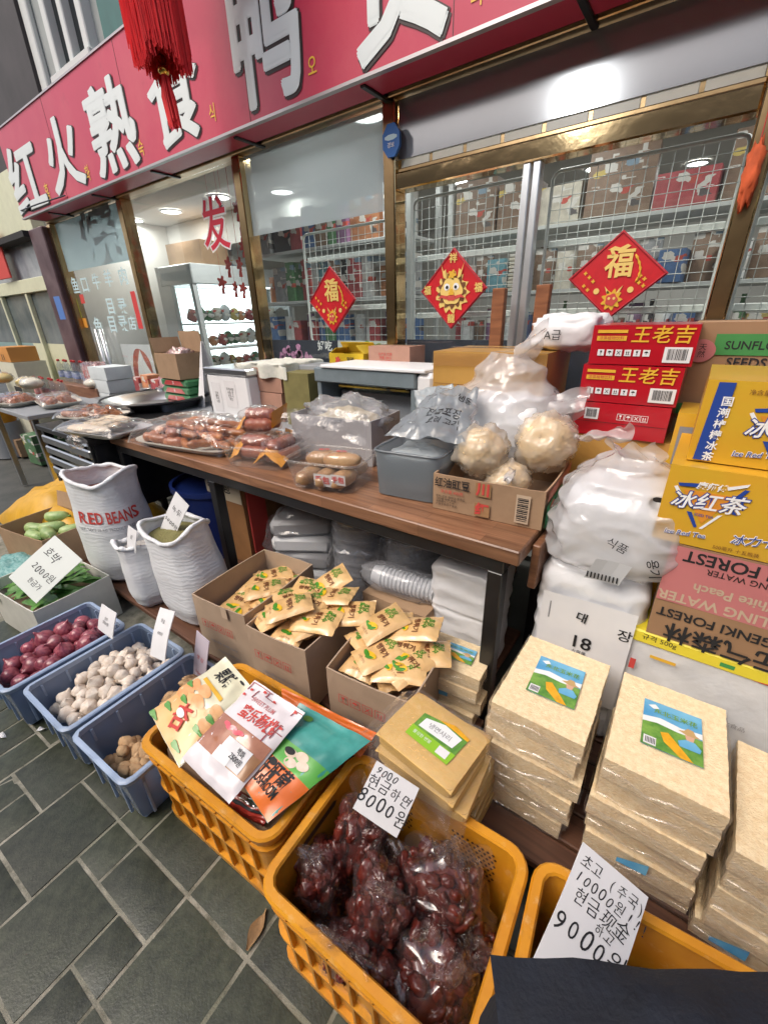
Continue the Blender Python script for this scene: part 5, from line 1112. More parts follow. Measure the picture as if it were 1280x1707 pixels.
b = MB(); blob(b, (0, 0, .12), (.15, .135, .13), 5.5, .12, 2.2, (30, 18), .55); b.build('white_contents', m_white_plastic, t, True)
bag_mesh([(0, .75), (.03, 1.0), (.1, 1.05), (.2, .98), (.25, .78), (.29, .5), (.32, .3)], .175, .155, 7.0, .013, (110, 80), 10, square=.55).build('bag', m_milky, t, True)
b = MB(); b.grid(lambda u, v: (-.06+.12*u+.02*math.sin(v*5), -.02+.03*math.sin(u*7+v*2), .29+.06*v+.012*math.sin(u*14)), 14, 8); b.build('gathered_top', m_milky, t, True)
b = MB(); b.grid(lambda u, v: (-.03+.085*u-.02*v, -.178+.006*math.sin(u*3), .075-.065*v), 3, 3); b.build('print_label', M_('grey_label', (.45,.46,.47), .5), t)
b = MB(); r = random.Random(5)
for k in range(9): b.add([(-.045+.009*k, -.1795, .016), (-.041+.009*k, -.1795, .016), (-.041+.009*k, -.1795, .034), (-.045+.009*k, -.1795, .034)], [(0, 1, 2, 3)])
b.build('barcode_lines', m_black_ink, t)['kind'] = 'stuff'
text('용기', .03, m_black_ink, t, T(.1, -.165, .075) @ FRONT @ RZ(-70), bold=.01); text('식품', .03, m_black_ink, t, T(.01, -.17, .12) @ FRONT @ RZ(-20))
b = MB(); b.prism(fan(.085, .235, .022, 2, .3), -.118, -.116, 'y'); b.build('black_mark', m_black_ink, t, fix=True)
t = bale('container_bale', 'shorter white wrapped bale under the right end of the table', .26, .24, [(0, .95), (.02, 1), (.25, 1.0), (.26, .96), (.27, 1.02), (.42, 1.02), (.45, .9), (.46, .3)], (-.545, 1.30, .122), R(3), 6.0, .006)

# ---------------------------------------------------------------- popped rice packs
def grain_mat(name, c, c2, sc):
    m = M_(name, c, .75, c2=c2, vscale=70, rnd=.06, detail=2); n = m.node_tree.nodes; l = m.node_tree.links; tc = n.new('ShaderNodeTexCoord'); vo = n.new('ShaderNodeTexVoronoi'); vo.inputs['Scale'].default_value = sc; l.new(tc.outputs['Object'], vo.inputs['Vector'])
    bp = n.new('ShaderNodeBump'); bp.invert = True; bp.inputs['Strength'].default_value = .55; bp.inputs['Distance'].default_value = .003; l.new(vo.outputs['Distance'], bp.inputs['Height']); l.new(bp.outputs[0], n['Principled BSDF'].inputs['Normal']); return m
m_rice = grain_mat('popped_rice', (.76,.575,.335), (.86,.715,.47), 240)
m_noodle = M_('yellow_noodle_cake', (.66,.42,.13), .5, var=.06, vscale=30, bump=.25, bscale=120, rnd=.06)
m_sky = M_('label_sky_blue', (.05,.26,.52), .4, c2=(.2,.5,.68), vscale=9); m_field = M_('label_green_field', (.05,.2,.03), .4, c2=(.2,.38,.07), vscale=40); m_corn = M_('label_corn', (.72,.36,.02), .4, var=.15, vscale=60); m_cloudw = M_('label_white', (.75,.78,.78), .4)
rice_f = {}
def rice_mesh(w, d, h, seed):
    b = MB(); nx, ny, nz = 22, 28, 5
    def rough(p): return Vector(p)+Vector((noise.noise(Vector(p)*85+Vector((seed, 0, 0))), noise.noise(Vector(p)*85+Vector((0, seed, 5))), noise.noise(Vector(p)*85+Vector((9, 0, seed)))))*.0020
    b.grid(lambda u, v: rough(((u-.5)*w, (v-.5)*d, h)), nx, ny); b.grid(lambda u, v: rough(((u-.5)*w, -d/2, v*h)), nx, nz); b.grid(lambda u, v: rough(((.5-u)*w, d/2, v*h)), nx, nz)
    b.grid(lambda u, v: rough((w/2, (u-.5)*d, v*h)), ny, nz); b.grid(lambda u, v: rough((-w/2, (.5-u)*d, v*h)), ny, nz); b.add([(-w/2, -d/2, 0), (-w/2, d/2, 0), (w/2, d/2, 0), (w/2, -d/2, 0)], [(0, 1, 2, 3)])
    me = bpy.data.meshes.new('rice_slab'); me.from_pydata(b.v, [], b.f); me.polygons.foreach_set('use_smooth', [True]*len(me.polygons)); me.materials.append(m_rice)
    bm = bmesh.new(); bm.from_mesh(me); bmesh.ops.remove_doubles(bm, verts=bm.verts, dist=.0005); bm.to_mesh(me); bm.free(); me.set_sharp_from_angle(angle=R(60)); return me
def sleeve_mesh(w, d, h, seed):
    b = MB(); e = .004
    def wr(p, k=1): return Vector(p)+Vector((0, 0, 1))*0+Vector((noise.noise(Vector(p)*14+Vector((seed, 1, 0))), noise.noise(Vector(p)*14+Vector((4, seed, 0))), noise.noise(Vector(p)*14+Vector((0, 7, seed)))))*.004*k
    b.grid(lambda u, v: wr(((u-.5)*(w+2*e), -d/2-e, -.001+v*(h+e)), 1.2), 20, 4); b.grid(lambda u, v: wr((w/2+e, (u-.5)*(d+2*e), -.001+v*(h+e))), 20, 4); b.grid(lambda u, v: wr((-w/2-e, (.5-u)*(d+2*e), -.001+v*(h+e))), 20, 4)
    b.grid(lambda u, v: wr(((u-.5)*w*.99, -d/2-e-.012*v-.006*math.sin(u*4+seed), h*(.3+.3*u if seed == 1 else .62-.25*u)-.022*v*v+.006*math.sin(u*11+seed)), 1.5), 20, 4)
    me = bpy.data.meshes.new('sleeve'); me.from_pydata(b.v, [], b.f); me.polygons.foreach_set('use_smooth', [True]*len(me.polygons)); me.set_sharp_from_angle(angle=R(50)); me.materials.append(m_film); return me
def corn_label(t, cx, cy, w, h, z, rz=0):
    """printed picture label lying on the pack: sky, cloud band, field, farmer and corn"""
    M0 = T(cx, cy, z) @ RZ(rz)
    def patch(nm, pts, mat, k, par=None): b = MB(); b.add([(a*w/2, c*h/2, .0006*k) for a, c in pts], [tuple(range(len(pts)))], M0); return b.build(nm, mat, par or t, fix=True)
    lb = patch('label', [(-1, -1), (1, -1), (1, 1), (-1, 1)], m_sky, 1)
    patch('cloud_band', [(-1, -.05), (-.3, .02), (.4, -.02), (1, .08), (1, .3), (.3, .22), (-.4, .32), (-1, .2)], m_cloudw, 2, lb); patch('field', [(-1, -1), (1, -1), (1, .02), (.2, -.02), (-.5, .05), (-1, -.04)], m_field, 3, lb)
    patch('corn_print', [(-.38, -.28), (-.12, -.2), (.45, -.75), (.7, -1), (.3, -1), (-.25, -.62)], m_corn, 4, lb); patch('farmer_hat', [(.2, .1), (.4, .16), (.52, .3), (.7, .28), (.78, .12), (.95, .05), (.6, -.02)], M_('label_straw', (.5,.33,.14), .5), 4, lb)
    patch('farmer_face', [(.42, .0), (.75, .0), (.7, -.2), (.48, -.2)], M_('label_skin', (.6,.36,.25), .5), 5, lb); patch('farmer_shirt', [(.2, -.35), (.45, -.2), (.75, -.2), (.95, -.4), (.9, -.55), (.25, -.55)], m_sky, 5, lb)
    patch('barcode_patch', [(-.92, -.95), (-.5, -.95), (-.5, -.62), (-.92, -.62)], m_paper, 4, lb); b = MB()
    for k in range(7): b.add([((-.86+.05*k)*w/2, -.9*h/2, .0032), ((-.835+.05*k)*w/2, -.9*h/2, .0032), ((-.835+.05*k)*w/2, -.68*h/2, .0032), ((-.86+.05*k)*w/2, -.68*h/2, .0032)], [(0, 1, 2, 3)], M0)
    b.build('barcode_lines', m_black_ink, lb)['kind'] = 'stuff'
    text('东北玉米花', .1*w*1.5, m_field, lb, M0 @ T(.05*w, .28*h, .002), bold=.02); patch('white_dove', [(-.85, .72), (-.6, .85), (-.45, .7), (-.65, .62)], m_cloudw, 4, lb)
slab = [rice_mesh(.222, .30, .058, k*3.3) for k in range(3)]; slv = [sleeve_mesh(.222, .30, .058, k) for k in range(3)]
ORD = ('topmost', 'second', 'third', 'fourth', 'fifth', 'sixth', 'seventh')
def rice_stack(cx, cy, z0, n, where, seed, sc=(1, 1), rz=0, lab=True, zsc=1.0):
    rs = random.Random(seed)
    for k in range(n):
        top = n-1-k; t = thing('rice_pack', '%s popped rice pack of the stack %s' % (ORD[top], where), 'rice pack', (cx+(rs.uniform(-.010, .010) if top else 0), cy+(rs.uniform(-.010, .014) if top else 0), z0+k*.064*zsc), (R(rs.uniform(-.8, .8)), R(rs.uniform(-.8, .8)), R(rz+(rs.uniform(-2.5, 2.5) if top else 0))), 'popped rice packs in stacks')
        t.scale = (sc[0], sc[1], zsc); put(slab[(k+seed) % 3], 'rice_slab', t); put(slv[(k*2+seed) % 3], 'sleeve', t)
        if not top and lab: corn_label(t, .005, .005, .118, .145, .0635, 2)
        elif rs.random() < .3: q = rs.uniform(-.08, .02); b = MB(); b.grid(lambda u, v: (q+.06*u, -.1575-.003*u+.003*v, .022+.012*u+.022*v*(.5+u)), 3, 2); b.build('label_edge', m_sky, t)
rice_stack(-.138, .925, .126, 6, 'beside the table leg', 1); rice_stack(.122, .925, .126, 6, 'in the middle', 2, rz=1); rice_stack(.375, .91, .126, 5, 'at the right edge', 3, rz=-2)
rice_stack(-.475, 1.035, .126, 4, 'under the table corner', 4, (1.02, .5), 4, True, .86)
# ---------------------------------------------------------------- low wooden platform, boards one by one
m_plank = wood_mat('platform_plank', (.075,.032,.018), (.15,.068,.038), 1.5, .5)
pf = thing('low_platform', 'low brown board platform under the sacks and cartons', 'platform', (0, 0, 0))
for (x0, x1, ys) in ((-2.78, -.345, (.66, .752, .844, .936)), (-.335, .85, (.70, .792, .884, .976, 1.068, 1.16, 1.252, 1.344, 1.436))):
    for k, y in enumerate(ys):
        b = MB(); b.cbox(x0, x1, y, y+.086, .09+.001*(k % 2), .12+.001*((k*3) % 4-1.5), .004); b.build('plank', m_plank, pf)
    for x in (x0+.1, (x0+x1)/2, x1-.1):
        b = MB(); b.cbox(x-.03, x+.03, ys[0]+.01, ys[-1]+.07, .0, .089, .003); b.build('bearer', m_plank, pf)
b = MB(); b.cbox(-2.69, -.40, 1.10, 1.54, .095, .119, .004); b.build('shelf_board', m_plank, tb)

# ---------------------------------------------------------------- goods under the table
FL = .121
x = atY(392, 880, 1.25).x
t = carton('bread_carton', 'cream and brown carton of bread under the table', .30, .28, .55, (x, 1.36, FL), R(2), M_('brown_gold_carton', (.27,.13,.05), .6, var=.12), False); y = -.1435
quad(t, 'cream_patch', M_('cream_print', (.62,.54,.40), .6), .0, .46, .296, .16, y-.002); text('老面包', .062, m_black_ink, t, T(-.03, y-.0035, .45) @ FRONT, bold=.02, spacing=1.15); b = MB(); b.prism(fan(.06, .5, .04, 2, .2), y-.0032, y-.0026, 'y'); b.build('bread_print', m_bun, t, fix=True); text('传统', .03, m_red_ink, t, T(-.08, y-.0035, .515) @ FRONT)
b = MB(); b.cbox(.152, .165, -.12, .0, .0, .52, .003); b.build('red_edge', m_red_ink, t)
m_navy_plastic = M_('dark_blue_plastic', (.008,.02,.11), .35, var=.1)
t = thing('blue_tub', 'dark blue plastic tub in the shade under the table, behind the sacks', 'tub', (-2.22, 1.33, FL)); b = MB(); b.lathe([(.0, .0), (.22, .0), (.25, .40), (.262, .40), (.262, .43), (.245, .43), (.21, .02), (0, .02)], 36); b.build('wall', m_navy_plastic, t, 40); b = MB(); b.lathe([(.0, .41), (.243, .40)], 36, cap=False); b.build('lid', m_navy_plastic, t)
for dx in (-.27, .27): b = MB(); b.tube([(dx, -.05, .38), (dx*1.12, -.03, .36), (dx*1.12, .03, .36), (dx, .05, .38)], .009, 8); b.build('handle', m_navy_plastic, t, True)
m_tray_grey = M_('grey_container', (.36,.36,.37), .4, var=.08)
def tub_stack_bag(lab, c, r, h, n, seed, kind):
    t = thing('container_bag', lab, 'plastic bag', c, R(seed*20)); 
    for k in range(n):
        b = MB()
        if kind == 'round': b.lathe([(r*.7, .004), (r*.86, h*.5), (r*.9, h*.5), (r*.9, h*.53), (r*.84, h*.53), (r*.68, .01), (0, .01)], 30); o = b.build('container', m_film_dull, t, 40, (0, 0, k*h*.16+.01))
        else: b.cbox(-r*.8, r*.8, -r*.55, r*.55, 0, h*.22, .02); o = b.build('container', m_tray_grey if k % 2 else m_white_plastic, t, 40, (0, 0, .012+k*h*.235), (0, 0, .1*k))
    bag_mesh([(0, .6), (.02, .95), (h*.5, 1.05), (h*.85, .9), (h*1.02, .45), (h*1.1, .2)], r*1.1, r*1.05, seed, .018, (50, 34), 10).build('bag', m_film, t, True); return t
def up(px, py, Y): p = atY(px, py, Y); return (p.x, p.y, FL)
tub_stack_bag('clear bag of grey and white trays under the table, next to the bread carton', up(510, 900, 1.33), .19, .40, 4, 1.0, 'tray')
tub_stack_bag('clear bag of round containers in the middle under the table', up(602, 920, 1.36), .15, .36, 6, 2.0, 'round')
tub_stack_bag('clear bag of round containers beside the shorter white bale', up(690, 920, 1.42), .16, .48, 8, 3.0, 'round')
m_cup = M_('white_cup', (.72,.73,.75), .4, var=.04)
p = atY(672, 970, 1.20); t = thing('cup_sleeve', 'horizontal sleeve of nested white cups under the table', 'cups', (p.x, 1.2, p.z), (0, R(5), R(12)))
for k in range(14): b = MB(); b.lathe([(.034, .0), (.044, .04), (.047, .041), (.047, .045), (.04, .045), (.03, .004), (0, .004)], 20, M=T(-.13+.017*k, 0, 0) @ RY(90)); b.build('cup', m_cup, t, 40)
b = MB(); blob(b, (-.01, 0, 0), (.17, .056, .055), 3.0, .12, 5, (40, 20), .6); b.build('film', m_film_dull, t, True)
t = carton('plain_carton', 'low plain carton carrying the sleeve of white cups', .30, .22, max(.05, p.z-.06-FL), (p.x, 1.23, FL), 0, m_card, False)
# ---------------------------------------------------------------- cartons of corn snack packets
m_corn_pack = M_('corn_packet', (.68,.41,.16), .32, c2=(.76,.505,.235), vscale=14, bump=.5, bscale=34, coat=.55, rnd=.1, bdist=.006)
m_leaf_ink = M_('leaf_green_ink', (.06,.25,.02), .45); m_corn_ink = M_('corn_yellow_ink', (.75,.45,.02), .45)
_pp = None
def corn_packet(lab, loc, rot, seed):
    global _pp
    if _pp is None: _pp = []
    if len(_pp) < 4:
        t, f = pillow('corn_packet', lab, 'snack packet', .126, .172, .034, (0, 0, 0), (0, 0, 0), m_corn_pack, 1.7+len(_pp)*2.3, 'yellow corn snack packets', .0045)
        text('초당\n옥수수', .023, m_leaf_ink, t, T(-.01, .045, .0008), bold=.03, drape=f, leading=.85); text('뻥튀기', .024, m_brown_ink, t, T(.005, .005, .0008), bold=.03, drape=f)
        def ell(cx, cy, a, c, rot, nm, mat, k):
            b = MB(); n = 16; pts = [(cx+a*math.cos(q)*math.cos(rot)-c*math.sin(q)*math.sin(rot), cy+a*math.cos(q)*math.sin(rot)+c*math.sin(q)*math.cos(rot)) for q in [i*2*math.pi/n for i in range(n)]]
            b.add([(cx, cy, f(cx, cy)+.0008*k)]+[(x, y, f(x, y)+.0008*k) for x, y in pts], [(0, i+1, (i+1) % n+1) for i in range(n)]); b.build(nm, mat, t)
        ell(.005, -.036, .026, .013, .35, 'corn_emblem', m_corn_ink, 1.2); ell(-.008, -.044, .019, .008, -.1, 'husk_emblem', m_leaf_ink, 2); ell(.014, -.042, .016, .006, .9, 'husk_emblem', m_leaf_ink, 2)
        text('고소한 간식', .009, m_brown_ink, t, T(0, -.066, .0008), drape=f); _pp.append(t); t.location = loc; t.rotation_euler = rot; return t
    return copy_tree(_pp[int(seed*7) % 4], None, lab, loc, rot)
def care_row(t, w, d, h, n=4): care_marks(t, -w*.06, h*.62, .036, n, -d/2-.0082, m_red_ink, m_red_ink, True, 1.25); text('Handle with care', .02, m_grey_print, t, T(0, -d/2-.0085, h*.36) @ FRONT, shear=.3, xs=1.1); text('Dongyang Foods Co', .014, m_grey_print, t, T(w*.05, -d/2-.0085, h*.22) @ FRONT, shear=.3)
m_card_g = M_('carton_greyish', (.41,.305,.215), .85, var=.08, vscale=8, bump=.12, bscale=80)
tA = open_carton('packet_carton', 'tall open carton of corn packets beside the sacks', .29, .40, .30, (-1.325, .875, FL), R(6), m_card_g, m_card_in, fill=.15); care_row(tA, .29, .40, .30)
tB = open_carton('packet_carton', 'middle open carton heaped with corn packets', .275, .30, .28, (-1.015, .84, FL), R(6), m_card_g, m_card_in, fill=.17); care_row(tB, .275, .30, .28)
tC = open_carton('packet_carton', 'right open carton of corn packets, next to the yellow noodle cakes', .30, .27, .265, (-.635, .855, FL), R(7), m_card_g, m_card_in, fill=.13); care_row(tC, .30, .27, .265)
quad(tA, 'paper_tab', m_card_pale, .05, .285, .03, .05, -.212)
def cp(n, where, items):
    for k, (x, y, z, rx, ry, rz) in enumerate(items): corn_packet('corn packet %s %s' % (n[k], where), (x, y, z), (R(rx*.65), R(ry*.65), R(rz)), k*1.37+len(where)*.31)
cp(('at the back left', 'at the back right', 'at the front left', 'at the front right', 'in the middle', 'at the left wall', 'deep at the rear', 'deep at the front', 'at the right wall'), 'in the tall carton beside the sacks', ((-1.385, .93, .32, 5, 5, 15), (-1.31, 1.02, .30, 20, 0, 60), (-1.30, .80, .28, 0, 0, 80), (-1.23, .88, .33, 8, -10, -15), (-1.37, 1.00, .33, 8, 0, -35), (-1.24, .985, .335, 12, -8, -28), (-1.37, .81, .30, 5, 4, 10), (-1.26, .77, .305, -4, -5, -60), (-1.30, .90, .345, 6, -3, -40)))
cp(('lying topmost', 'at the front left corner', 'at the rear left', 'at the rear right', 'at the right side', 'low at the front edge', 'standing at the back', 'bridging the right wall', 'low in the middle', 'low at the rear', 'flat at the left wall', 'flat in the centre', 'askew at the right corner', 'flat at the back'), 'in the middle carton', ((-1.10, .86, .39, 4, 6, 60), (-.99, .87, .405, 6, -4, 10), (-.94, .83, .385, 8, 4, -30), (-1.03, .95, .39, 12, 2, 70), (-1.03, .80, .430, 14, -4, -38), (-1.09, .79, .38, 10, -6, -20), (-1.09, .93, .395, 8, 8, 20), (-.955, .955, .415, 16, -6, -70), (-.92, .83, .400, 8, 8, -72), (-1.0, .79, .36, 10, 0, 12), (-1.03, 1.02, .415, 35, 6, -30), (-.845, .93, .40, 10, 12, -60), (-1.0, .83, .345, 0, 5, 60), (-.97, .92, .35, 0, 0, 80)))
cp(('big and upright at the left rear', 'at the right rear', 'large in the front middle', 'at the front right corner', 'in the rear middle', 'at the front left', 'low in the middle', 'low at the right rear', 'flat by the left wall', 'askew at the right wall', 'tucked at the rear left'), 'in the right carton', ((-.72, .88, .355, 6, 4, 70), (-.56, .87, .365, 8, 6, -20), (-.67, .97, .37, 18, 0, 40), (-.715, .945, .405, 22, 0, -30), (-.60, .985, .405, 20, 0, -72), (-.655, .85, .37, 10, -4, -32), (-.575, .845, .36, 6, 8, -65), (-.60, .90, .375, 10, 4, 15), (-.70, .835, .335, 5, 0, 5), (-.62, .86, .31, 0, 0, 50), (-.54, .94, .36, 10, 0, -60)))
# ---------------------------------------------------------------- yellow noodle cakes
def noodle_cake(lab, loc, rot, top, seed):
    t = thing('noodle_cake', lab, 'noodle cake', loc, rot, 'flat yellow noodle cakes'); w, d, h = .225, .175, .036; b = MB()
    b.grid(lambda u, v: ((u-.5)*w, (v-.5)*d, h+.001*noise.noise(Vector((u*6, v*6, seed)))-.006*(abs(u-.5)*2)**8-.006*(abs(v-.5)*2)**8), 14, 12)
    def sd(u): 
        a = u*2*math.pi; return (math.copysign(abs(math.cos(a))**.18, math.cos(a))*w/2, math.copysign(abs(math.sin(a))**.18, math.sin(a))*d/2)
    b.grid(lambda u, v: (*sd(u), v*(h-.006)), 40, 3, True); b.build('cake', m_noodle, t, 50)
    b = MB(); e = .004; b.grid(lambda u, v: ((u-.5)*(w+2*e), -d/2-e-.02*(1-v)-.004*ridged(u*6, v*3, seed), -.035*(1-v)+v*h+.004*fbm(u*6, v*2, seed)), 20, 6); b.grid(lambda u, v: ((u-.5)*(w+e), (v-.5)*(d+e), h+.0025), 10, 8); b.grid(lambda u, v: (-w/2-e-.05*(1-v)-.006*ridged(u*5, v*3, seed+2), (u-.5)*d, h*.7*v+.012*fbm(u*5, v*3, seed)-.02*(1-v)), 16, 6); b.build('sleeve', m_film, t, True)
    if top:
        def patch(nm, pts, mat, k, par=None): bb = MB(); bb.add([(a*.066+.012, c*.05+.005, h+.003+.0006*k) for a, c in pts], [tuple(range(len(pts)))]); return bb.build(nm, mat, par or t, fix=True)
        lb = patch('label', [(-1, -.95), (.9, -1), (1, .8), (.3, 1), (-.3, .75), (-.95, .6)], m_field, 1); patch('label_panel', [(-.8, -.2), (.7, -.15), (.8, .55), (0, .7), (-.75, .4)], m_cloudw, 2, lb); patch('label_band', [(-1, -.95), (.9, -1), (.95, -.35), (-1, -.3)], M_('label_lime', (.25,.5,.03), .4), 2, lb); patch('label_top', [(-.3, .75), (.3, 1), (1, .8), (1, .62), (.2, .72)], m_corn, 2, lb); patch('barcode_patch', [(.3, -.85), (.75, -.85), (.75, -.4), (.3, -.4)], m_paper, 3, lb); text('냉면사리', .018, m_grey_print, lb, T(.012, .013, h+.0052)); text('쫄깃한 면발', .011, m_cloudw, lb, T(-.015, -.025, h+.0052))
noodle_cake('topmost yellow noodle cake with a green and white label', (-.345, .645, .415), (0, R(1), R(-6)), True, 1.0); noodle_cake('second yellow noodle cake under the labelled one', (-.342, .637, .377), (0, 0, R(-3)), False, 2.0); noodle_cake('third yellow noodle cake, resting over the crate of dates', (-.325, .64, .339), (0, 0, R(4)), False, 3.0)
for k in range(5): noodle_cake('yellow noodle cake number %s from the platform in the supporting pile' % ('one', 'two', 'three', 'four', 'five')[k], (-.33, .735, FL+.001+k*.042), (0, 0, R((k*5) % 7-3)), False, 4.0+k)
# ---------------------------------------------------------------- woven sacks
def sack_mat(name, c):
    m = M_(name, c, .55, var=.05, vscale=5, bump=0); n = m.node_tree.nodes; l = m.node_tree.links; p = n['Principled BSDF']
    tc = n.new('ShaderNodeTexCoord'); wv = n.new('ShaderNodeTexWave'); wv.bands_direction = 'Z'; wv.inputs['Scale'].default_value = 17; wv.inputs['Distortion'].default_value = 9; wv.inputs['Detail'].default_value = 3; l.new(tc.outputs['Object'], wv.inputs['Vector'])
    nz = n.new('ShaderNodeTexNoise'); nz.inputs['Scale'].default_value = 14; l.new(tc.outputs['Object'], nz.inputs['Vector']); ad = n.new('ShaderNodeMath'); ad.operation = 'MULTIPLY_ADD'; ad.inputs[1].default_value = .35; l.new(wv.outputs['Fac'], ad.inputs[0]); l.new(nz.outputs['Fac'], ad.inputs[2])
    bp = n.new('ShaderNodeBump'); bp.inputs['Strength'].default_value = .22; bp.inputs['Distance'].default_value = .008; l.new(ad.outputs[0], bp.inputs['Height']); l.new(bp.outputs[0], p.inputs['Normal']); return m
m_sack = sack_mat('white_woven_sack', (.74,.76,.78)); add_grime(m_sack, (.42,.38,.30), 6, .52, .8, .5)
def sack(lab, loc, rz, rx, ry, h, seed, fill, fmat, lean=(0, 0), open_=1.05, rim=.05):
    """open standing sack with a rolled rim; fill = height of its contents"""
    t = thing('grain_sack', lab, 'sack', loc, rz, 'white woven sacks on the platform'); b = MB()
    prof = [(0, .82), (.025, 1.0), (h*.22, 1.13), (h*.5, 1.10), (h*.8, 1.0), (h, open_*.93)]
    def rad(z):
        for (a, ra), (c, rc) in zip(prof, prof[1:]):
            if a <= z <= c: q = (z-a)/(c-a); q = q*q*(3-2*q); return ra+(rc-ra)*q
        return prof[-1][1]
    def fn(u, v):
        a = u*2*math.pi; c, s = math.cos(a), math.sin(a); c, s = math.copysign(abs(c)**.75, c), math.copysign(abs(s)**.75, s)
        if v <= .8: z = h*v/.8; k = rad(z); drop = 0
        else: q = (v-.8)/.2; z = h-rim*2.2*q**1.5+.012*math.sin(q*3.1); k = open_*(1-.10*math.sin(q*math.pi*.6)); 
        wob = .05*fbm(c*1.6+seed, s*1.6, z*3, 1, 2)+.015*(ridged(c*2.2+seed, s*2.2, z*17)+.6*ridged(c*4+z*6, s*4, z*30+seed))*(.35 if z < h*.85 else .1)
        top = (.018*math.sin(2*a+seed)+.012*math.sin(3*a+seed*2)+.010*noise.noise(Vector((c*2.5+seed, s*2.5, seed))))*max(0, z/h-.75)*4
        L = (z/h)**1.5
        return (c*rx*(k+wob)+lean[0]*L, s*ry*(k+wob)+lean[1]*L, z+top)
    b.grid(fn, 64, 60, True); b.add([fn(i/64, 0) for i in range(64)], [tuple(range(64))]); b.build('bag', m_sack, t, True)
    b = MB(); b.tube([Vector(fn(i/64, .8))*1.0+Vector((0, 0, -.006)) for i in range(65)], [.010+.006*noise.noise(Vector((math.cos(i*math.pi/32)*3, math.sin(i*math.pi/32)*3, seed))) for i in range(65)], 8, False); b.build('rolled_rim', m_sack, t, True)
    if fmat:
        b = MB(); L = (fill/h)**1.5; b.grid(lambda u, v: (math.cos(u*2*math.pi)*rx*.93*v+lean[0]*L, math.sin(u*2*math.pi)*ry*.93*v+lean[1]*L, fill+.015*(1-v)+.004*fbm(u*9, v*5, seed)), 36, 8, True); b.build('grain', fmat, t, True)
    return t, fn
m_mung = M_('mung_beans', (.13,.12,.035), .7, c2=(.22,.2,.07), vscale=150, bump=1, bscale=160); m_greybean = M_('grey_beans', (.3,.28,.26), .6, c2=(.5,.48,.45), vscale=70, bump=1, bscale=80)
PZ = .123
t, fn = sack('tall white sack reading RED BEANS in red letters', (-2.40, .80, PZ), R(20), .16, .135, .60, 1.0, .50, M_('red_beans', (.22,.05,.03), .5, c2=(.3,.1,.05), vscale=80, bump=1, bscale=90), (.03, -.02), 1.06, .10)
def wrap_text(s, u0, v0, su, sv, mat, bold):
    me = text_mesh(s, 1, bold)
    for q in me.vertices:
        P = Vector(fn(u0+q.co.x*su, v0+q.co.y*sv)); d = Vector((P.x, P.y, 0)).normalized(); q.co = P+d*.004
    me.materials.append(mat); put(me, 'lettering', t)
wrap_text('RED BEANS', .86, .53, .056, .115, m_red_ink, .02); wrap_text('NET WT 25 KG  PRODUCT OF CHINA', .86, .45, .018, .03, m_grey_print, .0)
b = MB(); blob(b, (.02, .02, .46), (.06, .03, .04), 3, .4, 3, (18, 10)); b.build('yellow_scoop', M_('yellow_scoop', (.6,.4,.03), .4), t, True)
sack('small white sack between the two larger ones', (-2.02, .735, PZ), R(-10), .09, .08, .34, 4.0, .295, m_greybean, (0, -.01), 1.08, .05)
sack('white sack of green mung beans with a price card, nearest the cartons', (-1.715, .82, PZ), R(5), .142, .118, .47, 7.0, .425, m_mung, (-.03, -.02), 1.05, .05)
price_card('price card stuck in the sack of mung beans', (atY(300, 828, .84), atY(322, 852, .84), atY(266, 885, .78)), (('녹두', .5, .7, .035, 0), ('5000원', .5, .4, .028, 0)), group=None, bend=.004)
price_card('narrow price tag on the rim of the mung bean sack', (atY(200, 875, .70), atY(214, 885, .70), atY(212, 912, .68)), (('팥', .5, .6, .022, 0),), bend=.002)

# ---------------------------------------------------------------- produce cartons, tarp and bags at the left
m_wcard = M_('white_edge_carton', (.62,.62,.56), .7, var=.06); m_leafg = M_('green_beans', (.05,.17,.025), .5, c2=(.14,.32,.06), vscale=20, rnd=.2, coat=.2); m_squash = M_('pale_squash', (.42,.52,.22), .45, c2=(.2,.34,.1), vscale=14, coat=.2, rnd=.1)
p = atZ(40, 1040, .26); t = open_carton('vegetable_carton', 'white edged open carton of flat green beans behind the onion crate', .48, .34, .24, (-2.44, .445, .0), R(6), m_wcard, m_card_in, fill=.15)
b = MB(); b.grid(lambda u, v: ((u-.5)*.17, .008*math.sin(u*math.pi)*(1 if v > .5 else -1)*(1-abs(v-.5)*0)+(v-.5)*.028*math.sin(math.pi*min(.97, max(.03, u)))**.5, .004*math.sin(u*9)+.02*math.sin(u*3)), 12, 3)
pod = b.build('bean_pod', m_leafg, None, True); rs = random.Random(9)
for k in range(64):
    o = pod if k == 0 else put(pod.data, 'bean_pod'); lx, ly = rs.uniform(-.18, .18), rs.uniform(-.12, .13); tz = .165+.05*(1-abs(lx)/.2)+rs.uniform(0, .03)
    o.location = (-2.44+lx*math.cos(R(6))-ly*math.sin(R(6)), .445+lx*math.sin(R(6))+ly*math.cos(R(6)), tz); o.rotation_euler = (rs.uniform(-.5, .5), rs.uniform(-.35, .35), rs.gauss(.5, .6)); tag(o, 'flat green bean pod in the white edged carton', 'bean pod', 'green bean pods in the carton')
t = open_carton('vegetable_carton', 'brown open carton of pale green squash by the yellow tarp', .46, .34, .28, (-2.98, .66, .05), R(10), m_card, m_card_in, flaps=(('b', .10, 15),), fill=.17)
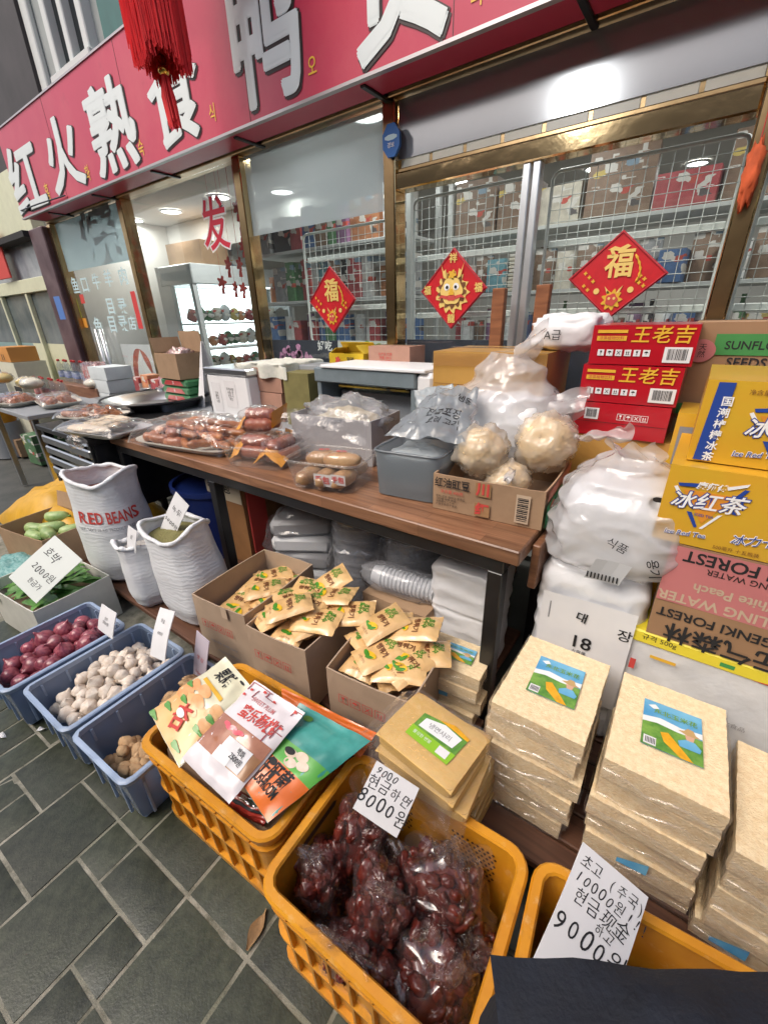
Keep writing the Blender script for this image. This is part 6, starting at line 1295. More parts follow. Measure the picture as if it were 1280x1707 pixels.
for k, (lx, ly, a) in enumerate(((-.12, -.06, 20), (-.02, .0, 50), (.08, -.05, -10), (.0, -.1, 5), (.13, .06, 70), (-.15, .07, 40))):
    o = thing('squash', ('left front', 'middle', 'right front', 'front', 'right rear', 'left rear')[k] + ' pale green squash in the brown carton by the tarp', 'squash', (-2.98+lx, .66+ly, .275+.01*(k % 3)), R(a), 'squash in the brown carton'); b = MB(); b.tube([((i/10-.5)*.15, .004*math.sin(i), 0) for i in range(11)], [.034*math.sqrt(max(0, 1-abs(i/5-1)**3))+.003 for i in range(11)], 12); b.build('fruit', m_squash, o, True); b = MB(); b.tube([(.073, 0, 0), (.088, .003, .004)], .006, 6); b.build('stem', m_leafg, o, True)
price_card('large white price card leaning on the squash carton', (atK(92, 893, 2.06), atK(138, 934, 2.02), atK(14, 962, 1.98)), (('호박', .35, .72, .05, 0), ('2000원', .55, .42, .045, 0), ('현금가', .6, .2, .03, 0)), mat=M_('card_cream', (.66,.70,.66), .7), bend=.003)
m_tarp = M_('yellow_tarp', (.62,.34,.02), .45, var=.15, vscale=5, bump=.4, bscale=12, bdist=.01)
t = thing('yellow_tarp', 'yellow tarpaulin crumpled over goods at the left edge', 'tarp', (-3.35, .95, 0)); b = MB(); b.grid(lambda u, v: (-.75+1.25*u, -.35+.75*v, .05+.33*(math.sin(math.pi*min(1, max(0, u)))*math.sin(math.pi*min(1, max(0, v*1.0))))**.45+.05*fbm(u*3, v*3, 2, 1.2, 3)+.02*ridged(u*5, v*4, 1)), 44, 30); b.build('sheet', m_tarp, t, True)
b = MB(); blob(b, (-.1, 0, .13), (.4, .2, .12), 1, .2, 1.5, (20, 12), .6); b.build('covered_goods', m_card, t, True)
m_mesh_teal = M_('teal_mesh', (.06,.25,.24), .6, c2=(.3,.5,.48), vscale=70); t = thing('net_bag', 'teal net bag tucked behind the bean carton', 'net bag', (-2.90, .42, .0)); b = MB(); blob(b, (0, 0, .11), (.2, .12, .12), 2, .2, 2, (30, 20)); b.build('net', m_mesh_teal, t, True)
t = thing('white_poly_sack', 'crumpled white poly sack behind the price card', 'sack', (-2.72, .93, .0)); bag_mesh([(0, .8), (.05, 1), (.3, .95), (.42, .7), (.5, .25)], .17, .13, 9, .03, (44, 34), 6).build('bag', m_sack, t, True)

# ---------------------------------------------------------------- blue crates of onions, garlic and ginger
m_blue = film('blue_crate_plastic', (.7,.78,.88), .70, (.32,.41,.56), .22, 1.5, .1, 10)
m_blue_solid = M_('blue_crate_rim', (.30,.39,.54), .4, var=.1, vscale=8, coat=.1); add_grime(m_blue_solid, (.16,.16,.17), 9, .52, .75, .5)
def rrect(u, w, d, r):
    """point on a rounded rectangle, u 0..1"""
    segs = [(w-2*r), math.pi*r/2, (d-2*r), math.pi*r/2]*2; tot = sum(segs[:4])*2; s = (u % 1)*tot
    cs = [(w/2-r, -d/2+r, -90), (w/2-r, d/2-r, 0), (-w/2+r, d/2-r, 90), (-w/2+r, -d/2+r, 180)]
    st = [(-w/2+r, -d/2, 1, 0), (w/2, -d/2+r, 0, 1), (w/2-r, d/2, -1, 0), (-w/2, d/2-r, 0, -1)]
    for i in range(4):
        L = segs[2*i % 4 if False else (0 if i % 2 == 0 else 2)]
        if s <= L: return (st[i][0]+st[i][2]*s, st[i][1]+st[i][3]*s)
        s -= L; q = math.pi*r/2
        if s <= q: a = R(cs[i][2])+s/r; return (cs[i][0]+r*math.cos(a), cs[i][1]+r*math.sin(a))
        s -= q
    return (st[0][0], st[0][1])
def ring(b, w, d, r, prof, n=72):
    """sweep a closed (inset, z) profile round a rounded rectangle"""
    m = len(prof); b.grid(lambda u, v: (lambda k: (*rrect(u, w-2*prof[k][0], d-2*prof[k][0], max(.004, r-prof[k][0])), prof[k][1]))(round(v*m) % m), n, m, True)
def blue_crate(lab, x, y, rz, w=.335, d=.435, h=.215):
    t = thing('blue_crate', lab, 'crate', (x, y, .002), rz, 'blue plastic crates in a row'); tp = .022
    b = MB(); ring(b, w, d, .025, [(.006, h-.02), (tp, .018), (tp+.006, .018), (.012, h-.02)]); b.build('wall', m_blue, t, 45)
    b = MB(); ring(b, w, d, .03, [(.0, h-.02), (-.004, h-.004), (.0, h), (.012, h), (.012, h-.02)]); b.build('rim', m_blue_solid, t, 45)
    b = MB(); n = 48; b.prism([rrect(i/n, w-2*tp, d-2*tp, .02) for i in range(n)], .012, .018); b.build('bottom', m_blue, t)
    for sx in (-1, 1):
        for k in range(5):
            yy = (k-2)*d*.19; b = MB(); b.cbox(sx*(w/2-.013)-.004, sx*(w/2-.013)+.004, yy-.004, yy+.004, .02, h-.021, .001, ); b.build('rib', m_blue_solid, t)
        for k in range(3):
            xx = (k-1)*w*.27; b = MB(); b.cbox(xx-.004, xx+.004, sx*(d/2-.013)-.004, sx*(d/2-.013)+.004, .02, h-.021, .001); b.build('rib', m_blue_solid, t)
    for sx in (-1, 1):
        for sy in (-1, 1): b = MB(); b.cbox(sx*(w/2-.06)-.03, sx*(w/2-.06)+.03, sy*(d/2-.05)-.022, sy*(d/2-.05)+.022, 0, .0115, .004); b.build('foot', m_blue_solid, t)
    return t
BC = [(-1.935, .285, 2.5), (-1.573, .345, 2.5), (-1.228, .372, 3.5)]
blue_crate('blue crate of red onions, farthest left of the three', BC[0][0], BC[0][1], R(2.5)); blue_crate('blue crate of garlic bulbs, in the middle of the three', BC[1][0], BC[1][1], R(2.5)); blue_crate('blue crate of ginger, next to the orange crates', BC[2][0], BC[2][1], R(3.5), .315)
def lathe_obj(name, prof, n, mat, lobes=0, amp=0):
    b = MB(); b.lathe(prof, n)
    if lobes:
        for i, v in enumerate(b.v):
            a = math.atan2(v[1], v[0]); r = math.hypot(v[0], v[1]); k = 1+amp*(abs(math.cos(a*lobes/2))-.6)*min(1, r/.01); b.v[i] = (v[0]*k, v[1]*k, v[2])
    me = bpy.data.meshes.new(name); me.from_pydata(b.v, [], b.f); me.polygons.foreach_set('use_smooth', [True]*len(me.polygons)); me.materials.append(mat); return me
def heap(meshes, name, label, cat, group, crate, n, rad, hfn, rs, up=.9, ymin=-.19, ymax=.19, xm=.14, sc=(.85, 1.15)):
    cx, cy, rz = crate; rz = R(rz); pts = []
    tries = 0
    while len(pts) < n and tries < 9000:
        tries += 1; x, y = rs.uniform(-xm, xm), rs.uniform(ymin, ymax); s = rs.uniform(*sc); z = .03+hfn(x, y)
        if all((x-a)**2+(y-b_)**2+(z-c)**2*.6 > (rad*(s+e)*.70)**2 for a, b_, c, e in pts): pts.append((x, y, z, s))
        elif tries % 3 == 0:
            z -= rad*1.1
            if z > .03 and all((x-a)**2+(y-b_)**2+(z-c)**2 > (rad*(s+e)*.70)**2 for a, b_, c, e in pts): pts.append((x, y, z, s))
    for x, y, z, s in pts:
        o = put(rs.choice(meshes), name, None, (cx+x*math.cos(rz)-y*math.sin(rz), cy+x*math.sin(rz)+y*math.cos(rz), z), (rs.gauss(0, up), rs.gauss(0, up), rs.uniform(0, 6.3))); o.scale = (s, s, s*rs.uniform(.9, 1.08)); tag(o, label, cat, group)
m_onion = M_('red_onion_skin', (.15,.018,.045), .3, c2=(.40,.11,.13), vscale=7, stretch=(14,14,1.5), rnd=.3, coat=.3, bump=.15, bscale=30)
m_garlic = M_('garlic_skin', (.58,.47,.37), .6, c2=(.76,.70,.62), vscale=7, stretch=(12,12,2), rnd=.12, bump=.2, bscale=40)
on = [lathe_obj('onion', [(0, -.031), (.006, -.031), (.018, -.027), (.032, -.014), (.036, .0), (.033, .013), (.022, .025), (.009, .032), (.005, .040), (.003, .047), (0, .047)], 18, m_onion)]
ga = [lathe_obj('garlic_bulb', [(0, -.016), (.010, -.018), (.021, -.012), (.026, .0), (.022, .011), (.011, .020), (.005, .026), (.004, .034), (0, .035)], 24, m_garlic, 8, .14), lathe_obj('garlic_bulb', [(0, -.018), (.012, -.019), (.024, -.012), (.028, .0), (.021, .013), (.009, .021), (.005, .026), (.004, .030), (0, .031)], 24, m_garlic, 7, .16)]
rs = random.Random(21)
heap(on, 'red_onion', 'red onion in the heap filling the left blue crate', 'onion', 'red onions in the blue crate', BC[0], 75, .036, lambda x, y: .10+.06*math.exp(-((y-.03)/.13)**2)+.02*y/.2, rs, ymin=-.155, ymax=.165, xm=.112)
heap(ga, 'garlic_bulb', 'garlic bulb in the heap inside the middle blue crate', 'garlic', 'garlic bulbs in the blue crate', BC[1], 120, .0255, lambda x, y: .10+.055*math.exp(-((y-.03)/.14)**2)-.02*abs(x)/.14, rs, ymin=-.165, ymax=.17, xm=.115)
m_ginger = M_('ginger_skin', (.42,.25,.12), .75, c2=(.55,.37,.2), vscale=24, bump=.5, bscale=60, rnd=.12)
def ginger_mesh(seed):
    r = random.Random(seed); b = MB(); c = Vector((0, 0, 0)); blob(b, c, (.035, .022, .02), seed, .25, 3, (18, 12))
    for k in range(5):
        a = r.uniform(0, 6.28); d = Vector((math.cos(a)*.032, math.sin(a)*.024, r.uniform(-.004, .014))); blob(b, c+d, (r.uniform(.016, .026), r.uniform(.013, .02), r.uniform(.013, .018)), seed+k, .25, 3, (14, 10), 1.0)
    me = bpy.data.meshes.new('ginger_root'); me.from_pydata(b.v, [], b.f); bm = bmesh.new(); bm.from_mesh(me); bm.to_mesh(me); bm.free(); me.polygons.foreach_set('use_smooth', [True]*len(me.polygons)); me.materials.append(m_ginger); return me
gm = [ginger_mesh(k) for k in (1, 5, 8)]
heap(gm, 'ginger_root', 'knobbly ginger root in the right blue crate', 'ginger', 'ginger roots in the blue crate', BC[2], 26, .042, lambda x, y: .045+.05*math.exp(-((y+.12)/.09)**2), rs, up=.4, ymin=-.15, ymax=-.01, xm=.085, sc=(.9, 1.2)); heap(gm, 'ginger_root', 'ginger root at the far end of the right blue crate, by the price tag', 'ginger', 'ginger roots at the far end', BC[2], 10, .042, lambda x, y: .115+.03*y/.2, rs, up=.6, ymin=.06, ymax=.155, xm=.085)
price_card('white price tag standing in the onion crate', (atY(160, 1006, .46), atY(184, 1022, .46), atY(163, 1048, .42)), (('양파\n3000원', .5, .5, .016, 0),), bend=.003)
price_card('white price tag standing in the garlic crate', (atY(232, 1040, .50), atY(254, 1048, .50), atY(250, 1092, .45)), (('마늘', .5, .75, .018, 0), ('4000원', .5, .5, .014, 0)), bend=.006)
price_card('pinkish price tag standing behind the ginger crate', (atY(352, 1078, .58), atY(374, 1098, .58), atY(322, 1150, .54)), (('생강', .5, .65, .025, 0), ('5000', .5, .4, .02, 0)), mat=M_('lilac_card', (.58,.52,.60), .7), bend=.004, ink=m_red_ink)

# ---------------------------------------------------------------- orange crates
m_hole = M_('crate_hole_shade', (.06,.02,.004), .9)
def orange_crate(lab, x, y, rz, w=.52, d=.365, h=.325, nest=1):
    t = thing('orange_crate', lab, 'crate', (x, y, .002), rz, 'orange plastic crates on the paving'); tp = .010; r = .05
    def inset(z): return .014+tp*(1-z/h)
    b = MB(); ring(b, w, d, r, [(inset(h)-.001, h-.012), (inset(.014), .014), (inset(.014)+.004, .014), (inset(h)+.003, h-.012)], 96); b.build('wall', m_orange, t, 40)
    b = MB(); ring(b, w, d, r, [(.0, h-.022), (-.003, h-.006), (.002, h), (.018, h), (.022, h-.006), (.02, h-.011), (.012, h-.011), (.008, h-.022)], 96); b.build('rim', m_orange, t, 40)
    b = MB(); n = 60; b.prism([rrect(i/n, w-2*inset(0), d-2*inset(0), r-.02) for i in range(n)], .004, .013); b.build('bottom', m_orange, t)
    for zz in ((.0, .022), (h*.42, h*.42+.009), (h*.80, h*.80+.009), (h-.034, h-.026)):
        b = MB(); ring(b, w, d, r, [(inset(zz[0])-.012, zz[0]), (inset(zz[1])-.012, zz[1]), (inset(zz[1])+.001, zz[1]), (inset(zz[0])+.001, zz[0])], 96); b.build('band', m_orange, t, 40)
    def rib(px, py, nx, ny, wd=.0035):
        b = MB(); i0, i1 = inset(0)-.011, inset(h)-.011
        A = Vector((px, py, 0)); N = Vector((nx, ny, 0)); S = Vector((-ny, nx, 0))*wd
        def P(z, dep): return A-N*(inset(z)-.0115+dep)+Vector((0, 0, z))
        vs = [P(z, dp)+sg*S for z in (.02, h-.05) for dp in (0, .0115) for sg in (-1, 1)]
        b.add(vs, [(0,1,3,2), (4,6,7,5), (0,4,5,1), (2,3,7,6), (0,2,6,4), (1,5,7,3)]); b.build('rib', m_orange, t, fix=True)
    for k in range(7):
        xx = -w/2+.075+(w-.15)*k/6
        if k not in (99,): rib(xx, -d/2, 0, -1); rib(xx, d/2, 0, 1)
    for k in range(5):
        yy = -d/2+.07+(d-.14)*k/4; rib(w/2, yy, 1, 0); rib(-w/2, yy, -1, 0)
    # flat dark patches painting the shade of perforations and end grip slots
    b = MB()
    for i in range(9):
        for j in range(9):
            for s, cx in ((1, .11), (1, -.11)):
                z = h*.52+j*.0125; xx = cx-.05+i*.0125+(.006 if j % 2 else 0); yy = d/2-inset(z)-.0047
                b.add([(xx, yy, z-.005), (xx+.0042, yy, z), (xx, yy, z+.005), (xx-.0042, yy, z)], [(0, 1, 2, 3)])
    b.build('perforation_shade', m_hole, t)['kind'] = 'stuff'
    for s in (-1, 1):
        b = MB(); xx = s*(w/2-inset(h*.86)-.0045); b.add([(xx, -.055, h*.83), (xx, .055, h*.83), (xx, .065, h*.86), (xx, .055, h*.89), (xx, -.055, h*.89), (xx, -.065, h*.86)], [(0, 1, 2, 3, 4, 5)]); b.build('slot_shade', m_hole, t)
    return t
orange_crate('orange crate of snack pouches, next to the blue crates', -.823, .432, R(4))
orange_crate('front orange crate of bagged red dates', -.292, .405, R(3), .475)
orange_crate('rightmost orange crate with the 9000 won price card', .212, .455, R(6), .50)
# ---------------------------------------------------------------- snack pouches in the first orange crate
def pouch_sheet(name, lab, corners, body, seed, thick=.02, amp=.006, back=None):
    tl, tr, br, bl = (Vector(c) for c in corners); cen = (tl+tr+br+bl)/4; nrm = (tr-bl).cross(tl-br).normalized()
    if nrm.z < 0: nrm = -nrm
    t = thing(name, lab, 'snack pouch', cen, 0, 'printed snack pouches in the orange crate')
    def fn(u, v, off=0, s=1):
        p = tl.lerp(tr, u).lerp(bl.lerp(br, u), v)-cen; e = max(0, math.sin(math.pi*u))**.6*max(0, math.sin(math.pi*min(1, max(0, v-.08)/.92)))**.5
        return p+nrm*(s*thick*e+amp*(fbm(u*3+seed, v*3, seed, 1, 3)*1.2+.5*ridged(u*4+seed, v*5, 2)-.3)+off)
    b = MB(); b.grid(lambda u, v: fn(u, v), 20, 26); b.grid(lambda u, v: fn(1-u, v, -.001, -1), 20, 26); b.build('pouch', body, t, True)
    def patch(nm, u0, u1, v0, v1, mat, k=1, shape=None):
        b = MB(); b.grid(lambda u, v: fn(u0+(u1-u0)*u, v0+(v1-v0)*v, .0012*k), 12, 12); return b.build(nm, mat, t, True)
    def disc(nm, cu, cv, ru, rv, mat, k=1, n=14, lob=0):
        b = MB(); P = [fn(cu, cv, .0012*k)]+[fn(cu+ru*math.cos(a)*(1+.25*lob*math.cos(3*a)), cv+rv*math.sin(a)*(1+.25*lob*math.cos(3*a)), .0012*k) for a in [i*2*math.pi/n for i in range(n)]]; b.add(P, [(0, i+1, (i+1) % n+1) for i in range(n)]); return b.build(nm, mat, t, True)
    def write(s, u, v, sz, mat, k=2, rot=0, bold=.01, asp=1.0):
        me = text_mesh(s, 1, bold); c, s_ = math.cos(rot), math.sin(rot)
        for q in me.vertices:
            x, y = q.co.x*c-q.co.y*s_, q.co.x*s_+q.co.y*c; q.co = fn(min(1, max(0, u+x*sz)), min(1, max(0, v-y*sz*asp)), .0012*k)
        me.materials.append(mat); return put(me, 'lettering', t)
    return t, patch, disc, write
m_cream_p = M_('cream_pouch', (.68,.66,.48), .35, var=.04, coat=.4); m_peach = M_('peach_print', (.70,.30,.10), .4, c2=(.76,.45,.2), vscale=18, coat=.4); m_peach_bg = M_('apricot_print', (.66,.34,.12), .38, c2=(.72,.5,.2), vscale=6, coat=.4); m_leaf_p = M_('leaf_print', (.10,.30,.05), .4, coat=.4)
m_white_p = M_('white_pouch', (.70,.66,.68), .35, var=.04, coat=.4); m_fruit_clear = M_('candied_fruit_window', (.30,.11,.06), .2, c2=(.45,.2,.11), vscale=16, coat=.8, bump=.4, bscale=18); m_kraft = M_('kraft_pouch', (.36,.19,.09), .4, var=.1, coat=.4); m_teal_p = M_('teal_pouch', (.02,.20,.17), .3, c2=(.07,.36,.32), vscale=9, coat=.5, bump=.3, bscale=14); m_orange_p = M_('orange_pouch', (.68,.15,.02), .35, var=.05, coat=.4); m_green_p = M_('green_pouch', (.10,.38,.06), .35, var=.15, vscale=9, coat=.4); m_foil = M_('foil', (.7,.7,.72), .2, 1.0, bump=.6, bscale=30, bdist=.01); m_mush = M_('mushroom_print', (.55,.42,.30), .5, c2=(.7,.6,.5), vscale=30)
P1 = pouch_sheet('snack_pouch', 'orange and cream pouch printed with apricots, leftmost in the orange crate', (atZ(376, 1095, .46), atZ(420, 1146, .44), atZ(299, 1281, .36), atZ(249, 1187, .39)), m_cream_p, 1.0, .022)
P1[1]('apricot_field', .01, .99, .50, .99, m_peach_bg); r = random.Random(2)
for k in range(9): P1[2]('apricot', .14+.72*(k % 3)/2+r.uniform(-.06, .06), .42+.09*(k//3)+r.uniform(-.02, .02), .15, .062, m_peach, 2+.4*(k % 3), lob=.3)
for k, (u, v) in enumerate(((.1, .48), (.9, .52), (.3, .62), (.85, .68), (.15, .80), (.75, .93), (.1, .97))): P1[2]('leaf', u, v, .10, .03, m_leaf_p, 4, lob=1)
P1[3]('杏', .5, .76, .3, m_red_ink, 5, .3, .02); P1[2]('white_badge', .45, .72, .09, .04, m_white_ink, 6); P1[3]('果脯', .45, .16, .20, m_black_ink, 2, 0, .02); P1[1]('gold_tag', .2, .8, .30, .345, m_gold_ink, 2); P1[2]('hang_hole', .78, .05, .07, .014, m_black_ink, 3)
P2 = pouch_sheet('snack_pouch', 'white pouch with plum blossom print and a clear window, in the middle of the crate', (atZ(425, 1134, .47), atZ(509, 1189, .455), atZ(382, 1341, .36), atZ(303, 1264, .38)), m_white_p, 4.0, .026)
P2[1]('clear_window', .02, .98, .44, .80, m_fruit_clear); P2[1]('kraft_band', .55, .98, .58, .80, m_kraft, 2); P2[1]('paper_sticker', .42, .86, .57, .79, m_paper, 3); P2[1]('plain_sticker', .40, .66, .68, .80, m_white_ink, 4); P2[3]('백화\n2500원', .72, .67, .07, m_black_ink, 5, -.1)
for k in range(5): P2[2]('pink_candy', .25+.07*k, .50+.02*(k % 2), .07, .022, M_('pink_candy', (.66,.09,.12), .3, coat=.6), 2+k*.2)
P2[3]('蜜乐杨桃', .55, .31, .155, m_red_ink, 2, .05, .02); P2[3]('SWEET PLUM', .45, .17, .07, m_pinkbox, 2)
m_twig = M_('plum_twig', (.28,.05,.06), .5)
for (u0, v0, u1, v1) in ((.02, .12, .4, .02), (.2, .07, .28, .16), (.98, .45, .8, .30), (.85, .34, .72, .36), (.9, .38, .86, .22), (.35, .03, .55, .08), (.99, .1, .85, .03)):
    b = MB(); P2[1]('twig', min(u0, u1), min(u0, u1)+.018, min(v0, v1), max(v0, v1), m_twig, 2); P2[1]('twig', min(u0, u1), max(u0, u1), v1, v1+.008, m_twig, 2)
for u, v in ((.1, .1), (.3, .05), (.82, .3), (.75, .36), (.9, .25), (.5, .08), (.88, .05), (.06, .18)): P2[2]('blossom', u, v, .03, .014, m_red_ink, 3, lob=.6)
P3 = pouch_sheet('snack_pouch', 'teal, green and orange pouch of dried mushrooms, at the right of the crate', (atZ(500, 1172, .42), atZ(618, 1236, .41), atZ(446, 1373, .345), atZ(395, 1295, .37)), m_teal_p, 7.0, .022)
P3[1]('green_field', .0, 1, .42, .62, m_green_p); P3[1]('orange_field', .0, 1, .62, .995, m_orange_p, 1); P3[1]('foil_edge', .0, .2, .86, .995, m_foil, 2)
for u, v in ((.45, .5), (.62, .47), (.72, .53), (.55, .57)): P3[2]('mushroom', u, v, .10, .045, m_mush, 2)
P3[2]('mushroom_cap', .42, .49, .09, .035, m_black_ink, 2.5); P3[3]('牛肝菌', .5, .73, .19, m_black_ink, 3, 0, .02); P3[3]('MUSHROOM', .5, .85, .10, m_black_ink, 3, 0, .02, 1.2); P3[1]('striped_bar', .1, .16, .64, .9, m_black_ink, 2); P3[2]('emblem', .12, .67, .07, .035, m_black_ink, 3); P3[3]('林', .12, .67, .07, m_white_ink, 4); P3[2]('emblem', .35, .66, .07, .035, m_black_ink, 3); P3[2]('round_mark', .25, .12, .07, .04, m_leaf_p, 2)
P4 = pouch_sheet('snack_pouch', 'flat orange pouch lying behind the teal one, against the crate rim', (atZ(470, 1147, .38), atZ(628, 1222, .38), atZ(600, 1265, .355), atZ(470, 1200, .355)), m_orange_p, 9.0, .012)
P5 = pouch_sheet('snack_pouch', 'dark red pouch low at the front of the orange crate', (atZ(385, 1310, .32), atZ(455, 1350, .32), atZ(440, 1378, .28), atZ(375, 1345, .28)), M_('dark_red_pouch', (.3,.03,.02), .3, coat=.5), 11.0, .012)
P5[1]('stripe', .1, .9, .3, .45, m_black_ink, 2); P5[1]('foil', .3, .7, .05, .25, m_foil, 2)
b = MB(); b.prism([rrect(i/40, .44, .29, .04) for i in range(40)], .01, .26); t = thing('filler_carton', 'brown paper filling under the pouches in the orange crate', 'filling', (-.823, .432, .006), R(4)); b.build('paper', m_card, t)
# ---------------------------------------------------------------- bags of red dates in the second crate
m_date = M_('red_date', (.075,.010,.008), .30, c2=(.15,.026,.016), vscale=30, bump=.6, bscale=55, coat=.35, rnd=.3)
m_bagfilm = film('date_bag_film', (.97,.96,.96), .035, (.8,.78,.8), .045, 1.85, .8, 11)
dm = []
for k in range(3):
    b = MB(); blob(b, (0, 0, 0), (.023, .0155, .0125), k*3.0, .42, 2.8, (16, 11)); me = bpy.data.meshes.new('date'); me.from_pydata(b.v, [], b.f); me.polygons.foreach_set('use_smooth', [True]*len(me.polygons)); me.materials.append(m_date); dm.append(me)
def date_bag(lab, c, r, rot, seed, neck=None):
    """slumped clear bag packed with dates, its film creased and gathered at one end"""
    t = thing('date_bag', lab, 'bag of dates', c, rot, 'clear bags of red dates'); rs = random.Random(seed); N = 78; nk = neck or .02
    def shape(cx, cy, cz):
        k = 1+.34*fbm(cx*1.3+seed, cy*1.3, cz*1.3, 1, 2); m = max(abs(cx), abs(cy), abs(cz)); return k*(.80+.20/m)*(.86 if cz < -.5 else 1)
    def ball(u, v): return (math.cos(u*6.2832)*math.cos((v-.5)*math.pi), math.sin(u*6.2832)*math.cos((v-.5)*math.pi), math.sin((v-.5)*math.pi))
    b = MB(); b.grid(lambda u, v: (lambda q: (q[0]*r[0]*.76*shape(*q), q[1]*r[1]*.76*shape(*q), q[2]*r[2]*.78*shape(*q)))(ball(u, v)), 18, 12, True); b.build('date_mass', m_date, t, True)
    for k in range(N):
        z = 1-2*(k+.5)/N; a = k*2.39996+rs.uniform(-.35, .35); z = max(-.98, min(.98, z+rs.uniform(-.05, .05))); q = math.sqrt(1-z*z); d = Vector((q*math.cos(a), q*math.sin(a), z)); s_ = shape(*d)*rs.uniform(.70, .88)
        e = d.to_track_quat('Z', 'X').to_euler(); o = put(dm[k % 3], 'date', t, (d.x*r[0]*s_, d.y*r[1]*s_, d.z*r[2]*s_), (e.x+rs.uniform(-.4, .4), e.y+rs.uniform(-.4, .4), e.z+rs.uniform(0, 6))); g = rs.uniform(.8, 1.2); o.scale = (g*rs.uniform(.85, 1.15), g, g*rs.uniform(.8, 1.0))
    b = MB()
    def fn(u, v):
        cx, cy, cz = ball(u, v); th = u*6.2832
        k = shape(cx, cy, cz)*1.0+.15*(ridged(cx*1.7+seed, cy*1.7, cz*2.2)-.5)+.05*(ridged(cx*4, cy*4+seed, cz*4)-.5)
        up = max(0, cz-.55)/.45; f = 1-.72*up
        return (cx*r[0]*k*(f+.6*up*abs(math.cos(th*2+seed))), cy*r[1]*k*(f+.25*up), cz*r[2]*k+nk*up*(1+.35*math.sin(th*3+seed)))
    b.grid(fn, 72, 52, True); b.build('bag_film', m_bagfilm, t, True)
    b = MB(); b.grid(lambda u, v: ((u-.5)*r[0]*(.4+1.2*v)+.014*math.sin(v*7+u*9), .018*math.sin(u*13+v*4+seed)*(1-.4*v), r[2]*.84+nk*.4+v*(nk+.025)+.008*math.sin(u*17)), 26, 12); b.build('film_gather', m_bagfilm, t, True)
    return t
date_bag('clear bag of red dates standing tall at the back of the crate', (-.425, .44, .22), (.072, .058, .125), (R(-8), R(8), R(10)), 3, .06)
date_bag('clear bag of red dates in the back left corner of the crate', (-.465, .345, .18), (.058, .075, .095), (R(8), R(-6), R(30)), 5, .04)
date_bag('clear bag of red dates at the right rear of the crate', (-.215, .475, .205), (.11, .072, .08), (R(-16), R(6), R(12)), 7, .05)
date_bag('clear bag of red dates in the middle of the crate', (-.325, .375, .21), (.062, .085, .10), (R(16), R(8), R(35)), 9, .05)
date_bag('clear bag of red dates at the right front of the crate', (-.165, .345, .175), (.085, .095, .085), (R(18), R(12), R(60)), 11, .06)
date_bag('clear bag of red dates at the front wall of the crate', (-.30, .285, .175), (.105, .05, .085), (R(16), R(-8), R(4)), 13, .06)
date_bag('clear bag of red dates low in the right corner of the crate', (-.13, .45, .11), (.05, .055, .07), (0, 0, 0), 15)
date_bag('clear bag of red dates low at the back wall of the crate', (-.33, .48, .12), (.07, .05, .09), (0, 0, R(8)), 17)
price_card('white price card reading 8000 won over the dates', (atK(602, 1258, .945), atK(672, 1304, .93), atK(588, 1348, .905)), (('9000', .3, .86, .022, 0), ('현금하면', .48, .62, .028, 0), ('8000원', .5, .30, .038, 0)), bend=.004)
price_card('white price card reading 9000 won in the rightmost crate', (atK(972, 1404, .80), atK(1080, 1496, .775), atK(884, 1612, .715)), (('초고 (주국)', .52, .88, .024, 0), ('10000원!!!', .58, .755, .026, 0), ('현금现金', .5, .63, .03, 0), ('하고', .62, .53, .02, 0), ('9000원', .5, .40, .042, 0)), bend=.003)
b = MB(); b.prism([rrect(i/40, .42, .27, .04) for i in range(40)], .01, .2); t = thing('filler_carton', 'brown carton pad lying inside the rightmost orange crate', 'filling', (.212, .455, .006), R(6)); b.build('pad', m_card, t)

# ---------------------------------------------------------------- navy trolley shape, stand-in for the dark sleeve close to the viewer
m_navy = M_('navy_fabric', (.0022,.005,.012), .8, var=.25, vscale=40, bump=.4, bscale=220)
t = thing('navy_stand_in', 'dark navy fabric shopping trolley standing in the foreground', 'trolley bag', (.142, .147, 0), R(33)); w, d, h = .32, .20, .945
def trol(u, v):
    x, y = rrect(u, w, d, .05); k = .84+.16*v+.05*math.sin(math.pi*v)+.035*fbm(x*7, y*7, v*5, 1, 3); q = 1-max(0, v-.93)*2.0; return (x*k*q, y*k*q, .07+h*v*.985+.004*math.sin(x*30))
b = MB(); b.grid(trol, 72, 30, True); b.add([trol(i/72, 1) for i in range(72)], [tuple(range(72))]); b.build('bag', m_navy, t, 60)
b = MB(); b.grid(lambda u, v: ((u-.5)*w*.9, (v-.5)*d*.9, .07+h*.985+.02*(1-(2*u-1)**4)*(1-(2*v-1)**4)+.02*fbm(u*3, v*2, 1)+.008*ridged(u*4, v*3, 2)), 16, 12); b.build('flap', m_navy, t, True)
for sx in (-1, 1):
    b = MB(); b.lathe([(0, -.012), (.055, -.012), (.06, -.006), (.06, .006), (.055, .012), (0, .012)], 20, M=T(sx*.16, .14, .06) @ RY(90)); b.build('wheel', m_black_steel, t, 40); b = MB(); b.tube([(sx*.12, -.14, .02), (sx*.12, -.14, .75)], .008, 8); b.build('frame_tube', m_black_steel, t, True)
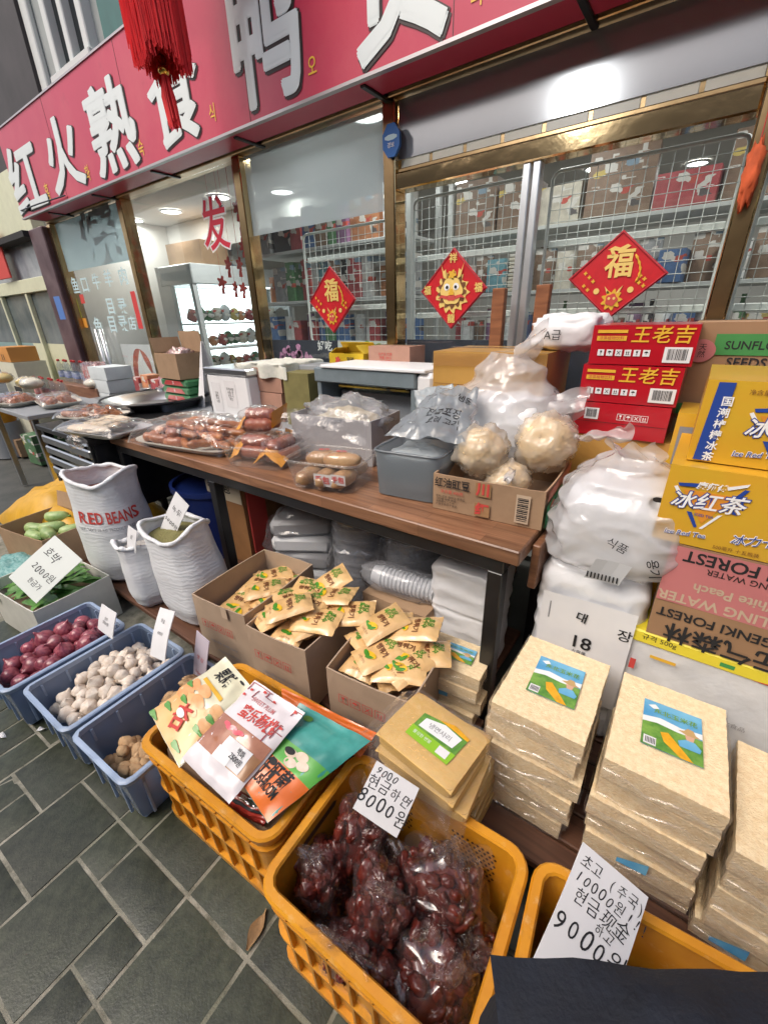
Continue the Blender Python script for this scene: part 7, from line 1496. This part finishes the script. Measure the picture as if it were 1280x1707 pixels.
# ---------------------------------------------------------------- goods around the left end of the shop front
# steel basins and pale dough on a stand behind the side table
m_dough = M_('pale_dough', (.70,.66,.55), .6, var=.04); m_dough_y = M_('yellow_dough', (.66,.52,.20), .6, var=.05)
st = thing('produce_stand', 'low stand behind the black side table carrying a steel basin', 'stand', (-3.75, 1.75, 0)); b = MB(); b.cbox(-.85, .55, -.33, .3, .74, .775, .004); b.build('stand_top', m_steel, st)
for x in (-.8, .5):
    for y in (-.29, .26): b = MB(); b.cbox(x-.02, x+.02, y-.02, y+.02, 0, .739, .003); b.build('leg', m_black_steel, st)
p = atZ(250, 672, .82); t = thing('steel_basin', 'wide round steel basin with a dark rim behind the pale flat food', 'basin', (-3.55, 1.75, .777)); b = MB(); b.lathe([(0, .0), (.30, .0), (.38, .07), (.405, .075), (.405, .085), (.37, .08), (.29, .012), (0, .012)], 48); b.build('bowl', m_steel, t, 35); b = MB(); b.lathe([(.403, .07), (.412, .078), (.403, .09), (.39, .088)], 48, cap=False); b.build('dark_rim', m_black_steel, t, True)
for k, (px, py, rr_, mt, nm) in enumerate(((170, 662, .13, m_dough, 'round white dough on the basin stand'), (30, 705, .12, m_dough, 'white wrapped dough at the left edge'), (60, 680, .1, m_dough_y, 'yellow wrapped dough at the left edge'), (0, 690, .12, m_dough, 'second white wrapped dough at the very left edge'), (75, 700, .11, m_dough, 'white wrapped dough right of the yellow one'), (20, 672, .11, m_dough_y, 'pale yellow wrapped dough at the back of the left table'))):
    q = atY(px, py, 1.55 if k else 1.95); o = thing('dough_pack', nm, 'dough', (q.x, q.y, .80 if k else .79)); b = MB(); blob(b, (0, 0, .055), (rr_, rr_*.9, .055), k*2.0, .12, 2, (24, 12)); b.build('dough', mt, o, True); b = MB(); blob(b, (0, 0, .058), (rr_*1.06, rr_*.96, .062), k*2.0+1, .2, 3, (30, 16)); b.build('film', m_film, o, True)
t = thing('left_table', 'white topped table at the far left carrying wrapped dough', 'table', (-4.55, 1.5, 0)); b = MB(); b.cbox(-.6, .5, -.5, .12, .75, .785, .004); b.build('table_top', m_grey_plastic, t)
for x in (-.55, .45):
    for y in (-.45, .07): b = MB(); b.cbox(x-.02, x+.02, y-.02, y+.02, 0, .749, .003); b.build('leg', m_steel, t)
for k, (x, y, rz, nm) in enumerate(((-3.42, 1.22, 20, 'film covered tray of pale cutlets on the black side table'), (-4.35, 1.32, -10, 'film covered tray of reddish meat on the left table'), (-4.75, 1.12, 15, 'film covered tray of reddish meat at the front of the left table'))):
    o = thing('covered_tray', nm, 'food tray', (x, y, .792), R(rz)); tray_part(o, .42, .28, .03, m_foam)
    for j in range(8): put(mm[j % 2] if k else sm[j % 3], 'cutlet', o, (-.14+.09*(j % 4), -.06+.12*(j//4), .045), (0, .1*j, j*1.1))
    cover(o, .43, .29, .06, 3.0+k, base=.024)
for k in range(5):
    o = carton('snack_box', ('first', 'second', 'third', 'fourth', 'fifth')[k]+' small red snack box from the left in the row behind the steel basin', .15, .12, .15+.03*(k % 2), (-4.42+.17*k, 2.08, .777), R(k*4-8), pm[('red', 'orange', 'red', 'pink', 'red')[k]], False)
# drink bottles
m_pet = film('bottle_plastic', (.9,.93,.94), .10, (.7,.72,.75), .06, 1.5); m_cap_red = M_('red_cap', (.5,.03,.03), .4); m_lab_red = M_('red_bottle_label', (.5,.04,.05), .4, c2=(.7,.6,.6), vscale=30); m_lab_blue = M_('blue_bottle_label', (.05,.12,.4), .4, c2=(.6,.65,.7), vscale=30)
def bottle(lab, loc, mt, first=[None, {}]):
    key = mt.name
    if key not in first[1]:
        t = thing('drink_bottle', lab, 'bottle', loc, 0, 'clear drink bottles by the left doorway'); b = MB(); b.lathe([(.03, 0), (.034, .006), (.034, .12), (.03, .14), (.034, .155), (.03, .18), (.013, .215), (.013, .23)], 16); b.build('bottle_body', m_pet, t, True)
        b = MB(); b.lathe([(.0345, .05), (.0345, .118)], 16, cap=False); b.build('label_band', mt, t, True); b = MB(); b.lathe([(.0145, .222), (.0155, .224), (.0155, .24), (.012, .243), (0, .243)], 14); b.build('cap', m_cap_red, t, 40); first[1][key] = t; return t
    return copy_tree(first[1][key], None, lab, loc)
m_rack = wood_mat('low_shelf_wood', (.16,.08,.05), (.28,.15,.09), 2); rk = thing('bottle_bench', 'low brown bench of drink bottles by the left doorway', 'bench', (-5.75, 1.85, 0))
b = MB(); b.cbox(-.55, .75, -.3, .3, .62, .65, .004); b.build('bench_top', m_rack, rk); b = MB(); b.cbox(-.55, .75, .02, .3, .651, .80, .004); b.build('step', m_rack, rk)
for x in (-.5, .7):
    for y in (-.27, .27): b = MB(); b.cbox(x-.025, x+.025, y-.025, y+.025, 0, .619, .003); b.build('leg', m_rack, rk)
OR = ('leftmost', 'second', 'third', 'fourth', 'fifth', 'sixth', 'rightmost')
for i in range(7): bottle(OR[i]+' red labelled drink bottle in the front row by the left doorway', (-6.05+.13*i, 1.68+.02*(i % 2), .652), m_lab_red)
for i in range(7): bottle(OR[i]+' blue labelled drink bottle on the step behind the front row', (-6.1+.11*i, 1.98+.02*(i % 2), .802), m_lab_blue)
t = thing('bottle_pack', 'film wrapped multipack of drink bottles with red labels by the door handle', 'bottle pack', (-5.2, 2.0, .802), R(5))
for i in range(4):
    for j in range(2): b = MB(); b.lathe([(.03, 0), (.034, .006), (.034, .18), (.013, .225), (.0155, .226), (.0155, .24), (0, .243)], 12, M=T(-.12+.075*i, -.04+.08*j, 0)); b.build('bottle', m_lab_red, t, True)
b = MB(); blob(b, (-.01, 0, .115), (.17, .1, .13), 3, .1, 3, (30, 18), .5); b.build('film', m_film, t, True)
# white foam boxes stacked left of the doorway, cartons with red and green packs
for k in range(4):
    o = carton('foam_box', ('lowest', 'second', 'third', 'topmost')[k]+' white foam box in the stack in front of the duck photograph', .34, .26, .12, (-4.95+.01*k, 2.02, .52+.124*k), R(k*1.5-2), M_('white_foam_%d' % k, (.62,.68,.70), .6, var=.04), False)
bx = thing('box_stand', 'small brown stand under the white foam boxes', 'stand', (-4.95, 2.0, 0)); b = MB(); b.cbox(-.22, .22, -.18, .18, .49, .518, .004); b.build('stand_top', m_rack, bx)
for x in (-.19, .19):
    for y in (-.15, .15): b = MB(); b.cbox(x-.02, x+.02, y-.02, y+.02, 0, .489, .003); b.build('leg', m_rack, bx)
q = atY(310, 600, 2.05); m_tin_green = M_('green_pack', (.03,.16,.06), .45); m_tin_red = M_('red_pack_label', (.42,.03,.03), .4)
t = open_carton('snack_carton', 'brown open carton of wrapped sweets behind the paper cone', .36, .26, .20, (-3.62, 2.06, .97), R(-3), m_card, m_card_in, flaps=(('b', .16, -5), ('l', .12, 20)), fill=.14)
m_sweet = M_('shiny_sweets', (.5,.4,.38), .2, c2=(.3,.12,.12), vscale=40, coat=.8, bump=.6, bscale=40)
b = MB(); blob(b, (0, 0, .17), (.15, .1, .06), 2, .5, 4, (36, 16)); b.build('sweets', m_sweet, t, True)
for k in range(3):
    o = thing('gift_pack', ('lowest', 'middle', 'topmost')[k]+' green pack with a red label under the carton of sweets', 'pack', (-3.60, 2.08, .782+.062*k)); b = MB(); b.cbox(-.2, .2, -.14, .14, 0, .058, .012); b.build('tin', m_tin_green, o); b = MB(); b.prism([(-.15, .012), (.15, .012), (.11, .05), (-.11, .05)], -.1425, -.141, 'y'); b.build('label', m_tin_red, o, fix=True); text('茶', .03, m_white_ink, o, T(0, -.1432, .03) @ FRONT)
for k, (x, nm) in enumerate(((-3.98, 'steel tin left of the green packs'), (-3.9, 'second steel tin beside the green packs'))):
    o = thing('steel_tin', nm, 'tin', (x, 1.88+.1*k, .782)); b = MB(); b.lathe([(.04, 0), (.045, .004), (.045, .085), (.047, .087), (.047, .092), (.043, .094), (0, .094)], 20); b.build('can', m_steel, o, 40); b = MB(); b.lathe([(.0455, .02), (.0455, .07)], 20, cap=False); b.build('label_band', m_gold_dark, o, True)
# ---------------------------------------------------------------- neighbouring shop at the far left
m_cream_b = M_('cream_board', (.60,.62,.45), .6, var=.05); m_purple = M_('purple_pillar', (.06,.025,.035), .45, c2=(.14,.09,.10), vscale=4); m_tealw = M_('teal_wall', (.22,.34,.34), .6, var=.05)
nb = thing('neighbour_shop', 'neighbouring shop with cream boards and grey glass at the left edge', 'building', (0, FY, 0))
b = MB(); b.cbox(-6.42, -6.04, -.1, .1, 0, 2.36, .01); b.build('pillar', m_purple, nb)
b = MB(); b.box(-9.6, -6.43, -.04, .08, 2.36, 2.95); b.build('fascia', m_cream_b, nb); b = MB(); b.box(-9.6, -5.745, .12, .3, 2.951, 7.2); b.build('upper_wall', m_wall_dark, nb)
b = MB(); b.cbox(-9.6, -6.43, -.06, .04, 1.78, 1.93, .006); b.build('cross_board', m_cream_b, nb); b = MB(); b.box(-9.6, -6.43, .0, .012, 1.931, 2.359); b.build('clerestory_pane', M_('notice_glass', (.25,.28,.32), .2, c2=(.4,.43,.48), vscale=5), nb)
b = MB(); b.box(-9.6, -6.43, .0, .012, 1.18, 1.779); b.build('pane', M_('dull_shop_glass', (.10,.13,.14), .12, c2=(.2,.23,.23), vscale=3), nb); b = MB(); b.box(-9.6, -7.8, .0, .02, .0, 1.179); b.build('lower_panel', m_tealw, nb); b = MB(); b.box(-7.799, -6.43, .0, .02, .0, 1.179); b.build('lower_panel', m_cream_b, nb)
for x in (-8.3, -7.3, -6.47): b = MB(); b.cbox(x-.03, x+.03, -.05, -.001, 0, 1.779, .004); b.build('mullion', m_cream_b, nb)
quad(nb, 'blue_plate', M_('blue_plate', (.08,.2,.55), .4), -6.2, 1.58, .17, .24, -.1015)
b = MB(); b.box(-9.6, -6.43, -.15, .2, 2.3, 2.359); b.build('canopy_edge', m_dark, nb)
o = carton('orange_carton', 'orange carton on a cream case at the far left', .5, .3, .17, (-7.15, 1.9, 1.0), 0, M_('orange_carton', (.62,.28,.07), .6), False); text('▮▮', .07, m_black_ink, o, T(.02, -.1545, .06) @ FRONT)
o = carton('cream_case', 'tall cream case under the orange carton', .6, .34, .995, (-7.15, 1.92, .0), 0, M_('cream_case', (.62,.62,.50), .6, var=.05), False); quad(o, 'dark_panel', m_dark, .15, .6, .26, .22, -.1745)
c = atY(4, 425, 2.2); t = thing('red_banner', 'narrow red banner at the left edge above the cream board', 'banner', (c.x-.15, 2.2, c.z)); b = MB(); b.cbox(-.22, .2, -.01, .01, -.25, .25, .004); b.build('cloth', m_red_ink, t); b = MB(); b.tube([(-.25, 0, .255), (.23, 0, .255)], .012, 8); b.build('rod', m_gold_dark, t)
# odds under the tables at the left edge
for k, (px, py, w, h, mt, nm) in enumerate(((30, 760, .3, .2, m_card, 'brown carton under the far left table'), (70, 800, .26, .22, pm['green'], 'pale green carton under the far left table'), (20, 830, .3, .18, pm['cream'], 'cream carton low under the far left table'))):
    q = atY(px, py, 1.35); carton('carton', nm, w, .3, h+.1*k, (q.x, 1.5, .01), R(5*k), mt, False)
t = thing('orange_basket', 'orange plastic basket at the left edge beside the black table', 'basket', (atY(10, 745, 1.3).x, 1.35, .40)); b = MB(); b.lathe([(.0, 0), (.14, 0), (.19, .16), (.2, .16), (.2, .175), (.18, .175), (.13, .01), (0, .01)], 28); b.build('bowl', m_orange, t, 40); b = MB(); b.lathe([(.17, -.4), (.17, 0), (0, 0)], 20); b.build('stand_drum', m_grey_plastic, t, 40)

# ---------------------------------------------------------------- red lantern fringe hanging in front of the sign
LX, LY = -2.27, 1.5
m_fringe = M_('red_fringe', (.74,.014,.02), .7, c2=(.80,.04,.04), vscale=60, stretch=(1,1,.05)); m_lred = M_('lantern_red', (.40,.008,.01), .45, var=.1)
lt = thing('red_lantern', 'red lantern with a long fringe and gold beaded tassel in front of the sign', 'lantern', (LX, LY, 0))
b = MB(); b.lathe([(.10, 2.86), (.25, 2.90), (.34, 3.02), (.36, 3.15), (.34, 3.28), (.25, 3.40), (.1, 3.44)], 32); b.build('globe', m_lred, lt, True); b = MB(); b.lathe([(.0, 2.80), (.123, 2.80), (.123, 2.87), (.0, 2.87)], 32); b.build('base_ring', m_lred, lt, 40); b = MB(); b.lathe([(.125, 2.815), (.13, 2.83), (.125, 2.845)], 32, cap=False); b.build('gold_band', m_gold, lt, True)
rs = random.Random(31); b = MB()
for k in range(1500):
    a = rs.uniform(0, 6.283); r0 = .113+rs.uniform(-.03, .008); L = rs.uniform(.31, .39)+.03*math.sin(a*3); x0, y0 = r0*math.cos(a), r0*math.sin(a); sw = rs.uniform(-.012, .012)
    b.tube([(x0, y0, 2.81), (x0*1.03+sw*.4, y0*1.03, 2.81-L*.5), (x0*.98+sw, y0*.98+sw*.5, 2.81-L)], .0022, 3, True)
b.build('fringe', m_fringe, lt)['kind'] = 'stuff'
b = MB(); b.tube([(0, 0, 2.80), (0, 0, 2.47)], .004, 6); b.build('cord', m_fringe, lt)
b = MB(); b.lathe([(0, 2.475), (.012, 2.475), (.02, 2.46), (.012, 2.44), (.022, 2.435), (.024, 2.415), (.012, 2.405), (0, 2.405)], 16); b.build('gold_bead', M_('gold_bead', (.8,.5,.1), .2, 1.0), lt, True)
b = MB()
for k in range(70):
    a = rs.uniform(0, 6.28); q = rs.random()**.5; b.tube([(.012*q*math.cos(a), .012*q*math.sin(a), 2.41), (.028*q*math.cos(a), .028*q*math.sin(a), 2.33), (.026*q*math.cos(a)+.012, .026*q*math.sin(a), 2.21+rs.uniform(0, .04))], .0028, 4)
b.build('tassel', m_fringe, lt)['kind'] = 'stuff'
b = MB(); b.tube([(0, 0, 3.44), (0, 0, 3.75), (0, .6, 3.8), (0, 1.0, 3.8)], .012, 8); b.build('bracket', m_black_steel, lt, True)
b = MB(); b.tube([(-5.8, 1.985, 2.43), (-5.3, 1.96, 2.41), (-4.75, 1.985, 2.40)], .006, 5); o = b.build('cable', m_black_steel); tag(o, 'thin black cable drooping across the left end of the sign', 'cable')

# ---------------------------------------------------------------- across the street: an unseen facing row added to darken reflections, and the lamp mirrored in the transom glass
m_opp = M_('facing_wall', (.16,.155,.15), .85, var=.2, vscale=1.5); ob = thing('added_facing_row', 'plain dark shop row across the street behind the viewer', 'building', (0, -4.2, 0)); b = MB(); b.box(-14, 10, -3, 0, 0, 4.2); b.build('wall', m_opp, ob)
for k in range(8):
    x = -12.5+2.8*k; b = MB(); b.cbox(x, x+2.2, .001, .03, .3, 2.3, .01); w_ = b.build('window', m_frame_white, ob); b = MB(); b.box(x+.08, x+2.12, .031, .034, .38, 2.22); b.build('pane', m_dark_glass, w_)
b = MB(); b.cbox(-14, 10, .035, .9, 2.55, 2.75, .02); b.build('canopy', m_cream_b, ob)
sl = thing('street_lamp', 'round white lamp hanging over the street, mirrored in the grey transom glass', 'lamp', (-1.574, -1.0, 3.28)); b = MB(); b.lathe([(0, .16), (.06, .15), (.075, .10), (.06, .09)], 24, cap=False); b.build('shade', m_white_plastic, sl, True); b = MB(); b.lathe([(.13*math.sin(i*math.pi/12), -.02-.13*math.cos(i*math.pi/12)) for i in range(13)], 24, cap=False); b.build('globe', lamp_mat('lamp_globe', (.95,.98,1.0), 85.0), sl, True); b = MB(); b.tube([(0, 0, .11), (0, 0, 1.1), (0, -3.2, 1.25)], .012, 6); b.build('hanger', m_black_steel, sl)
